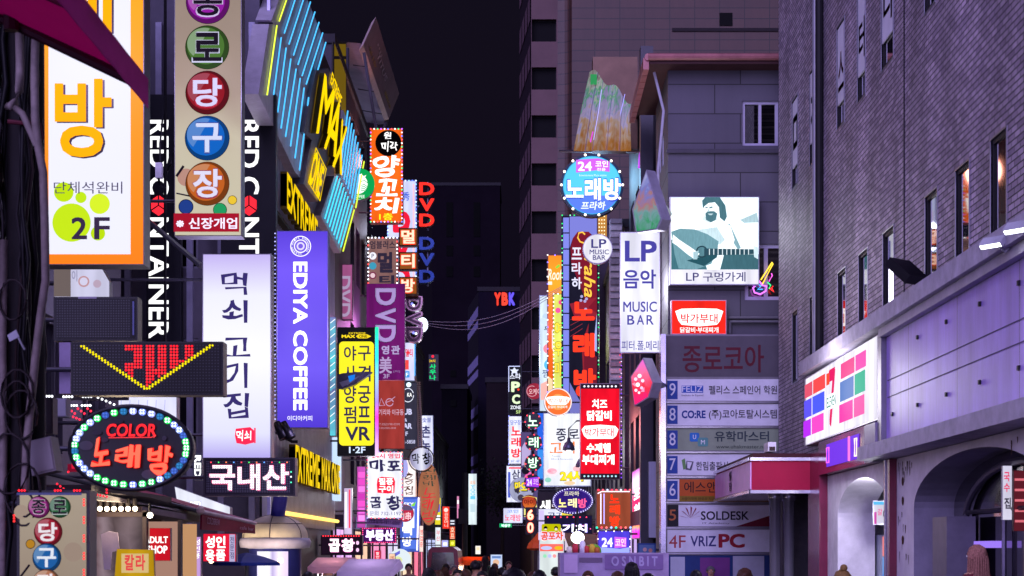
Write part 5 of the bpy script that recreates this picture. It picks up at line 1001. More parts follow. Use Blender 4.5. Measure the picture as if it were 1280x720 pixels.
# lightbox with yellow letters
OR = '#ff9a0c'
it = [R(61, -160, 163.5, 318, '#ececff', .88, 'white_print'),
      [[T(c, 69+dx, y0+dy, 140+dx, y1+dy, h, .035, e) for dx, dy, h, e in ((2.6, 1.6, '#2a1c28', 0), (0, 0, '#ffa808', 1.0))] for c, y0, y1 in (('래', -70, 41), ('방', 99, 197))],
      C(80.5, 240.7, 12.2, '#b4d410'), C(102, 247.5, 7, '#b4d818'), C(125.5, 255.5, 12.7, '#c8e028'), C(90.5, 279, 24, '#b8d818'), C(123.5, 292.5, 9, '#b0d010'),
      T('단체석완비', 68.5, 228, 154, 243, '#433a58', .0), T('2', 90.5, 272.5, 110, 300, '#332644', .035), T('F', 119, 272.5, 138.5, 300, '#332644', .035)]
sign('blade_sign', 'large white lightbox with orange border and yellow karaoke letters, 2F below', 'sign', FP(18), (54, -170, 180, 331), it, .3, '#6a6672', None, 1, 1, wall=-6.9, facemat=grad([(0, '#f47a14'), (.3, '#ff8c18'), (.7, '#ffa010'), (1, '#ff9410')], 'z', 5, 8.8, 1.0))
# long billiard sign
def bball(ch, cx, cy_, r, h, hh, tc, oc=None, e=.55):
    dk_ = '#'+''.join('%02x' % int(int(h[i:i+2], 16)*.62) for i in (1, 3, 5))
    return [[C(cx, cy_, r, '#1c1622', e=.02, n=40), C(cx, cy_, r-.5, dk_, e=e, n=40), C(cx-r*.06, cy_-r*.06, r*.84, h, e=e, n=40), Q(ell(cx-r*.12, cy_-r*.16, r*.78, r*.72, 20, math.pi*.72, math.pi*1.6), hh, e),
            T(ch, cx-r*.66, cy_-r*.66, cx+r*.66, cy_+r*.66, tc, .04, e*1.4, o=(oc, .06) if oc else None)]]
it = bball('종', 260, 3, 27.5, '#b026c0', '#c868d0', '#1c1426', '#d8c8f0')+bball('로', 259.5, 60, 27.5, '#5a8a3c', '#9cbc90', '#1c1426', '#d8d8f4')+bball('당', 260, 117, 27.5, '#a81c28', '#b85060', '#dcd8fa', '#c02840')+bball('구', 260, 174, 28, '#1878e8', '#68a0f0', '#d8e0ff', '#4050a0')+bball('장', 260.5, 231, 27.5, '#e8742c', '#f0a070', '#e8e4ff', '#a03c50')
it = [LN([(221, 221), (230, 208)], 1.6, '#221a24', 0, 'graphic'), LN([(221, 242), (240, 246)], 1.0, '#221a24', 0, 'graphic'), C(233, 222, 11, '#e8b0a0', e=.5)]+it+[C(234, 260, 9.4, '#16204c', e=.5), C(234, 260, 8.4, '#2848a0', e=.6), C(276.5, 264, 8.7, '#1a5038', e=.5), C(276.5, 264, 7.9, '#28a868', e=.7), C(292, 252, 5.8, '#705818', e=.5), C(292, 252, 5.1, '#f0c838', e=.8),
      R(219, 268.5, 300.5, 291.5, '#b01830', .75), T('※ 신장개업', 222, 274, 298, 288, '#f0e4ff', .03, 1.0)]
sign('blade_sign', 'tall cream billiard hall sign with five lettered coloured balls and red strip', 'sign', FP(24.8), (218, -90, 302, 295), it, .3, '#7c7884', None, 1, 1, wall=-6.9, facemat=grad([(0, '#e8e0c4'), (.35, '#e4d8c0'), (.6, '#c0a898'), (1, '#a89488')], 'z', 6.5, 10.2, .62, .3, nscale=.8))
# black LED boards
def led_face(t, pl, poly, pitch, r, h, nm='unlit_pixels', skip=None):
    x0, y0, x1, y1 = poly; mb = MB(); R_ = r*(pl.at(x0, y0)-pl.at(x0, y0+1)).length
    y = y0
    while y <= y1:
        x = x0
        while x <= x1:
            c = pl.at(x, y, .012); mb.add([c+Vector((-R_, 0, -R_)), c+Vector((R_, 0, -R_)), c+Vector((R_, 0, R_)), c+Vector((-R_, 0, R_))], [(0, 1, 2, 3)], M(h, .3, .2, 0)); x += pitch
        y += pitch
    mb.build(nm, t)
pl = FP(17); t = sign('led_board', 'switched-off black LED board above the red and yellow ticker', 'sign', pl, (67, 371, 172, 426), [R(98, 371, 121, 373.5, '#b8b0c8', .4), R(166, 377, 168, 419, '#7a80b8', .5)], .2, '#100e12', '#0d0c10', 1, 2.5, False, wall=-5.6, arms=1)
led_face(t, pl, (72, 376, 163, 422), 3.2, .8, '#221f28')
pl = FP(16.8); t = sign('led_board', 'black LED ticker board showing a yellow V and broken red letters', 'sign', pl, (88.5, 427, 279, 494), [], .22, '#0e0c11', '#0b0a0e', 1, 2, False, wall=-5.6, arms=1)
led_face(t, pl, (93, 432, 275, 490), 3.75, .8, '#1e1b26')
yd = [];
for i in range(22): x = 102+3.75*i; y = 433+i*2.52; yd += [(x, y), (x+3.4, y)]
for i in range(22): x = 266-3.75*i; y = 432+i*2.55; yd += [(x, y), (x-3.4, y)]
rd = []
def vl(x): return 433+(x-102)*.675 if x < 184 else 488-(x-184)*.68
for i in range(24):
    for j in range(16):
        x, y = 158+3.75*i, 433+3.75*j
        if y > vl(x)-5: continue
        on = (i < 6 and j < 2) or (3 <= i < 6 and j < 8) or (i < 6 and 6 <= j < 8) or (i < 3 and j >= 8) or (7 <= i < 10) or (11 <= i < 14) or (7 <= i < 14 and 8 <= j < 10) or (15 <= i < 18) or (15 <= i < 22 and 5 <= j < 8) or (20 <= i < 23 and j < 5)
        if on: rd.append((x, y))
items_to(t, pl, [dict(DOT(yd, 1.35, ['#ffe800'], 1.0), k='d'), DOT(rd, 1.6, ['#ff1c2c', '#ff3038'], 1.25)])
mb = MB(); mb.box(tuple(W(74, 492, 17)), tuple(W(88, 428, 17)+Vector((0, .2, 0))), M('#b09cc8', .5)); mb.build('side_cover', t)
# oval neon
pl = FP(16); its = [Q(ell(x, y, rx, ry, 12), h, 0) for x, y, rx, ry, h in ((108, 557, 9, 6, '#5a5662'), (187, 593, 10, 6, '#5c5864'), (131, 550, 5, 3, '#48444e'), (122, 541, 6, 3, '#403c48'), (147, 527, 8, 3, '#3c3844'), (206, 548, 3, 3, '#4a4652'))]
its += [T('COLOR', 134, 530, 195.5, 546, '#ff2a34', .04, 1.2, sh=.12, o=('#8a0c14', .05)), LN([(137, 547.5), (190, 547), (196, 544), (193, 547.5)], .5, '#ff4048', 1.1, 'lettering_underline')]
for s_, q in (('노', [(117, 547), (139, 547), (139, 584), (114, 586)]), ('래', [(144, 559), (177, 554), (180, 587), (143, 583)]), ('방', [(184, 557), (219, 556), (216, 596), (186, 592)])):
    its.append(T(s_, 0, 0, 0, 0, '#ff1c1c', .085, 1.0, q=q, wob=.05, sh=.12)); its.append(T(s_, 0, 0, 0, 0, '#ff6a52', .035, 1.15, q=[(x*.96+.04*(q[0][0]+q[1][0])/2, y*.96+.04*(q[0][1]+q[3][1])/2) for x, y in q], wob=.05, sh=.12, ex=.012))
t = sign('oval_sign', 'black oval sign with red COLOR karaoke neon and green-blue lamp ring', 'sign', pl, ell(163.5, 560, 76.5, 52.5, 48), its, .2, '#15121a', None, wall=-5.6, arms=1)
gb = ['#28f060', '#8aa0ff', '#20e858', '#7888ff', '#30f070', '#a0b0ff', '#4058c0', '#28f060', '#98a0ff', '#18c850', '#3a58b0', '#2868a0']
for i, (x, y) in enumerate(ell(163.5, 560, 70, 46, 37)):
    h = random.choice(gb); mb = MB(); c = pl.at(x, y, .02); r = 4.6*16/FPX; mb.prism([c+Vector((r*math.cos(a), 0, r*math.sin(a))) for a in [k*math.pi/5 for k in range(10)]], EY*.03, L(h, .8 if h in ('#4058c0', '#3a58b0', '#2868a0') else 1.0))
    for dx in (-1, 1):
        for dz in (-1, 1): mb.ball(c+Vector((dx*r*.38, -.004, dz*r*.38)), r*.3, L('#e8f8ff' if h not in ('#4058c0', '#3a58b0', '#2868a0') else h, 1.6), 6, 4)
    mb.build('lamp_cluster', t)
mb = MB(); mb.tube([pl.at(x, y, .005) for x, y in ell(163.5, 560, 76, 52, 48)+[(239.5, 560)]], .022, M('#2c2832', .4, .4), 8); mb.build('rim', t)
# lower billiard sign
it = [C(50, 634, 14, '#2a1a30', e=.05)]+bball('종', 50, 634, 13.6, '#b03898', '#c070b0', '#201828', '#d0b8d0')+bball('로', 77, 634, 13.6, '#3c7850', '#80a090', '#201828', '#c8d0d0')+bball('당', 63, 665, 17.8, '#b82840', '#c86878', '#f0e8f0')+bball('구', 62, 697, 18, '#2870c0', '#70a0d8', '#e8ecf8')+bball('장', 62, 728, 17, '#d08868', '#e0b098', '#f0e8f0')
it = [C(27, 640, 9, '#c8b0a0', e=.5), C(92, 690, 12, '#c0a898', e=.5), LN([(26, 722), (38, 706)], 1.4, '#2a2028', 0, 'graphic'), C(39, 680, 6, '#3a2418', e=.1), C(39, 680, 5.2, '#c08828', e=.7), R(22, 616, 103, 619, '#5a58a0', .5)]+it
t = sign('blade_sign', 'small cream billiard sign with two and more balls in a red-lamped black frame', 'sign', FP(13), (21, 613, 112, 745), it, .22, '#17131a', None, 1, 4, wall=-4.6, facemat=grad([(0, '#a89484'), (1, '#c4b4a0')], 'z', 1.5, 2.5, .6, .3))
items_to(t, FP(12.98), [DOT([(105.5+dx, y+dy) for y in (628, 650, 673, 695, 716) for dx in (0,) for dy in (-3.5, 0, 3.5)], 1.5, ['#ff3838'], 1.8), DOT([(x+dx, 613.2) for x in (28, 73, 97) for dx in (-3.5, 0, 3.5)], 1.4, ['#ff2030'], 1.8), DOT([(18.5, 648+dy) for dy in (-3.5, 0, 3.5)], 1.5, ['#ff3030'], 1.6)])
# meat restaurant lightbox
BK = '#332a66'
it = [T('먹', 277, 340, 309, 370, BK, .02, wob=.05), T('쇠', 277, 374, 309, 405, BK, .02, wob=.05), T('고', 279, 421, 313, 447, BK, .02, wob=.05), T('기', 280, 452, 309, 487, BK, .02, wob=.06), T('집', 279, 490, 311, 524, BK, .02, wob=.05),
      Q([(295, 536), (313, 534), (320, 540), (319, 553), (307, 556), (296, 554), (294, 545)], '#f02850'), T('먹쇠', 296, 538, 314, 551, '#fff', .03, 1.2, wob=.05), R(318, 535, 320, 554, '#f04060')]
sign('blade_sign', 'tall white lightbox with five dark blue brush letters and a red stamp', 'sign', FP(26.8), (253, 317, 339, 573.5), it, .3, '#8a8696', None, 1, 1.2, wall=-6.9, facemat=grad([(0, '#b4a8f0'), (.12, '#e4e4ff'), (.5, '#fbfbff'), (.8, '#f0f0ff'), (1, '#c4b4f4')], 'z', 3.4, 6.6, .84))
# LED board with white letters
pl = FP(25.6); t = sign('led_board', 'grey LED board with white and red beef letters under the white lightbox', 'sign', pl, (254, 572, 369, 620), [], .3, '#3c3848', '#2a2838', .4, 2, False, wall=-6.9, arms=1)
led_face(t, pl, (259, 577, 364, 616), 2.1, .55, '#6a6888')
items_to(t, pl, [T('국내산', 262, 580, 361, 613, '#fff2ff', .05, 1.35, o=('#ff2878', .055)), DOT([(264+9.5*i, 578) for i in range(11)], .9, ['#ff4050', '#40e060', '#ff8040', '#60a0ff'], 1.6), DOT([(364, 590), (364, 596), (364, 603)], 1.1, ['#50e0b0', '#fff'], 1.5)])
# coffee sign
it = [T('EDIYA', 366.5, 327, 384.5, 405, '#fff', .05, 1.3, rot=1), T('COFFEE', 366.5, 413, 384.5, 513, '#fff', .05, 1.3, rot=1), C(376, 308, 13, '#f4f0ff', e=1.2), C(376, 308, 12, '#6048d8', e=.9), C(376, 308, 8.4, '#f0ecff', e=1.1), C(376, 308, 7.2, '#7860e0', e=.9), C(376, 308, 5, '#d8d0ff', e=1.0), C(376, 308, 3, '#7860e0', e=.9)]
for i, c in enumerate('EDIYA ESPRESSO  COFFEE '):
    a = -math.pi+.25+i*2*math.pi/23
    if c != ' ': cx, cy_ = 376+10.3*math.cos(a), 308+10.3*math.sin(a); it.append(T(c, cx-1, cy_-1.3, cx+1, cy_+1.3, '#f4f0ff', .02))
it += [T('이디아커피', 360, 520, 391, 526.5, '#f0ecff', .02)]
t = sign('blade_sign', 'tall violet lightbox reading COFFEE sideways under a round white emblem', 'sign', FP(32.9), (346, 288.5, 410, 535), it, .3, '#8078c0', None, 1, 1, wall=-5.2, facemat=grad([(0, '#5038d0'), (.3, '#7058f0'), (.5, '#644ce4'), (.8, '#7458f4'), (1, '#5a40d8')], 'z', 4.3, 8.1, .9))
items_to(t, FP(32.88), [LED(344, 292, 345, 534, 5, .9, ['#b8b8ff', '#8888e8'], 1.5, 'l')])
t = thing('spotlight', 'pair of small dark spotlights under the violet coffee sign', 'lamp', W(355, 552, 32)); mb = MB()
for x in (352, 360): p = W(x, 540, 32); mb.tube([p+Vector((-.1, 0, .18)), p+Vector((.06, -.05, -.12))], .07, M('#2a2630', .35, .5), 12, .1)
mb.tube([W(345, 540, 32), W(365, 552, 32), W(372, 552, 32)], .03, M('#2a2630')); mb.build('lamp_head', t, smooth=True)
# yellow arcade sign
BKY = '#2c2a4c'
it = [Q(rrect(424, 427, 467.5, 557, 5), '#f4e428', 1.0, 'face_print'), T('EXTREME', 436, 415.5, 457, 417.6, '#f0d020', .02), T('MAX', 427, 418.5, 444, 422.5, '#f0d020', .08), Q([(445, 420.5), (448, 418), (459, 418), (464, 420.5), (459, 423), (448, 423)], '#f0d020'), T('ONE', 449, 418.8, 459, 422.3, '#1c1a20', .04, .1)]
for s_, y0, y1 in (('야구', 432.5, 451), ('사격', 457, 477), ('양궁', 482.5, 504), ('펌프', 508, 529)): it += [T(s_[0], 430, y0, 445.5, y1, BKY, .02), T(s_[1], 447.5, y0, 463.5, y1, BKY, .02)]
it += [T('VR', 432, 533.5, 463, 551, BKY, .04), T('1·2F', 436.5, 558.5, 457, 566.5, '#d4e4ff', .03)]
t = sign('blade_sign', 'yellow game arcade lightbox in black frame with rainbow tube on its edge', 'sign', FP(45.6), (421.5, 409, 468.5, 570), it, .35, '#2a2832', '#2b2934', .35, .5, True, wall=-5.2)
t2 = MB(); t2.tube([W(471, 409, 45.5), W(471, 570, 45.5)], .045, grad([(0, '#f0c8ff'), (.2, '#c868ff'), (.3, '#ff40d0'), (.42, '#a080ff'), (.6, '#90c8ff'), (.75, '#30e0ff'), (1, '#20e8a0')], 'z', fz(570, 45.5), fz(409, 45.5), 1.2), 10); t2.build('rainbow_tube', t)
t = thing('wing_ornament', 'dark metal wing-shaped ornament with blue glint jutting before the yellow sign', 'ornament', W(425, 486, 44)); mb = MB()
P = [(412, 479), (416, 470), (428, 466.5), (445, 465), (465, 464.8), (456, 472), (443, 481), (428, 486.5), (421, 485), (416, 484)]; mb.prism([W(x, y, 44) for x, y in P], EY*.25, M('#5c5868', .25, .8, .3, 6)); mb.build('wing', t)
mb = MB(); mb.poly([W(x, y, 43.98) for x, y in ((435, 470), (444, 468), (443, 474), (437, 478))], L('#2080f0', .8)); mb.poly([W(x, y, 43.985) for x, y in ((424, 478), (450, 470), (440, 478), (428, 484))], M('#8a8898', .3, .7)); mb.build('painted_glint', t)  # blue glint put on the metal as a glowing patch
mb = MB(); mb.tube([W(414, 480, 44.1), Vector((-5.2, 44.2, W(414, 480, 44).z))], .06, M('#3a3844')); mb.build('mounting_arm', t)
# violet screen strip and lit vertical fronts behind
sign('panel_sign', 'dim pink panel with grey film letters behind the yellow arcade sign', 'sign', FP(50), (418, 330, 441, 400), [T('DVD', 422, 345, 438, 396, '#c8b0d8', .04, .6, rot=1), R(420, 334, 427, 340, '#f050a0')], .2, '#5a3a58', '#c86aa8', .6, 1, wall=-5.2, arms=1)
for i, (x0, y0, x1, y1, D, h, lab) in enumerate(((412, 396, 420, 545, 39, '#60d8e8', 'thin cyan lit panel edge right of the violet coffee sign'), (441, 362, 458, 402, 60, '#b8b0ff', 'pale lilac lit panel right of the dim pink film panel'), (446, 268, 456, 300, 60, '#a090ff', 'small lavender lit panel under the round green logo sign'))):
    sign('panel_sign', lab, 'sign', FP(D), (x0, y0, x1, y1), [LN([(x0+1, y0+8+j*9), (x1-1, y0+3+j*9)], .5, '#ffffff', 1.0, 'graphic') for j in range(int((y1-y0)/9)-1)], .2, '#3a3850', None, .6, .5, wall=-5.2, arms=1, facemat=grad([(0, h), (.4, '#6a68a8'), (.6, h), (1, '#8088c8')], 'z', fz(y1, D), fz(y0, D), .8, .8))
# round green logo
pl = FP(52); it = [C(449, 230, 19.5, '#0a9a4c', e=1.0, n=48), C(447, 230, 12.5, '#f4fff8', e=1.1, n=32), [LN([(447+12*math.cos(a)*.4, 230+k*2.2), (455, 228+k*2.6), (462, 233+k*2.4)], .5, '#0a9a4c', 1, 'graphic') for k, a in ((1, 0), (2, .2), (3, .4), (4, .5), (-1, .6))], Q([(448, 222), (452, 217), (454, 221), (458, 219), (455, 224), (457, 229), (452, 226), (448, 229)], '#ffffff', 1.2), T('COFFEE', 440, 244, 456, 248, '#e8fff0', .02)]
sign('round_sign', 'round green and white coffee emblem sign partly behind neon bars', 'sign', pl, ell(447, 230, 20.5), it, .25, '#3a5a48', '#f0fff4', 1.1, .6, wall=-5.3, arms=1)
# lamb skewer sign
it = [C(485.5, 179, 16.3, '#1a1420', e=.05, n=40), T('미각', 477, 177, 497, 189, '#fff', .05, 1.2, wob=.08), T('원', 480, 165, 489, 174, '#fff', .03, 1.2, wob=.06), T('양', 466, 194, 500, 221, '#fff', .045, 1.25, wob=.035, sh=.1), T('꼬', 470, 224, 497, 246, '#fff', .045, 1.25, wob=.035, sh=.1), T('치', 467, 247, 499, 267, '#fff', .045, 1.25, wob=.035, sh=.1), T('1층', 474, 266.5, 491, 275.5, '#ffe020', .025, 1.2), LED(463.5, 161.5, 502.5, 277.5, 4.4, 1.0, ['#ff5060', '#fff', '#40e090', '#c060ff', '#ffe0f0', '#6080ff'], 1.8)]
sign('blade_sign', 'orange lamb skewer sign with white brush letters and coloured bulb border', 'sign', FP(55), (462.5, 160.5, 503.5, 278.5), it, .35, '#8a4020', '#ff6a18', 1.0, 1, wall=-5.2)
# white film-room sign behind
it = [T('秀', 503, 240, 512, 251, '#4060d0', .03), T('D', 491, 263, 513, 291, '#e01838', .1), T('V', 491, 300, 513, 325, '#e01838', .1), T('D', 491, 332, 513, 362, '#e01838', .1), LED(485, 226, 520, 372, 4.4, .9, ['#80c0ff', '#5078ff', '#c8e8ff'], 2.0, 'tr'), LED(485, 279, 486, 372, 4.4, .9, ['#80c0ff', '#c8e8ff'], 2.0, 'l'), R(516, 230, 518, 372, '#f8c0d0')]
sign('blade_sign', 'white blade sign with giant red film letters and blue bulb border', 'sign', FP(63), (484, 225, 521, 374), it, .35, '#7078a8', '#d0d4ff', 1.1, 1.5, wall=-5.2)
def chan(label, y0s, h, hs, lit, D, dark=False):
    t = thing('channel_letters', label, 'sign', W(534, y0s[-1]+18, D)); m2 = MB(); pl = FP(D)
    for c, y in zip('DVD', y0s): put_text(m2, pl, c, [(524.5, y), (543.5, y), (543.5, y+16), (524.5, y+16)], L(h, 1.1) if lit else M(h, .4), .0, .05, ex=.35, side=M(hs, .4))
    m2.build('lettering', t); mb = MB(); mb.tube([W(535, y0s[0]-2, D+.1), W(535, y0s[-1]+19, D+.1)], .045, M('#8a88a0', .4, .6))
    for y in y0s: p = W(524, y+8, D+.1); mb.tube([p, Vector((-5.1, p.y, p.z))], .035, M('#8a88a0', .4, .6))
    mb.build('mounting_frame', t)
chan('three glowing red DVD channel letters stacked against the night sky', (230, 250, 269), '#ff3028', '#701010', True, 74)
chan('three unlit blue DVD channel letters below the red ones', (298, 318, 339), '#3458b0', '#283a70', False, 73.5)
t = thing('box_letter_sign', 'three brown boxes with glowing red-white letters stacked under the lamb sign', 'sign', W(510, 372, 60))
for ch, y0 in (('멀', 285), ('티', 315), ('방', 346)):
    pl = FP(60); mb = MB(); mb.prism([pl.at(498.5, y0), pl.at(522, y0), pl.at(522, y0+22.5), pl.at(498.5, y0+22.5)], EY*.35, M('#6a4024', .5)); d = mb.build('letter_box', t)
    mb = MB(); mb.prism([pl.at(500, y0+1.3, .01), pl.at(520.5, y0+1.3, .01), pl.at(520.5, y0+21, .01), pl.at(500, y0+21, .01)], EY*.008, L('#9a5420', .75)); mb.build('face_panel', d)
    items_to(d, pl, [T(ch, 501.5, y0+2.5, 518.5, y0+20, '#ffd0b4', .05, 1.25, o=('#ff2818', .09))], off0=.02)
mb = MB()
for y0 in (290, 320, 350): p = W(500, y0+8, 60.2); mb.tube([p, Vector((-5.15, p.y, p.z))], .04, M('#4a4854'))
mb.build('mounting_arm', t)
it = [T('엄블러스', 462.5, 301, 494, 311, '#2a2436', .03), T('멀', 472, 315, 491, 341, '#2c2438', .06), T('티', 474, 344, 493, 356, '#2c2438', .06), C(466, 320, 4.6, '#f0f0ff', e=.9), T('P', 464.5, 317.5, 467.5, 322.5, '#303048'), C(466, 332.5, 4.6, '#40a0c0', e=.8), C(466, 344.5, 4.6, '#803050', e=.8), C(466, 344.5, 3, '#f0d0d8', e=.8), LED(460.5, 297.5, 496.5, 373, 4.6, 1.1, ['#f8f8ff', '#e8e8ff', '#fff', '#c0c8ff', '#ff5050'], 2.0, 'tlr')]
sign('blade_sign', 'brownish pink sign with thick dark letters and white bulb border', 'sign', FP(57.5), (459.5, 296.5, 497.5, 374), it, .3, '#4a3a40', '#a87a78', .62, 1, wall=-5.2, tube=.2)
it = [T('D', 469, 340, 495, 382, '#a58fc8', .05, .9, rot=1, o=('#2a1838', .05)), T('V', 469, 385, 495, 404, '#a58fc8', .05, .9, rot=1, o=('#2a1838', .05)), T('D', 469, 406, 495, 428, '#a58fc8', .05, .9, rot=1, o=('#2a1838', .05)), T('영', 477, 432, 486.5, 443, '#b8a8d8', .05, .8), T('관', 489, 432, 500, 443, '#b8a8d8', .05, .8), T('美', 474, 446, 490, 467, '#b8a0d0', .03, .8), T('3F', 479, 467.5, 487, 473, '#b8a0d0', .02, .8), T('[미]', 492, 463, 500, 466, '#a080b8', 0, .8)]
it[0] = T('D', 469, 360, 495, 382, '#a58fc8', .05, .9, rot=1, o=('#2a1838', .05))
sign('blade_sign', 'purple fabric sign with added glow, large sideways grey DVD letters and 3F', 'sign', FP(55.5), (458, 354.5, 506, 475), it, .25, '#5a1a60', '#7a1c78', .75, .4, True, wall=-5.2)  # unlit cloth made to glow in place of light spilling onto it
# chrome letters
t = thing('chrome_letters', 'rosy chrome outline DVD letters hanging beside the purple sign', 'sign', W(517, 431, 61)); m2 = MB(); pl = FP(61); ch_ = M('#a8808c', .2, .9, .1)
for s_, y0, y1 in (('D', 372, 391), ('V', 391, 410), ('D', 410, 430)):
    put_text(m2, pl, s_, [(507, y0), (529, y0), (529, y1), (507, y1)], ch_, .0, .10, rot=1, ex=.4, side=ch_); put_text(m2, pl, s_, [(509, y0+1.5), (527, y0+1.5), (527, y1-1.5), (509, y1-1.5)], M('#543a48', .3, .6), .41, .02, rot=1)
m2.build('lettering', t); items_to(t, pl, [DOT([(516, 382), (518, 384), (518, 418), (521, 419)], 1.6, ['#7a80ff', '#f0f4ff'], 1.8), DOT([(507, 376+i*5) for i in range(11)], .9, ['#d8e0ff'], 1.6)], off0=.42)
mb = MB(); mb.tube([W(518, 372, 61.2), W(518, 430, 61.2)], .04, M('#666')); p = W(508, 400, 61.2); mb.tube([p, Vector((-5.15, p.y, p.z))], .05, M('#666')); mb.build('mounting_arm', t)
t = thing('globe_lamp', 'bright white round lamp glowing behind the chrome letters', 'lamp', W(529, 412, 63)); mb = MB(); mb.ball(W(528, 406, 63), .21, L('#e0e8ff', 2.5, True), 14, 10, (1, 1, 1.3)); mb.build('globe', t, smooth=True); mb = MB(); p = W(526, 400, 63); mb.tube([p, Vector((-5.15, p.y, p.z))], .03, M('#666')); mb.build('arm', t)
it = [T('멀티', 507, 436, 516, 446, '#e04040', .05), C(510, 441, 2, '#e83040'), R(506, 450, 511, 462, '#e84848'), Q(rrect(506, 464, 512, 472, 1), '#3090e0'), T('F', 507.5, 466, 510.5, 470.5, '#fff', .03), LN([(518.5, 430), (518.5, 474)], .6, '#30a0ff', 1.4)]
sign('blade_sign', 'pale blue-edged blade sign below the chrome letters', 'sign', FP(64), (504, 428, 519.5, 476), it, .25, '#4080b0', '#d4d4ff', 1.1, .5, wall=-5.15, arms=1)
# red japanese-looking sign
it = [LN([(474, 507), (476.5, 498), (481, 507), (474, 507)], .55, '#d0a8d0', .8, 'graphic'), LN(ell(487, 503, 4.6, 4.6, 14, .3, 6.2), .55, '#d0a8d0', .8, 'graphic'), LN([(483, 503), (491, 500)], .4, '#d0a8d0', .8, 'graphic'), LN([(490, 499), (494, 496)], .4, '#d0a8d0', .8, 'graphic'), T('기리와 이규동', 473.5, 511.5, 504.5, 519, '#d8b0c8', .01, .85), T('T.02)2198-0290', 474, 529, 500, 532.5, '#c898a8', 0, .8), T('F.02)2702-2848', 474, 534, 495, 537, '#c898a8', 0, .8)]
sign('blade_sign', 'plain brick-red sign with thin pink line drawings and small writing', 'sign', FP(57), (472.5, 475.5, 505.5, 561), it, .25, '#7a3028', '#a83c38', .85, .4, True, wall=-5.2)  # unlit board given its own glow for the spill light on it
it = [LN(ell(510, 494, 7, 8.5, 20), .5, '#e8ecff', 1), T('KA', 509, 491, 515, 496, '#fff', .04), T('PUB', 500, 511, 515, 518.5, '#c8c8ec', .06), T('&', 505, 523, 509, 527, '#c8c8ec', .02), T('BAR', 500, 529, 515, 536, '#c8c8ec', .06), T('3F', 503, 539.5, 510, 545, '#c8c8ec', .03), T('732-5858', 499, 550, 519, 554.5, '#c8c8ec', .02), C(511, 481, 3, '#d8f0ff', e=1.5)]
sign('blade_sign', 'dark slate pub and bar sign with wavy round emblem behind the red sign', 'sign', FP(60), (497, 478, 521, 562), it, .3, '#34323e', '#4a4860', .55, .5, wall=-5.15)
t = thing('lattice_mast', 'beige lattice mast rising beside the dark pub sign', 'mast', W(525, 600, 61)-EZ*W(525, 600, 61).z); mb = MB(); bg_ = M('#b09a98', .5, .2)
A, B_, C2, D2 = W(519, 470, 61), W(526, 600, 61), W(523, 478, 61.3), W(530, 600, 61.3)
for a, b in ((A, Vector((B_.x, B_.y, 0))), (C2, Vector((D2.x, D2.y, 0)))): mb.tube([a, W(522 if a is A else 526, 520, 61), b], .035, bg_)
mb.build('rails', t); mb = MB()
for i in range(46): f = i/46; y = 478+f*122; mb.tube([W(519.6+f*6.4, y, 61), W(525.5+f*4.5, y, 61.3)], .02, bg_, 5)
mb.build('rungs', t)
it = [T('숯불', 528, 522, 539, 528, '#6068b0', .02), V('촌놈집', 527, 532, 538, 584, '#343468', .2, b=.04)]
sign('blade_sign', 'narrow bright white blade sign with dark blue letters at the far left side', 'sign', FP(70), (525, 519, 541.5, 592), it, .3, '#6a70a8', '#e4e6ff', 1.5, .6, wall=-5.1)
t = thing('ball_sign', 'silver glowing ball sign with two black brush letters in a wire hoop', 'sign', W(526, 588, 54)); p = W(526.5, 574, 54); r = 14*54/FPX
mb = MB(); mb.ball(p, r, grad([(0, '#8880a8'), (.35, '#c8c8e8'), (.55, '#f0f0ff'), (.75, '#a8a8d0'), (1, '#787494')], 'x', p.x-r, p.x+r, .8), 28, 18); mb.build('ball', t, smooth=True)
items_to(t, FP(54-r-.02), [T('막', 515, 567, 524.5, 580, '#14101c', .03, .05, wob=.08), T('창', 528, 566, 538, 580, '#14101c', .03, .05, wob=.08)])
mb = MB(); mb.tube([p+Vector(((r+.04)*math.cos(a), 0, (r+.04)*math.sin(a))) for a in [k*math.pi/16 for k in range(33)]], .018, M('#3a3028', .4, .5)); mb.tube([p-EX*r, Vector((-5.2, p.y, p.z))], .03, M('#3a3028', .4, .5)); mb.build('hoop', t)
it = [V('신례바', 529, 586, 544, 608, '#2c4038', .1, b=.0, wob=.1), T('노', 527, 610, 545, 623, '#d82838', .0, .9, wob=.1, sh=.2), T('래', 527, 624, 542, 637, '#d82838', .0, .9, wob=.1, sh=.2), T('방', 527, 638, 546, 652, '#d82838', .0, .9, wob=.1, sh=.2)]
sign('oval_sign', 'tall tan oval board with red handwritten karaoke letters', 'sign', FP(59), ell(536, 618, 13.5, 39, 40), it, .2, '#6a4434', '#c07a58', .75, .5, wall=-5.15, arms=1)
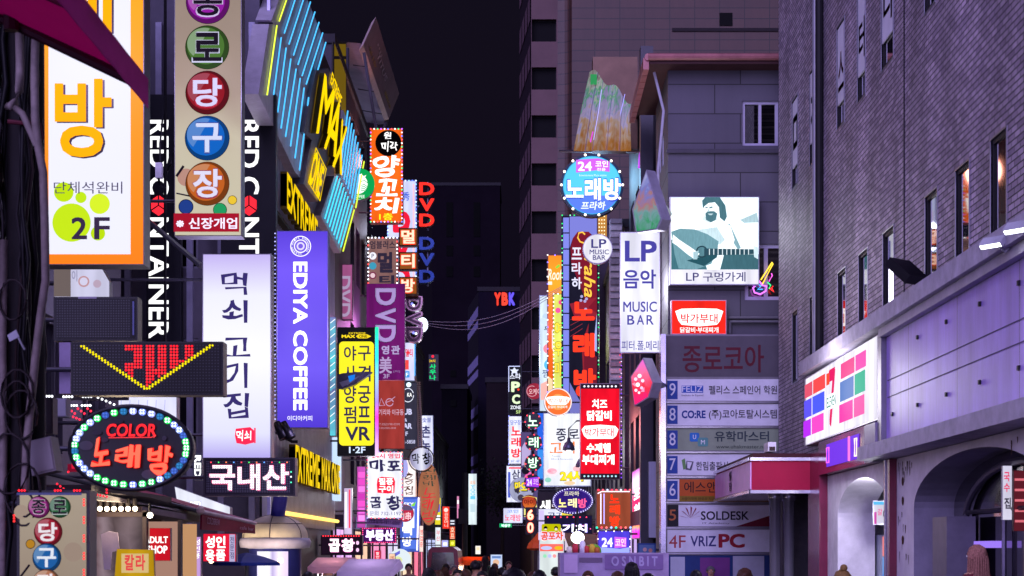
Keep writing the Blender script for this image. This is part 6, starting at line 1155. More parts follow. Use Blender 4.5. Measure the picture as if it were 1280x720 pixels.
# tripe restaurant
BKM = '#2a2450'
it = [T('24시 영업', 465, 567, 500, 573, '#e02050', .03), T('마', 462, 574.5, 482, 589.5, BKM, .05, wob=.08), T('포', 484, 575, 501, 589.5, BKM, .05, wob=.08), Q([(472, 598), (477, 596), (492, 597), (494, 602), (493, 616), (485, 617), (472, 616), (471, 606)], '#ff1838', 1.1), T('질풍', 473.5, 597.5, 491.5, 606, '#fff', .05, 1.3), T('구이', 473.5, 607, 491.5, 615.5, '#fff', .05, 1.3), T('곱', 462.5, 620, 477, 636, BKM, .05, wob=.08), T('창', 483, 620, 501.5, 637, BKM, .05, wob=.08), T('문의 732-1197', 462, 639, 501.5, 644.5, '#5a5088', .0), LED(459.5, 565.5, 502.5, 647.5, 4.8, .95, ['#ff5878', '#ffa080', '#ff3868', '#a890e0'], 1.8)]
sign('blade_sign', 'white tripe grill lightbox with red stamp and pink bulb border', 'sign', FP(50), (458.5, 564.5, 503.5, 648.5), it, .3, '#6a5a78', '#f2f2ff', 1.7, 1, wall=-5.2)
sign('fabric_banner', 'slanting purple phone number banner under the tripe grill lightbox', 'banner', FP(50.2), [(458, 647), (503, 650), (502, 660), (458, 655)], [T('가맹문의 1811-6000', 0, 0, 0, 0, '#3a2858', .01, 0, q=[(461, 648.5), (500, 651), (499.5, 657), (461, 653.5)])], .03, '#a080c0', '#a888c8', 1, .3, False, wall=-5.2, arms=1)
it = [T('흥', 504.5, 591, 517, 605, '#4a2a28', .0, wob=.08), T('집', 505, 607, 516, 619, '#4a2a28', .01, wob=.08), Q(ell(505, 585, 5, 12, 16), '#a0a0e0')]
sign('blade_sign', 'cream white sign with brown handwritten letters behind the tripe sign', 'sign', FP(57), (501, 573, 520, 622), it, .25, '#7a6a70', '#fff0f0', 1.4, .5, wall=-5.2)
it = [R(504, 624, 523, 686, '#5878e0', .9), T('SKY', 505, 628, 517, 633, '#fff', .04), Q([(513, 632), (520, 627), (518, 633)], '#80d040'), R(504, 636, 518, 660, '#e0e4ff', 1.1), T('방', 503, 671, 515, 683, '#fff', .05, 1.3), T('백', 503, 658, 515, 669, '#fff', .05, 1.3), LN([(523.5, 622), (521.5, 688)], 1.0, '#ffe8d8', 1.8)]
sign('blade_sign', 'blue lightbox edged by a white light line behind the round red skewer sign', 'sign', FP(56), (500, 621, 525, 690), it, .25, '#304a90', '#4a6ad8', .9, .5, wall=-5.2)
it = [C(506, 641, 10, '#c02848', e=.85), Q(ell(506, 638, 9.5, 6.5, 20, math.pi, 2*math.pi), '#6a5a80', .7), T('肉串', 498, 640, 514, 650, '#ffd0d8', .02)]
sign('round_sign', 'round red skewer house sign with white characters', 'sign', FP(53.5), ell(506, 641.5, 11), it, .2, '#701828', '#c82c48', .9, .4, wall=-5.2, arms=1)
it = [T('부동산', 457, 662, 492, 676, '#fff', .07, 1.5, o=('#c878ff', .08)), LED(453.5, 660.5, 494.5, 678, 2.6, .75, ['#ff3070', '#ff58a0'], 1.5)]
sign('led_board', 'purple LED board with red border and white estate agent letters', 'sign', FP(49), (452.5, 659.5, 495.5, 679), it, .25, '#3a1840', '#5a2078', .55, .6, wall=-5.2, arms=1)
it = [T('곱', 411, 673.5, 425, 690, '#fff', .07, 1.5, o=('#ff80d0', .06)), T('창', 427, 673.5, 443, 690, '#fff', .07, 1.5, o=('#ff80d0', .06)), DOT([(404+i*3.2, 670) for i in range(15)], .9, ['#ff3040'], 1.8), T(':', 445, 676, 449, 690, '#f0c0e8', .06)]
sign('led_board', 'dark LED board with white tripe letters near the striped dome kiosk', 'sign', FP(44), (401, 669, 453, 694), it, .25, '#1c1420', '#2c1a30', .5, .8, wall=-5.2, arms=1)
sign('box_sign', 'pink edged shop box sign behind the far end of the slatted facade', 'sign', FP(51), (446, 583, 457, 660), [R(448, 590+i*9, 456, 597+i*9, h) for i, h in enumerate(('#ff60d0', '#e048c0', '#ff78e0', '#c838b0', '#ff50c8', '#e868d8', '#ff90e8'))], .3, '#8a7a90', '#d858c8', .9, .5, wall=-5.2, arms=1)
for lab, x0, y0, x1, y1, D, h, its in (('pink-white lit pillar with blurred red stripe left of the tripe sign', 430, 610, 440, 668, 47, '#e0c8f0', [R(436, 612, 438, 660, '#ff4060'), R(431, 615, 434, 660, '#fff')]),
        ('yellow narrow blade sign far down the left side', 543.5, 622, 551, 656, 88, '#f0e030', [R(544.5, 630, 550, 640, '#6a58d0'), R(545, 644, 550, 650, '#fff')]),
        ('orange-red narrow blade sign with white dots of writing', 553, 633, 562, 661, 84, '#ff3a28', [C(557.5, 637.5, 2.6, '#ffd8d0'), V('원할머니', 555.5, 641, 560, 659, '#ffd0c0', .1)]),
        ('white narrow blade sign low on the far left side', 544, 659, 551, 689, 82, '#e8f0f8', [V('부산', 545.5, 663, 550, 676, '#e06070', .2)]),
        ('small dark sign with white lines far down the street', 562, 649, 569, 657, 88, '#34303e', [R(563, 650.5, 568, 652, '#e8f0ff'), R(563, 654, 568, 655.5, '#e8f0ff')]),
        ('tiny orange double sign far down the street', 562, 658, 569, 674, 87, '#f05028', [T('호', 563, 659, 568, 665, '#ffe0c0'), T('프', 563, 667, 568, 673, '#ffe0c0')]),
        ('tiny yellow round-topped sign above the white far lightbox', 562, 675, 569, 683, 86, '#d0d020', [C(565.5, 679, 2, '#f8f860')]),
        ('tiny lavender lit box low at the far left', 552, 675, 560.5, 688, 80, '#b8b8ff', [R(554, 678, 559, 682, '#fff')]),
        ('pink lit strip sign near the far utility mast', 571, 620, 574, 648, 92, '#e890c0', [R(571.5, 625, 573.5, 630, '#fff')]),
        ('slim red and white sign column by the tan oval board', 524, 657, 529, 690, 52, '#ffe8e0', [V('영업중', 525, 662, 528.5, 684, '#f04040', .2)])):
    sign('panel_sign', lab, 'sign', FP(D), (x0, y0, x1, y1), its, .25, '#4a4858', h, 1.0, .3, wall=-5.1, arms=1)
t = sign('neon_sauna_sign', 'small neon sauna sign of red, yellow and green lamps in the dark', 'neon sign', FP(148), (536, 443, 548, 476), [C(541, 445.5, 1.6, '#ff2840', e=1.3), T('24시', 536.5, 449, 544, 453, '#f0c818', .04), T('사', 537, 455, 545, 461, '#18e080', .05), T('우', 537, 462, 545, 468, '#18e080', .05), T('나', 537, 469, 545, 475, '#18e080', .05)], .3, '#151319', None, wall=None)
for k in range(2): items_to(t, FP(147.6), [LN([(537.5, 274+k*4), (538, 280+k*4)], .8, '#18a050', .8)], True, .02+.01*k) if k == 0 else None
# ================================================================== left street level
t = thing('snack_shop', 'warm-lit snack shop front with bulbs under a dark wooden eave', 'shop', (-5.4, 21, 0)); dkw = M('#2a2024', .6)
mb = MB(); mb.box((-6.85, 23.8, 0), (-5.0, 24.0, 2.7), M('#8a7468', .6)); mb.box((-6.85, 19.5, 2.62), (-4.9, 24, 2.7), M('#3a2e30', .6)); mb.build('back_wall', t)
mb = MB(); a = W(108, 622, 19.8); mb.prism([W(110, 613, 18.6), W(190, 622, 21.5), W(250, 641, 26), W(250, 646, 26), W(190, 632, 21.5), W(110, 624, 18.6)], (-.6, .3, .05), M('#4a424c', .5, .2)); mb.build('eave', t)
mb = MB(); mb.prism([W(178, 633, 21), W(250, 645, 25), W(250, 653, 25), W(178, 640, 21)], (-.5, .3, 0), M('#6a5a6c', .6)); mb.build('eave_trim', t)
mb = MB()
for x0, x1, y0, y1 in ((112, 116, 640, 735), (178, 183, 638, 735), (112, 183, 640, 646), (222, 226, 650, 735)): mb.box(tuple(W(x0, y1, 20.5)), tuple(W(x1, y0, 20.5)+Vector((0, .12, 0))), dkw)
mb.build('door_frame', t)
mb = MB(); mb.quad(W(116, 735, 20.58), W(178, 735, 20.58), W(178, 646, 20.58), W(116, 646, 20.58), grad([(0, '#6a4a50'), (.25, '#a8909c'), (.5, '#584650'), (.75, '#8a7480'), (1, '#4c3e48')], 'x', W(116, 0, 20.58).x, W(178, 0, 20.58).x, .55, .5)); mb.build('glass_door', t)
for i in range(7):
    p = W(116+i*8.8, 636, 20.3); mb = MB(); mb.ball(p, .03, L('#ffe4b8', 9, True), 10, 6); b = mb.build('light_bulb', t, smooth=True); m2 = MB(); m2.tube([p+EZ*.04, p+EZ*.12], .03, M('#1a1618')); m2.build('socket', b)
l = bpy.data.lights.new('bulb_light', 'POINT'); l.energy = 60; l.color = (1, .75, .5); l.shadow_soft_size = .3; lo = bpy.data.objects.new('bulb_light', l); COL.objects.link(lo); lo.parent = t; lo.location = W(145, 640, 20.1)-t.location
mb = MB(); mb.quad(W(183, 735, 21.3), W(222, 735, 21.3), W(222, 652, 21.3), W(183, 652, 21.3), L('#c89a88', .55)); mb.build('window_pane', t); mb = MB(); mb.quad(W(226, 735, 22.3), W(246, 735, 22.3), W(246, 655, 22.3), W(226, 655, 22.3), L('#e0a878', .6)); mb.build('window_pane', t)
mb = MB(); mb.prism(pxs([(126, 668), (136, 664), (147, 666), (149, 688), (140, 690), (138, 712), (130, 712)], 20), EY*.02, M('#d0c0d8', .6)); tag(mb.build('door_poster'), 'pale pink poster shape on the snack shop door', 'poster')
p = W(187.5, 644, 20); t = thing('globe_lamp', 'single bright warm bulb at the corner of the snack shop eave', 'lamp', p); mb = MB(); mb.ball(p, .035, L('#fff0d8', 9, True)); mb.build('bulb', t); mb = MB(); mb.tube([p+EZ*.02, p+EZ*.14], .015, M('#222')); mb.build('stem', t)
sign('panel_sign', 'red lit panel with white English shop letters beside the snack shop', 'sign', FP(20.8), (187, 660, 213, 701), [T('ADULT', 181, 670.5, 210, 679, '#fff', .05, 1.2), T('SHOP', 184, 682, 209.5, 692, '#fff', .05, 1.2)], .1, '#5a1020', '#d81828', .85, .4, wall=-5.0, arms=1)
it = [T('성', 257, 670, 268.5, 685, '#fff', .05, 1.3), T('인', 270, 670, 282, 685, '#fff', .05, 1.3), T('용', 257, 687, 268.5, 701, '#fff', .05, 1.3), T('품', 270, 687, 282, 701, '#fff', .05, 1.3), R(287, 668, 294, 702, '#b8b0d8', .8), V('전문점', 288, 671, 293, 698, '#403868', .2)]
sign('panel_sign', 'red and white lit square sign under the maroon shop awning', 'sign', FP(25.5), (254, 667, 295, 702), it, .15, '#40305a', '#e01838', .95, .4, wall=-5.2, arms=1)
for x0, x1, h, lab in ((214, 221, '#b8a8e0', 'narrow lilac lit strip with white letters by the shop door'), (229, 240, '#d8b0a0', 'narrow peach lit strip with white letters by the shop door'), (242, 251, '#e0b0f8', 'narrow pink lit pillar left of the red square sign')):
    sign('panel_sign', lab, 'sign', FP(23), (x0, 671, x1, 735), [V('성인용', x0+1, 674, x1-1, 698, '#ffffff', .2, e=1.2)], .1, '#5a5068', h, .8, .3, wall=-6.9, arms=1)
sign('panel_sign', 'long bright white light panel sloping above the maroon awning', 'sign', FP(27.5), [(218, 608, ), (288, 634), (288, 648), (222, 634)], [R(236, 626, 252, 634, '#d8d8f8', .9), T('RED', 238, 627, 251, 633, '#fff', .05, 1.4)], .2, '#8a88a0', '#eef0ff', 1.5, .6, wall=-6.9, arms=1)
sign('panel_sign', 'narrow lit letter box behind the oval neon sign', 'sign', FP(29), (241, 566, 253, 600), [T('RED', 243, 569, 251.5, 597, '#fff', .06, 1.4, rot=1)], .2, '#5a5868', '#4a4868', .6, .4, wall=-6.9, arms=1)
it = [T('칼', 156, 693, 168, 713, '#e8484c', .05, .8), T('라', 170, 693, 182, 713, '#e8484c', .05, .8)]
sign('fabric_banner', 'yellow and white standing banner with red food letters in the lower left', 'banner', FP(17), [(146, 686), (192, 687), (194, 735), (142, 735)], [R(152, 692, 186, 716, '#e8c888', .7)]+it, .05, '#a07a10', '#d8a818', .75, .4)
# maroon awning
t = thing('maroon_awning', 'maroon shop awning with small white lettering and dark eave', 'awning', W(260, 660, 25)); mr_ = M('#7a1030', .6, 0, .2, 5)
a, b, c, d = W(253, 640, 24), W(319, 654, 27), W(319, 667, 27), W(252, 662, 24); mb = MB(); mb.prism([a, b, c, d], (-.03, .02, 0), mr_); mb.build('valance', t)
mb = MB(); e_, f_ = a+Vector((-1.6, .3, .45)), b+Vector((-1.6, .3, .45)); mb.prism([a, b, f_, e_], (0, 0, .03), mr_); mb.build('fabric', t)
m2 = MB(); wl = lambda u, v: d*(1-u)*(1-v)+c*u*(1-v)+a*(1-u)*v+b*u*v+Vector((.012, -.03, 0))
for s_, u0, u1, v0, v1 in (('COLDBREW', .08, .3, .35, .75), ('cafe bar', .68, .96, .25, .55)):
    vs_, fs = glyph(s_, .02); m2.add([wl(u0+(u1-u0)*x, v0+(v1-v0)*y) for x, y in vs_], fs, M('#c8a0c0', .5, 0, .1))
m2.build('lettering', t); mb = MB(); mb.tube([a, b], .03, M('#b8a8b8', .4, .3)); mb.ball(a+Vector((-.02, -.04, .02)), .06, M('#d0b8b0')); mb.tube([a, Vector((-6.9, a.y+.3, a.z+.6))], .03, M('#555')); mb.build('frame_arms', t)
# dome kiosk
t = thing('dome_kiosk', 'blue kiosk with a cream hat-shaped dome and thick grey brim', 'kiosk', W(344, 688, 31)-EZ*1.95); p = W(344, 688, 31); p.z = 0; s31 = 31/FPX
zt, zb = CH+(688-643.5)*s31, CH+(688-673)*s31
mb = MB(); R1 = 41*s31; prof = [(R1*math.cos(a), zb+(zt-zb)*math.sin(a)**.9 if a > 0 else zb) for a in [i*math.pi/2/10 for i in range(11)]]; mb.lathe(p, prof, M('#f0e0c0', .6, 0, .15, 4), 36); mb.build('dome', t, smooth=True)
mb = MB()
for k in range(6): a0 = k*math.pi/3+.5; mb.tube([p+Vector(((r+.006)*math.cos(a0), (r+.006)*math.sin(a0), z_)) for r, z_ in prof], .007, M('#6a5a58'), 5)
mb.tube([p+Vector((prof[4][0]*1.01*math.cos(a), prof[4][0]*1.01*math.sin(a), prof[4][1])) for a in [i*math.pi/20 for i in range(41)]], .007, M('#6a5a58'), 5); mb.build('seams', t)
mb = MB(); R2 = 44*s31; zr = CH+(688-681)*s31; mb.lathe(p, [(R1*.9, zb+.03), (R2*.97, zb), (R2*1.02, (zb+zr)/2), (R2*.98, zr-.05), (R1*.7, zr-.08)], M('#c8c0d4', .5, 0, .15, 5), 36); mb.build('brim', t, smooth=True)
mb = MB(); mb.lathe(p, [(R1*.8, 0), (R1*.8, zr-.05)], M('#2a2e70', .5), 24); mb.build('body', t, smooth=True)
mb = MB(); q0, q1_ = W(346, 651, 30.9), W(352, 598, 30.9); mb.tube([q0, (q0+q1_)/2+Vector((.02, 0, 0)), q1_], .13, M('#34308a', .4), 14); mb.build('chimney_pipe', t, smooth=True)
mb = MB(); mb.box((p.x-.25, p.y-R1*.86, zr-1.3), (p.x+.3, p.y-R1*.8, zr-.12), grad([(0, '#e8e0ff'), (.35, '#fff'), (.5, '#b8a8d8'), (.7, '#f4e8ff'), (1, '#e0c8f8')], 'x', p.x-.25, p.x+.3, 1.0)); mb.build('lit_window', t)
mb = MB(); mb.box((p.x+.48, p.y-R1*.75, zr-.75), (p.x+.66, p.y-R1*.66, zr-.58), M('#c0b8c8')); mb.build('notice', t)
for dx, dy, w_ in ((-1.0, -.9, 30), (.25, -1.1, 22)):
    q = p+Vector((dx, dy, zr-.28)); mb = MB(); mb.ball(q, .05, L('#ffd8a8', 6, True)); b = mb.build('under_brim_lamp', t, smooth=True)
    l = bpy.data.lights.new('lamp', 'POINT'); l.energy = w_; l.color = (1, .8, .62); l.shadow_soft_size = .06; lo = bpy.data.objects.new('lamp', l); COL.objects.link(lo); lo.parent = t; lo.location = q-t.location+Vector((0, -.1, .05))
t = thing('street_parasol', 'blue market parasol canopy in front of the dome kiosk', 'parasol', W(290, 688, 22)-EZ*1.95); mb = MB(); q = W(308, 703, 28); 
mb.lathe((q.x, q.y, 0), [(.02, q.z+.16), (.3, q.z+.09), (.55, q.z), (.55, q.z-.05)], M('#243a98', .6), 8); mb.build('canopy', t); mb = MB(); mb.tube([(q.x, q.y, 0), (q.x, q.y, q.z+.16)], .025, M('#888')); mb.build('pole', t)
# small lamps and red lights around the oval sign
t = thing('lamp_row', 'row of white and red LED clusters glowing behind the oval sign', 'light strip', W(120, 520, 19)); pl = FP(19)
mb = MB(); mb.box(tuple(W(54, 500, 19.05)), tuple(W(160, 494, 19.05)+Vector((0, .05, 0))), M('#2a2630')); mb.build('rail', t)
items_to(t, pl, [DOT([(55+i*3.5, 495.5) for i in range(4)]+[(80+i*3.5, 496) for i in range(4)]+[(104+i*3.5, 496) for i in range(4)]+[(123+i*5, 497+i*2.2) for i in range(6)]+[(86+i*3.4, 507) for i in range(4)]+[(103+i*3.4, 507) for i in range(4)], 1.5, ['#f4f6ff'], 2.5), DOT([(86+i*4, 511+(i % 3)*3) for i in range(9)]+[(84+i*4, 518+i*1.6) for i in range(6)]+[(68, 523), (70, 527), (71, 521)], 1.5, ['#ff2c48'], 1.8), DOT([(72, 605), (76, 608), (80, 611)]+[(114+i*4, 617+i*.8) for i in range(6)]+[(134, 612), (134, 616), (86, 590)], 1.4, ['#ff2438'], 1.8), R(85, 580, 97, 590, '#8a1030', .6), R(90, 574, 96, 586, '#e02040', .8), R(36, 602, 52, 608, '#70c8c0', .5)])
sign('panel_sign', 'big pale lilac panel glowing behind the oval sign and ticker board', 'sign', FP(22), (148, 496, 221, 560), [LN([(152+i*11, 500), (150+i*11, 530)], .5, '#b8b8e8', .9, 'graphic') for i in range(6)], .2, '#7a7890', '#e0e0ff', 1.1, .5, wall=-6.9, arms=1)
sign('panel_sign', 'slanted pale sign face with grey letter seen under the big white lightbox', 'sign', FP(20), [(68, 334), (128, 336), (137, 352), (137, 372), (68, 372)], [C(105, 352, 7, '#d0a0a8', e=.7), C(105, 352, 5, '#d8d4f0', e=.8), T('이', 90, 338, 97, 352, '#8a88a8', .02), C(122, 355, 5, '#c8b0c8', e=.7), R(68, 335, 89, 371, '#8a7a78', .5)], .15, '#5a5868', '#d8d6f4', .9, .4, wall=-6.9, arms=1)
t = thing('balloon', 'white advertising balloon with blue and yellow mark above the crowd', 'balloon', W(500, 715, 42)); p = W(500, 700, 42); mb = MB(); mb.ball(p, 14*42/FPX, L('#e8f4fa', .8), 24, 16); mb.build('envelope', t, smooth=True)
items_to(t, FP(42-.29), [Q([(489, 694), (500, 688), (500, 692), (490, 698)], '#7070e0', .8), C(497, 700, 6, '#e8f0b0', ry=4.5, e=.8)]); mb = MB(); mb.tube([p-EZ*.27, Vector((p.x, p.y, 0))], .02, M('#c8c8d0')); mb.build('stem', t)
t = thing('parked_van', 'dark maroon van standing at the far end behind the crowd', 'van', W(555, 688, 58)-EZ*1.95); q = W(553, 688, 58); x0, x1 = W(533, 0, 58).x, W(574, 0, 58).x
mb = MB(); mb.prism([(x0, 58, .35), (x0, 58, 1.25), (x0+.06, 58, 1.95), (x0+.2, 58, 2.07), (x1-.2, 58, 2.07), (x1-.06, 58, 1.95), (x1, 58, 1.25), (x1, 58, .35)], EY*4.2, M('#6a1028', .25)); mb.build('body', t)
mb = MB(); mb.prism([(x0+.14, 57.99, 1.28), (x0+.2, 57.99, 1.88), (x1-.2, 57.99, 1.88), (x1-.14, 57.99, 1.28)], -EY*.01, glass('#20182a', .1)); mb.build('rear_window', t)
for x in (x0+.12, x1-.16): mb = MB(); mb.box((x-.07, 57.97, .8), (x+.09, 57.995, 1.15), L('#ff2040', 1.0)); mb.build('tail_light', t)
for x in (x0+.1, x1-.1):
    for y in (58.8, 61.4): mb = MB(); mb.tube([(x-.1, y, .33), (x+.1, y, .33)], .33, M('#121214', .7), 16); mb.build('wheel', t)

# food carts, added where the street only glows, and lit street boards on the left pavement
def cart(label, x0, x1, yt, D, h, top, stuff_h):
    t = thing('added_food_cart', label, 'cart', W((x0+x1)/2, 688, D)-EZ*CH); a, b, z = fx(x0, D), fx(x1, D), fz(yt, D)
    mb = MB(); mb.box((a, D, .15), (b, D+.9, 1.0), M(h, .5, 0, .2, 4)); mb.build('counter', t)
    mb = MB(); P = [(a-.15, D-.25, z-.18), (a-.05, D+.5, z), (a-.05, D+1.2, z-.1)]; mb.prism([Vector(p) for p in P]+[Vector((P[2][0], P[2][1], z-.14)), Vector((P[0][0], P[0][1], z-.3))], EX*(b-a+.2), cloth(top)); mb.build('canopy', t)
    mb = MB()
    for x in (a, b):
        for y in (D+.05, D+.85): mb.tube([(x, y, 0), (x, y, z-.12)], .02, M('#9a96a4', .4, .5))
    mb.build('posts', t)
    mb = MB(); mb.tube([(a+.2, D+.3, z-.28), (b-.2, D+.3, z-.28)], .025, L(stuff_h, 5, True)); mb.build('added_lamp_tube', t); fill_light(t, ((a+b)/2, D+.3, z-.4), stuff_h, 26, .1)
    return t
cart('added lavender canopied food cart in the glow left of the white balloon', 436, 484, 699, 25, '#c8b4d8', '#f0e4fa', '#f4e0ff')
cart('added pale pink canopied food cart in the glow below the tripe LED board', 396, 432, 697, 33, '#d8b8c4', '#fad8e4', '#ffe0d4')
cart('added orange canopied food cart in the glow beside the maroon van', 578, 606, 696, 62, '#8a5a40', '#ff9040', '#ffb060')
for lab, x0, y0, x1, y1, D, h, its in (('blue-white lit street board low beside the nearest head', 613, 693, 628, 711, 48, '#c8d8f8', [C(620, 703, 4, '#f0c0a0', e=.8), R(615, 695, 626, 698, '#7090d0', .8)]),
        ('white lit street lantern board right of the utility mast', 594, 682, 601, 693, 70, '#fff8f0', [R(595.5, 684, 599.5, 688, '#ffd8b0')]),
        ('red standing street board under the purple estate agent board', 468, 688, 476, 700, 44, '#f02850', [V('할인', 470, 690, 474, 698, '#fff', .2)]),
        ('peach lit street board behind the added lavender cart', 486, 692, 494, 712, 40, '#ffd0b0', [V('메뉴', 488, 695, 492, 704, '#a04030', .2)])):
    sign('street_board', lab, 'sign', FP(D), (x0, y0, x1, y1), its, .12, '#4a4858', h, 1.0, .4)
# ================================================================== the crowd
SKIN = M('#b98a72', .5, 0, .08); HAIRC = {'black': M('#17131a', .45, 0, .2, 20), 'brown': M('#4a2c20', .45, 0, .25, 20), 'blonde': M('#8a6a3c', .5, 0, .4, 45, .6), 'auburn': M('#a87468', .6, 0, .6, 70, .8), 'grey': M('#6a666c', .5, 0, .2, 20)}
def body_mesh(top, trousers, walk=.12, arms='down', fem=False):
    """one continuous standing figure, 1.72 m, facing -Y, with skin, top and trousers as zones of the same surface"""
    vts = []; rad = []; ed = []
    def v(x, y, z, r, p=None):
        vts.append((x, y, z)); rad.append(r); i = len(vts)-1
        if p is not None: ed.append((p, i))
        return i
    sw = .165 if fem else .195; hw = .10
    pel = v(0, 0, .95, (.145, .105)); wa = v(0, 0, 1.08, (.125 if fem else .14, .095), pel); ch = v(0, -.01, 1.27, (.155, .11), wa); nb = v(0, .0, 1.42, (.09, .075), ch); nk = v(0, -.01, 1.49, (.052, .055), nb)
    h1 = v(0, -.025, 1.56, (.066, .078), nk); h2 = v(0, -.02, 1.635, (.078, .095), h1); v(0, -.01, 1.69, (.058, .068), h2)
    for s in (-1, 1):
        sh = v(s*sw, 0, 1.40, (.062, .06), nb); el = v(s*(sw+.06), .03*s*walk*8, 1.12, (.043, .043), sh)
        if arms == 'phone' and s > 0: wr = v(s*(sw-.03), -.24, 1.22, (.03, .03), el); v(s*(sw-.06), -.30, 1.27, (.035, .022), wr)
        else: wr = v(s*(sw+.05), -.06-.05*s*walk*8, .88, (.03, .032), el); v(s*(sw+.045), -.09-.05*s*walk*8, .78, (.024, .04), wr)
        hp = v(s*hw, 0, .88, (.088, .09), pel); kn = v(s*hw, -.02-s*walk, .50, (.06, .062), hp); an = v(s*hw*.95, .06-s*walk*1.4, .09, (.042, .045), kn); v(s*hw, -.10-s*walk*1.4, .045, (.045, .035), an)
    me = bpy.data.meshes.new('body'); me.from_pydata(vts, ed, []); o = bpy.data.objects.new('body', me); COL.objects.link(o)
    sk = o.modifiers.new('skin', 'SKIN'); sk.use_smooth_shade = True; sl = me.skin_vertices[0].data if me.skin_vertices else None
    if sl is None:
        bm = bmesh.new(); bm.from_mesh(me); bm.verts.layers.skin.verify(); bm.to_mesh(me); bm.free(); sl = me.skin_vertices[0].data
    for i, r in enumerate(rad): sl[i].radius = r; sl[i].use_root = (i == 0)
    sb = o.modifiers.new('sub', 'SUBSURF'); sb.levels = 2; sb.render_levels = 2
    dg = bpy.context.evaluated_depsgraph_get(); m2 = bpy.data.meshes.new_from_object(o.evaluated_get(dg)); bpy.data.objects.remove(o); bpy.data.meshes.remove(me)
    for m_ in (SKIN, top, trousers, M('#1a181c', .5)): m2.materials.append(m_)
    for p in m2.polygons:
        c = p.center; p.use_smooth = True
        if c.z < .1: k = 3
        elif c.z < .93 and abs(c.x) < .19: k = 2
        elif c.z > 1.44 or (c.z < .9 and abs(c.x) >= .19) or (arms == 'phone' and c.y < -.2 and c.z > 1.1): k = 0
        else: k = 1
        p.material_index = k
    return m2
def hair_mesh(style, mat):
    bm = bmesh.new(); rg = random.Random(hash(style) % 99)
    seg, rings = 28, 18; c = Vector((0, .004, 1.645)); grid_ = []
    for i in range(rings+1):
        a = math.pi*i/rings; row = []
        for k in range(seg):
            b = 2*math.pi*k/seg; d = Vector((math.sin(a)*math.cos(b), math.sin(a)*math.sin(b), math.cos(a)))
            r = Vector((.098, .115, .105)); lump = 1+.035*math.sin(b*9+i)+.03*math.sin(b*4+2*i)
            p = c+Vector((d.x*r.x, d.y*r.y, d.z*r.z))*lump
            front = d.y < -.25
            if style == 'short' and a > math.pi*.62: p.z = max(p.z, 1.585); p.x *= .9
            if front and a > math.pi*.36: p.y = max(p.y, -.075); p.z = max(p.z, 1.665)
            if style in ('long', 'bob') and a > math.pi*.55 and not front:
                f = (a-math.pi*.55)/(math.pi*.45); p = Vector((p.x if abs(p.x) > .02 else p.x, max(p.y, .0), 0)); L_ = .36 if style == 'long' else .15
                ang = b; p = Vector((math.cos(ang)*(.10+.03*f+.006*math.sin(ang*11)), max(.0, math.sin(ang)*(.115+.012*math.sin(ang*9))), 1.62-L_*f*(1+.08*math.sin(ang*7))))
            row.append(bm.verts.new(p))
        grid_.append(row)
    for i in range(rings):
        for k in range(seg):
            try: bm.faces.new((grid_[i][k], grid_[i+1][k], grid_[i+1][(k+1) % seg], grid_[i][(k+1) % seg]))
            except Exception: pass
    if style == 'bun':
        bmesh.ops.create_uvsphere(bm, u_segments=14, v_segments=8, radius=.042, matrix=Matrix.Translation((0, .055, 1.765)))
    if style in ('long', 'bob'):      # loose strands over the back of the head
        sm = MB(); L_ = .40 if style == 'long' else .17
        for k in range(64):
            a = math.pi*(-.12+1.24*k/63); ca, sa = math.cos(a), math.sin(a); w = rg.uniform(-.012, .012); l = L_*rg.uniform(.8, 1.08)
            P = [(.02*ca, .02*sa, 1.752), (.075*ca, .088*sa, 1.72), (.103*ca, .118*sa, 1.65), ((.108+w)*ca, (.122+w)*max(sa, -.1), 1.60), ((.118+w*2)*ca, (.125+w*2)*max(sa, -.05), 1.62-l*.6), ((.112-w)*ca, (.118+w)*max(sa, -.02), 1.62-l)]
            sm.tube(P, rg.uniform(.006, .011), mat, 5, .004)
        vv = [bm.verts.new(v) for v in sm.v]
        for f in sm.f:
            try: bm.faces.new([vv[i] for i in f])
            except Exception: pass
    me = bpy.data.meshes.new('hair'); bm.to_mesh(me); bm.free(); me.materials.append(mat)
    for p in me.polygons: p.use_smooth = True
    return me
def face_mesh():
    mb = MB()
    for s in (-1, 1):
        mb.ball((s*.033, -.108, 1.632), .013, M('#e8e4e4', .2, 0, 0), 8, 6); mb.ball((s*.033, -.119, 1.632), .007, M('#1a1210', .2, 0, 0), 8, 6); mb.tube([(s*.018, -.112, 1.654), (s*.035, -.117, 1.659), (s*.052, -.106, 1.653)], .004, M('#1a1412'), 5)
        mb.ball((s*.082, -.015, 1.625), .026, SKIN, 8, 6, (.4, .8, 1.2))
    mb.tube([(0, -.113, 1.64), (0, -.134, 1.605), (0, -.112, 1.598)], .011, SKIN, 6); mb.tube([(-.022, -.105, 1.57), (0, -.114, 1.571), (.022, -.105, 1.57)], .006, M('#8a4a48', .4), 6)
    me = bpy.data.meshes.new('face'); me.from_pydata([tuple(v) for v in mb.v], [], mb.f)
    for m_ in mb.sl: me.materials.append(m_)
    me.polygons.foreach_set('material_index', mb.m); me.polygons.foreach_set('use_smooth', [True]*len(mb.f)); return me
tops = [M('#232028', .7), M('#3a4a6a', .7), M('#6a2a34', .7), M('#8a8690', .7), M('#c0b8b4', .7), M('#38503c', .7)]
pants = [M('#1c1b22', .7), M('#28304a', .7), M('#5a5048', .7)]
bodies = [body_mesh(tops[i % 6], pants[i % 3], .12 if i % 2 else .05, 'phone' if i in (1, 4) else 'down', i in (2, 5)) for i in range(6)]
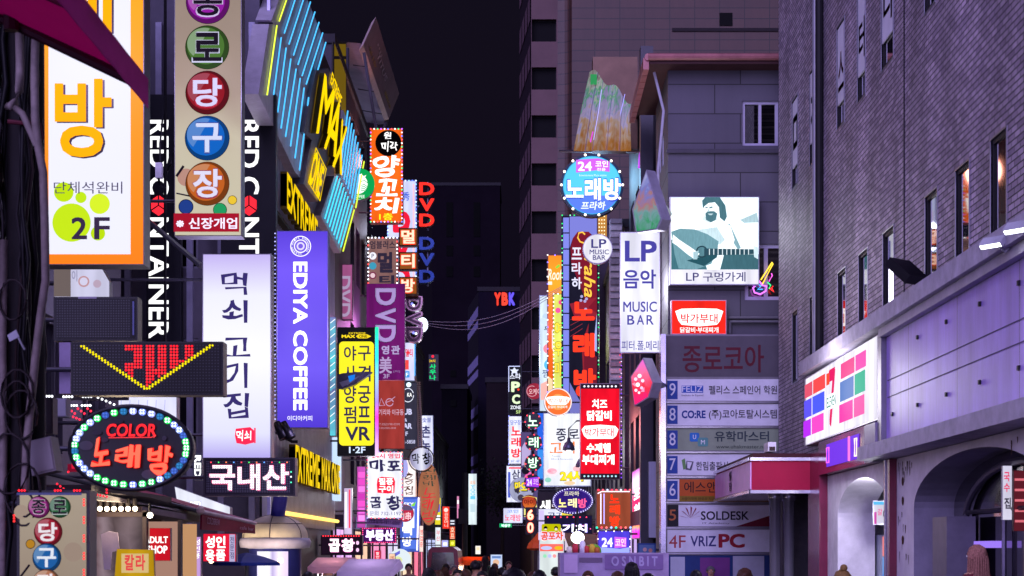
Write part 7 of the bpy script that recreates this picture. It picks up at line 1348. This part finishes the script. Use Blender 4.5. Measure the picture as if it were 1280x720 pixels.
hairs = {k: hair_mesh(*k_) for k, k_ in {('short', 'black'): ('short', HAIRC['black']), ('long', 'black'): ('long', HAIRC['black']), ('bob', 'brown'): ('bob', HAIRC['brown']), ('short', 'brown'): ('short', HAIRC['brown']), ('bun', 'blonde'): ('bun', HAIRC['blonde']), ('long', 'auburn'): ('long', HAIRC['auburn']), ('short', 'grey'): ('short', HAIRC['grey'])}.items()}
fm = face_mesh()
def person(px, ytop, D, bi, hk, away, label, base=0.0):
    top = CH+(VY-ytop)*D/FPX-base; s = top/1.755
    t = thing('person', label, 'person', (W(px, 688, D).x, D, base), 'people walking in the crowded street')
    t.scale = (s, s, s); t.rotation_euler = (0, 0, math.pi+away if away is not None else 0)
    for nm, me in (('body', bodies[bi]), ('hair', hairs[hk]), ('face', fm)):
        o = bpy.data.objects.new(nm, me); COL.objects.link(o); o.parent = t
    return t
BKS, LB, BB, BS, BN, LA, GS = ('short', 'black'), ('long', 'black'), ('bob', 'brown'), ('short', 'brown'), ('bun', 'blonde'), ('long', 'auburn'), ('short', 'grey')
for a in ((642, 709, 12.5, 0, BKS, .1, 'tall person with black hair seen from behind, nearest at the bottom centre'),
          (695, 708, 30, 3, BKS, -.2, 'person with short black hair before the lavender stall counter'),
          (465, 711, 33, 4, BKS, .2, 'person with round dark head under the white balloon, leftmost of two'),
          (490, 710, 35, 5, LB, 0, 'person with long black hair right below the white balloon'),
          (511, 704, 40, 1, BKS, None, 'person facing us, head raised just right of the white balloon'),
          (536, 711, 33, 2, LB, .3, 'long-haired person in front of the maroon van, left one'),
          (556, 709, 38, 0, BB, -.3, 'brown-haired person in front of the maroon van, right one'),
          (581, 711, 30, 3, BS, .1, 'brown-haired person beside the foot of the utility mast'),
          (603, 713, 27, 4, BKS, None, 'person facing us in pale top left of the tall nearest head'),
          (616, 708, 42, 5, LB, .2, 'long-haired far person just left of the tall nearest head'),
          (674, 712, 22, 1, BKS, .1, 'dark-haired person in front of the white standing banner'),
          (568, 706, 46, 5, GS, None, 'grey-haired far person facing us near the van tail light'),
          (424, 711, 34, 2, LB, .1, 'long-haired person on the left below the tripe LED board'),
          (447, 712, 30, 3, BB, -.2, 'brown-haired person below the purple estate agent board'),
          (772, 714, 24, 0, BB, .2, 'brown-haired person in front of the stall banner'),
          (735, 713, 26, 4, BS, None, 'person facing us behind the lavender counter edge'),
          (870, 712, 26, 0, BKS, .1, 'dark-haired person before the blue notice panels of the directory'),
          (931, 710, 22, 2, BB, -.2, 'brown-haired person left of the chrome columns'),
          (810, 716, 20, 1, BKS, .2, 'person with black hair beside the steel post of the directory'),
          (1053, 711, 19, 5, BN, .1, 'person with blonde hair bun in front of the small arch'),
          (385, 714, 26, 3, BKS, .1, 'dark-haired person beside the dome kiosk body')):
    person(*a)
looks = ['dark coat', 'navy jacket', 'maroon jacket', 'grey coat', 'pale coat', 'green coat']
spots = [('before the added lavender food cart', 440, 484, 3), ('beside the added pink food cart', 392, 432, 3), ('near the maroon van', 530, 576, 4), ('around the utility mast foot', 578, 606, 3), ('in front of the far street gap', 604, 640, 4), ('by the standing banner', 660, 712, 3), ('along the lavender stall counter', 716, 800, 5), ('under the directory board', 838, 900, 3)]
hk_ = [BKS, LB, BB, BS, BKS, GS, LB]
q_ = 0
for where, xa, xb, n in spots:
    for i in range(n):
        x = xa+(xb-xa)*(i+.5)/n+random.uniform(-3, 3); D = random.uniform(24, 55); bi = (q_*5+i) % 6; hk = hk_[(q_+i*3) % 7]; hgt = random.uniform(1.6, 1.80); yt = VY-(hgt-CH)*FPX/D
        side = ['left', 'middle', 'right', 'rearmost', 'outermost'][i] if n > 1 else 'single'
        person(x, yt, D, bi, hk, random.choice([.1, -.3, None, .4]), '%s person in a %s walking %s' % (side, looks[bi], where)); q_ += 1
person(1221, 681, 17.6, 2, LA, .5, 'person with long auburn hair standing on the step in the big dark arch', .33)
t = thing('entrance_step', 'low stone step inside the big dark arch', 'step', (5.2, 18.5, 0)); mb = MB(); mb.box((4.55, 16.9, .0), (5.56, 20.5, .33), M('#6a6670', .6)); mb.build('slab', t)
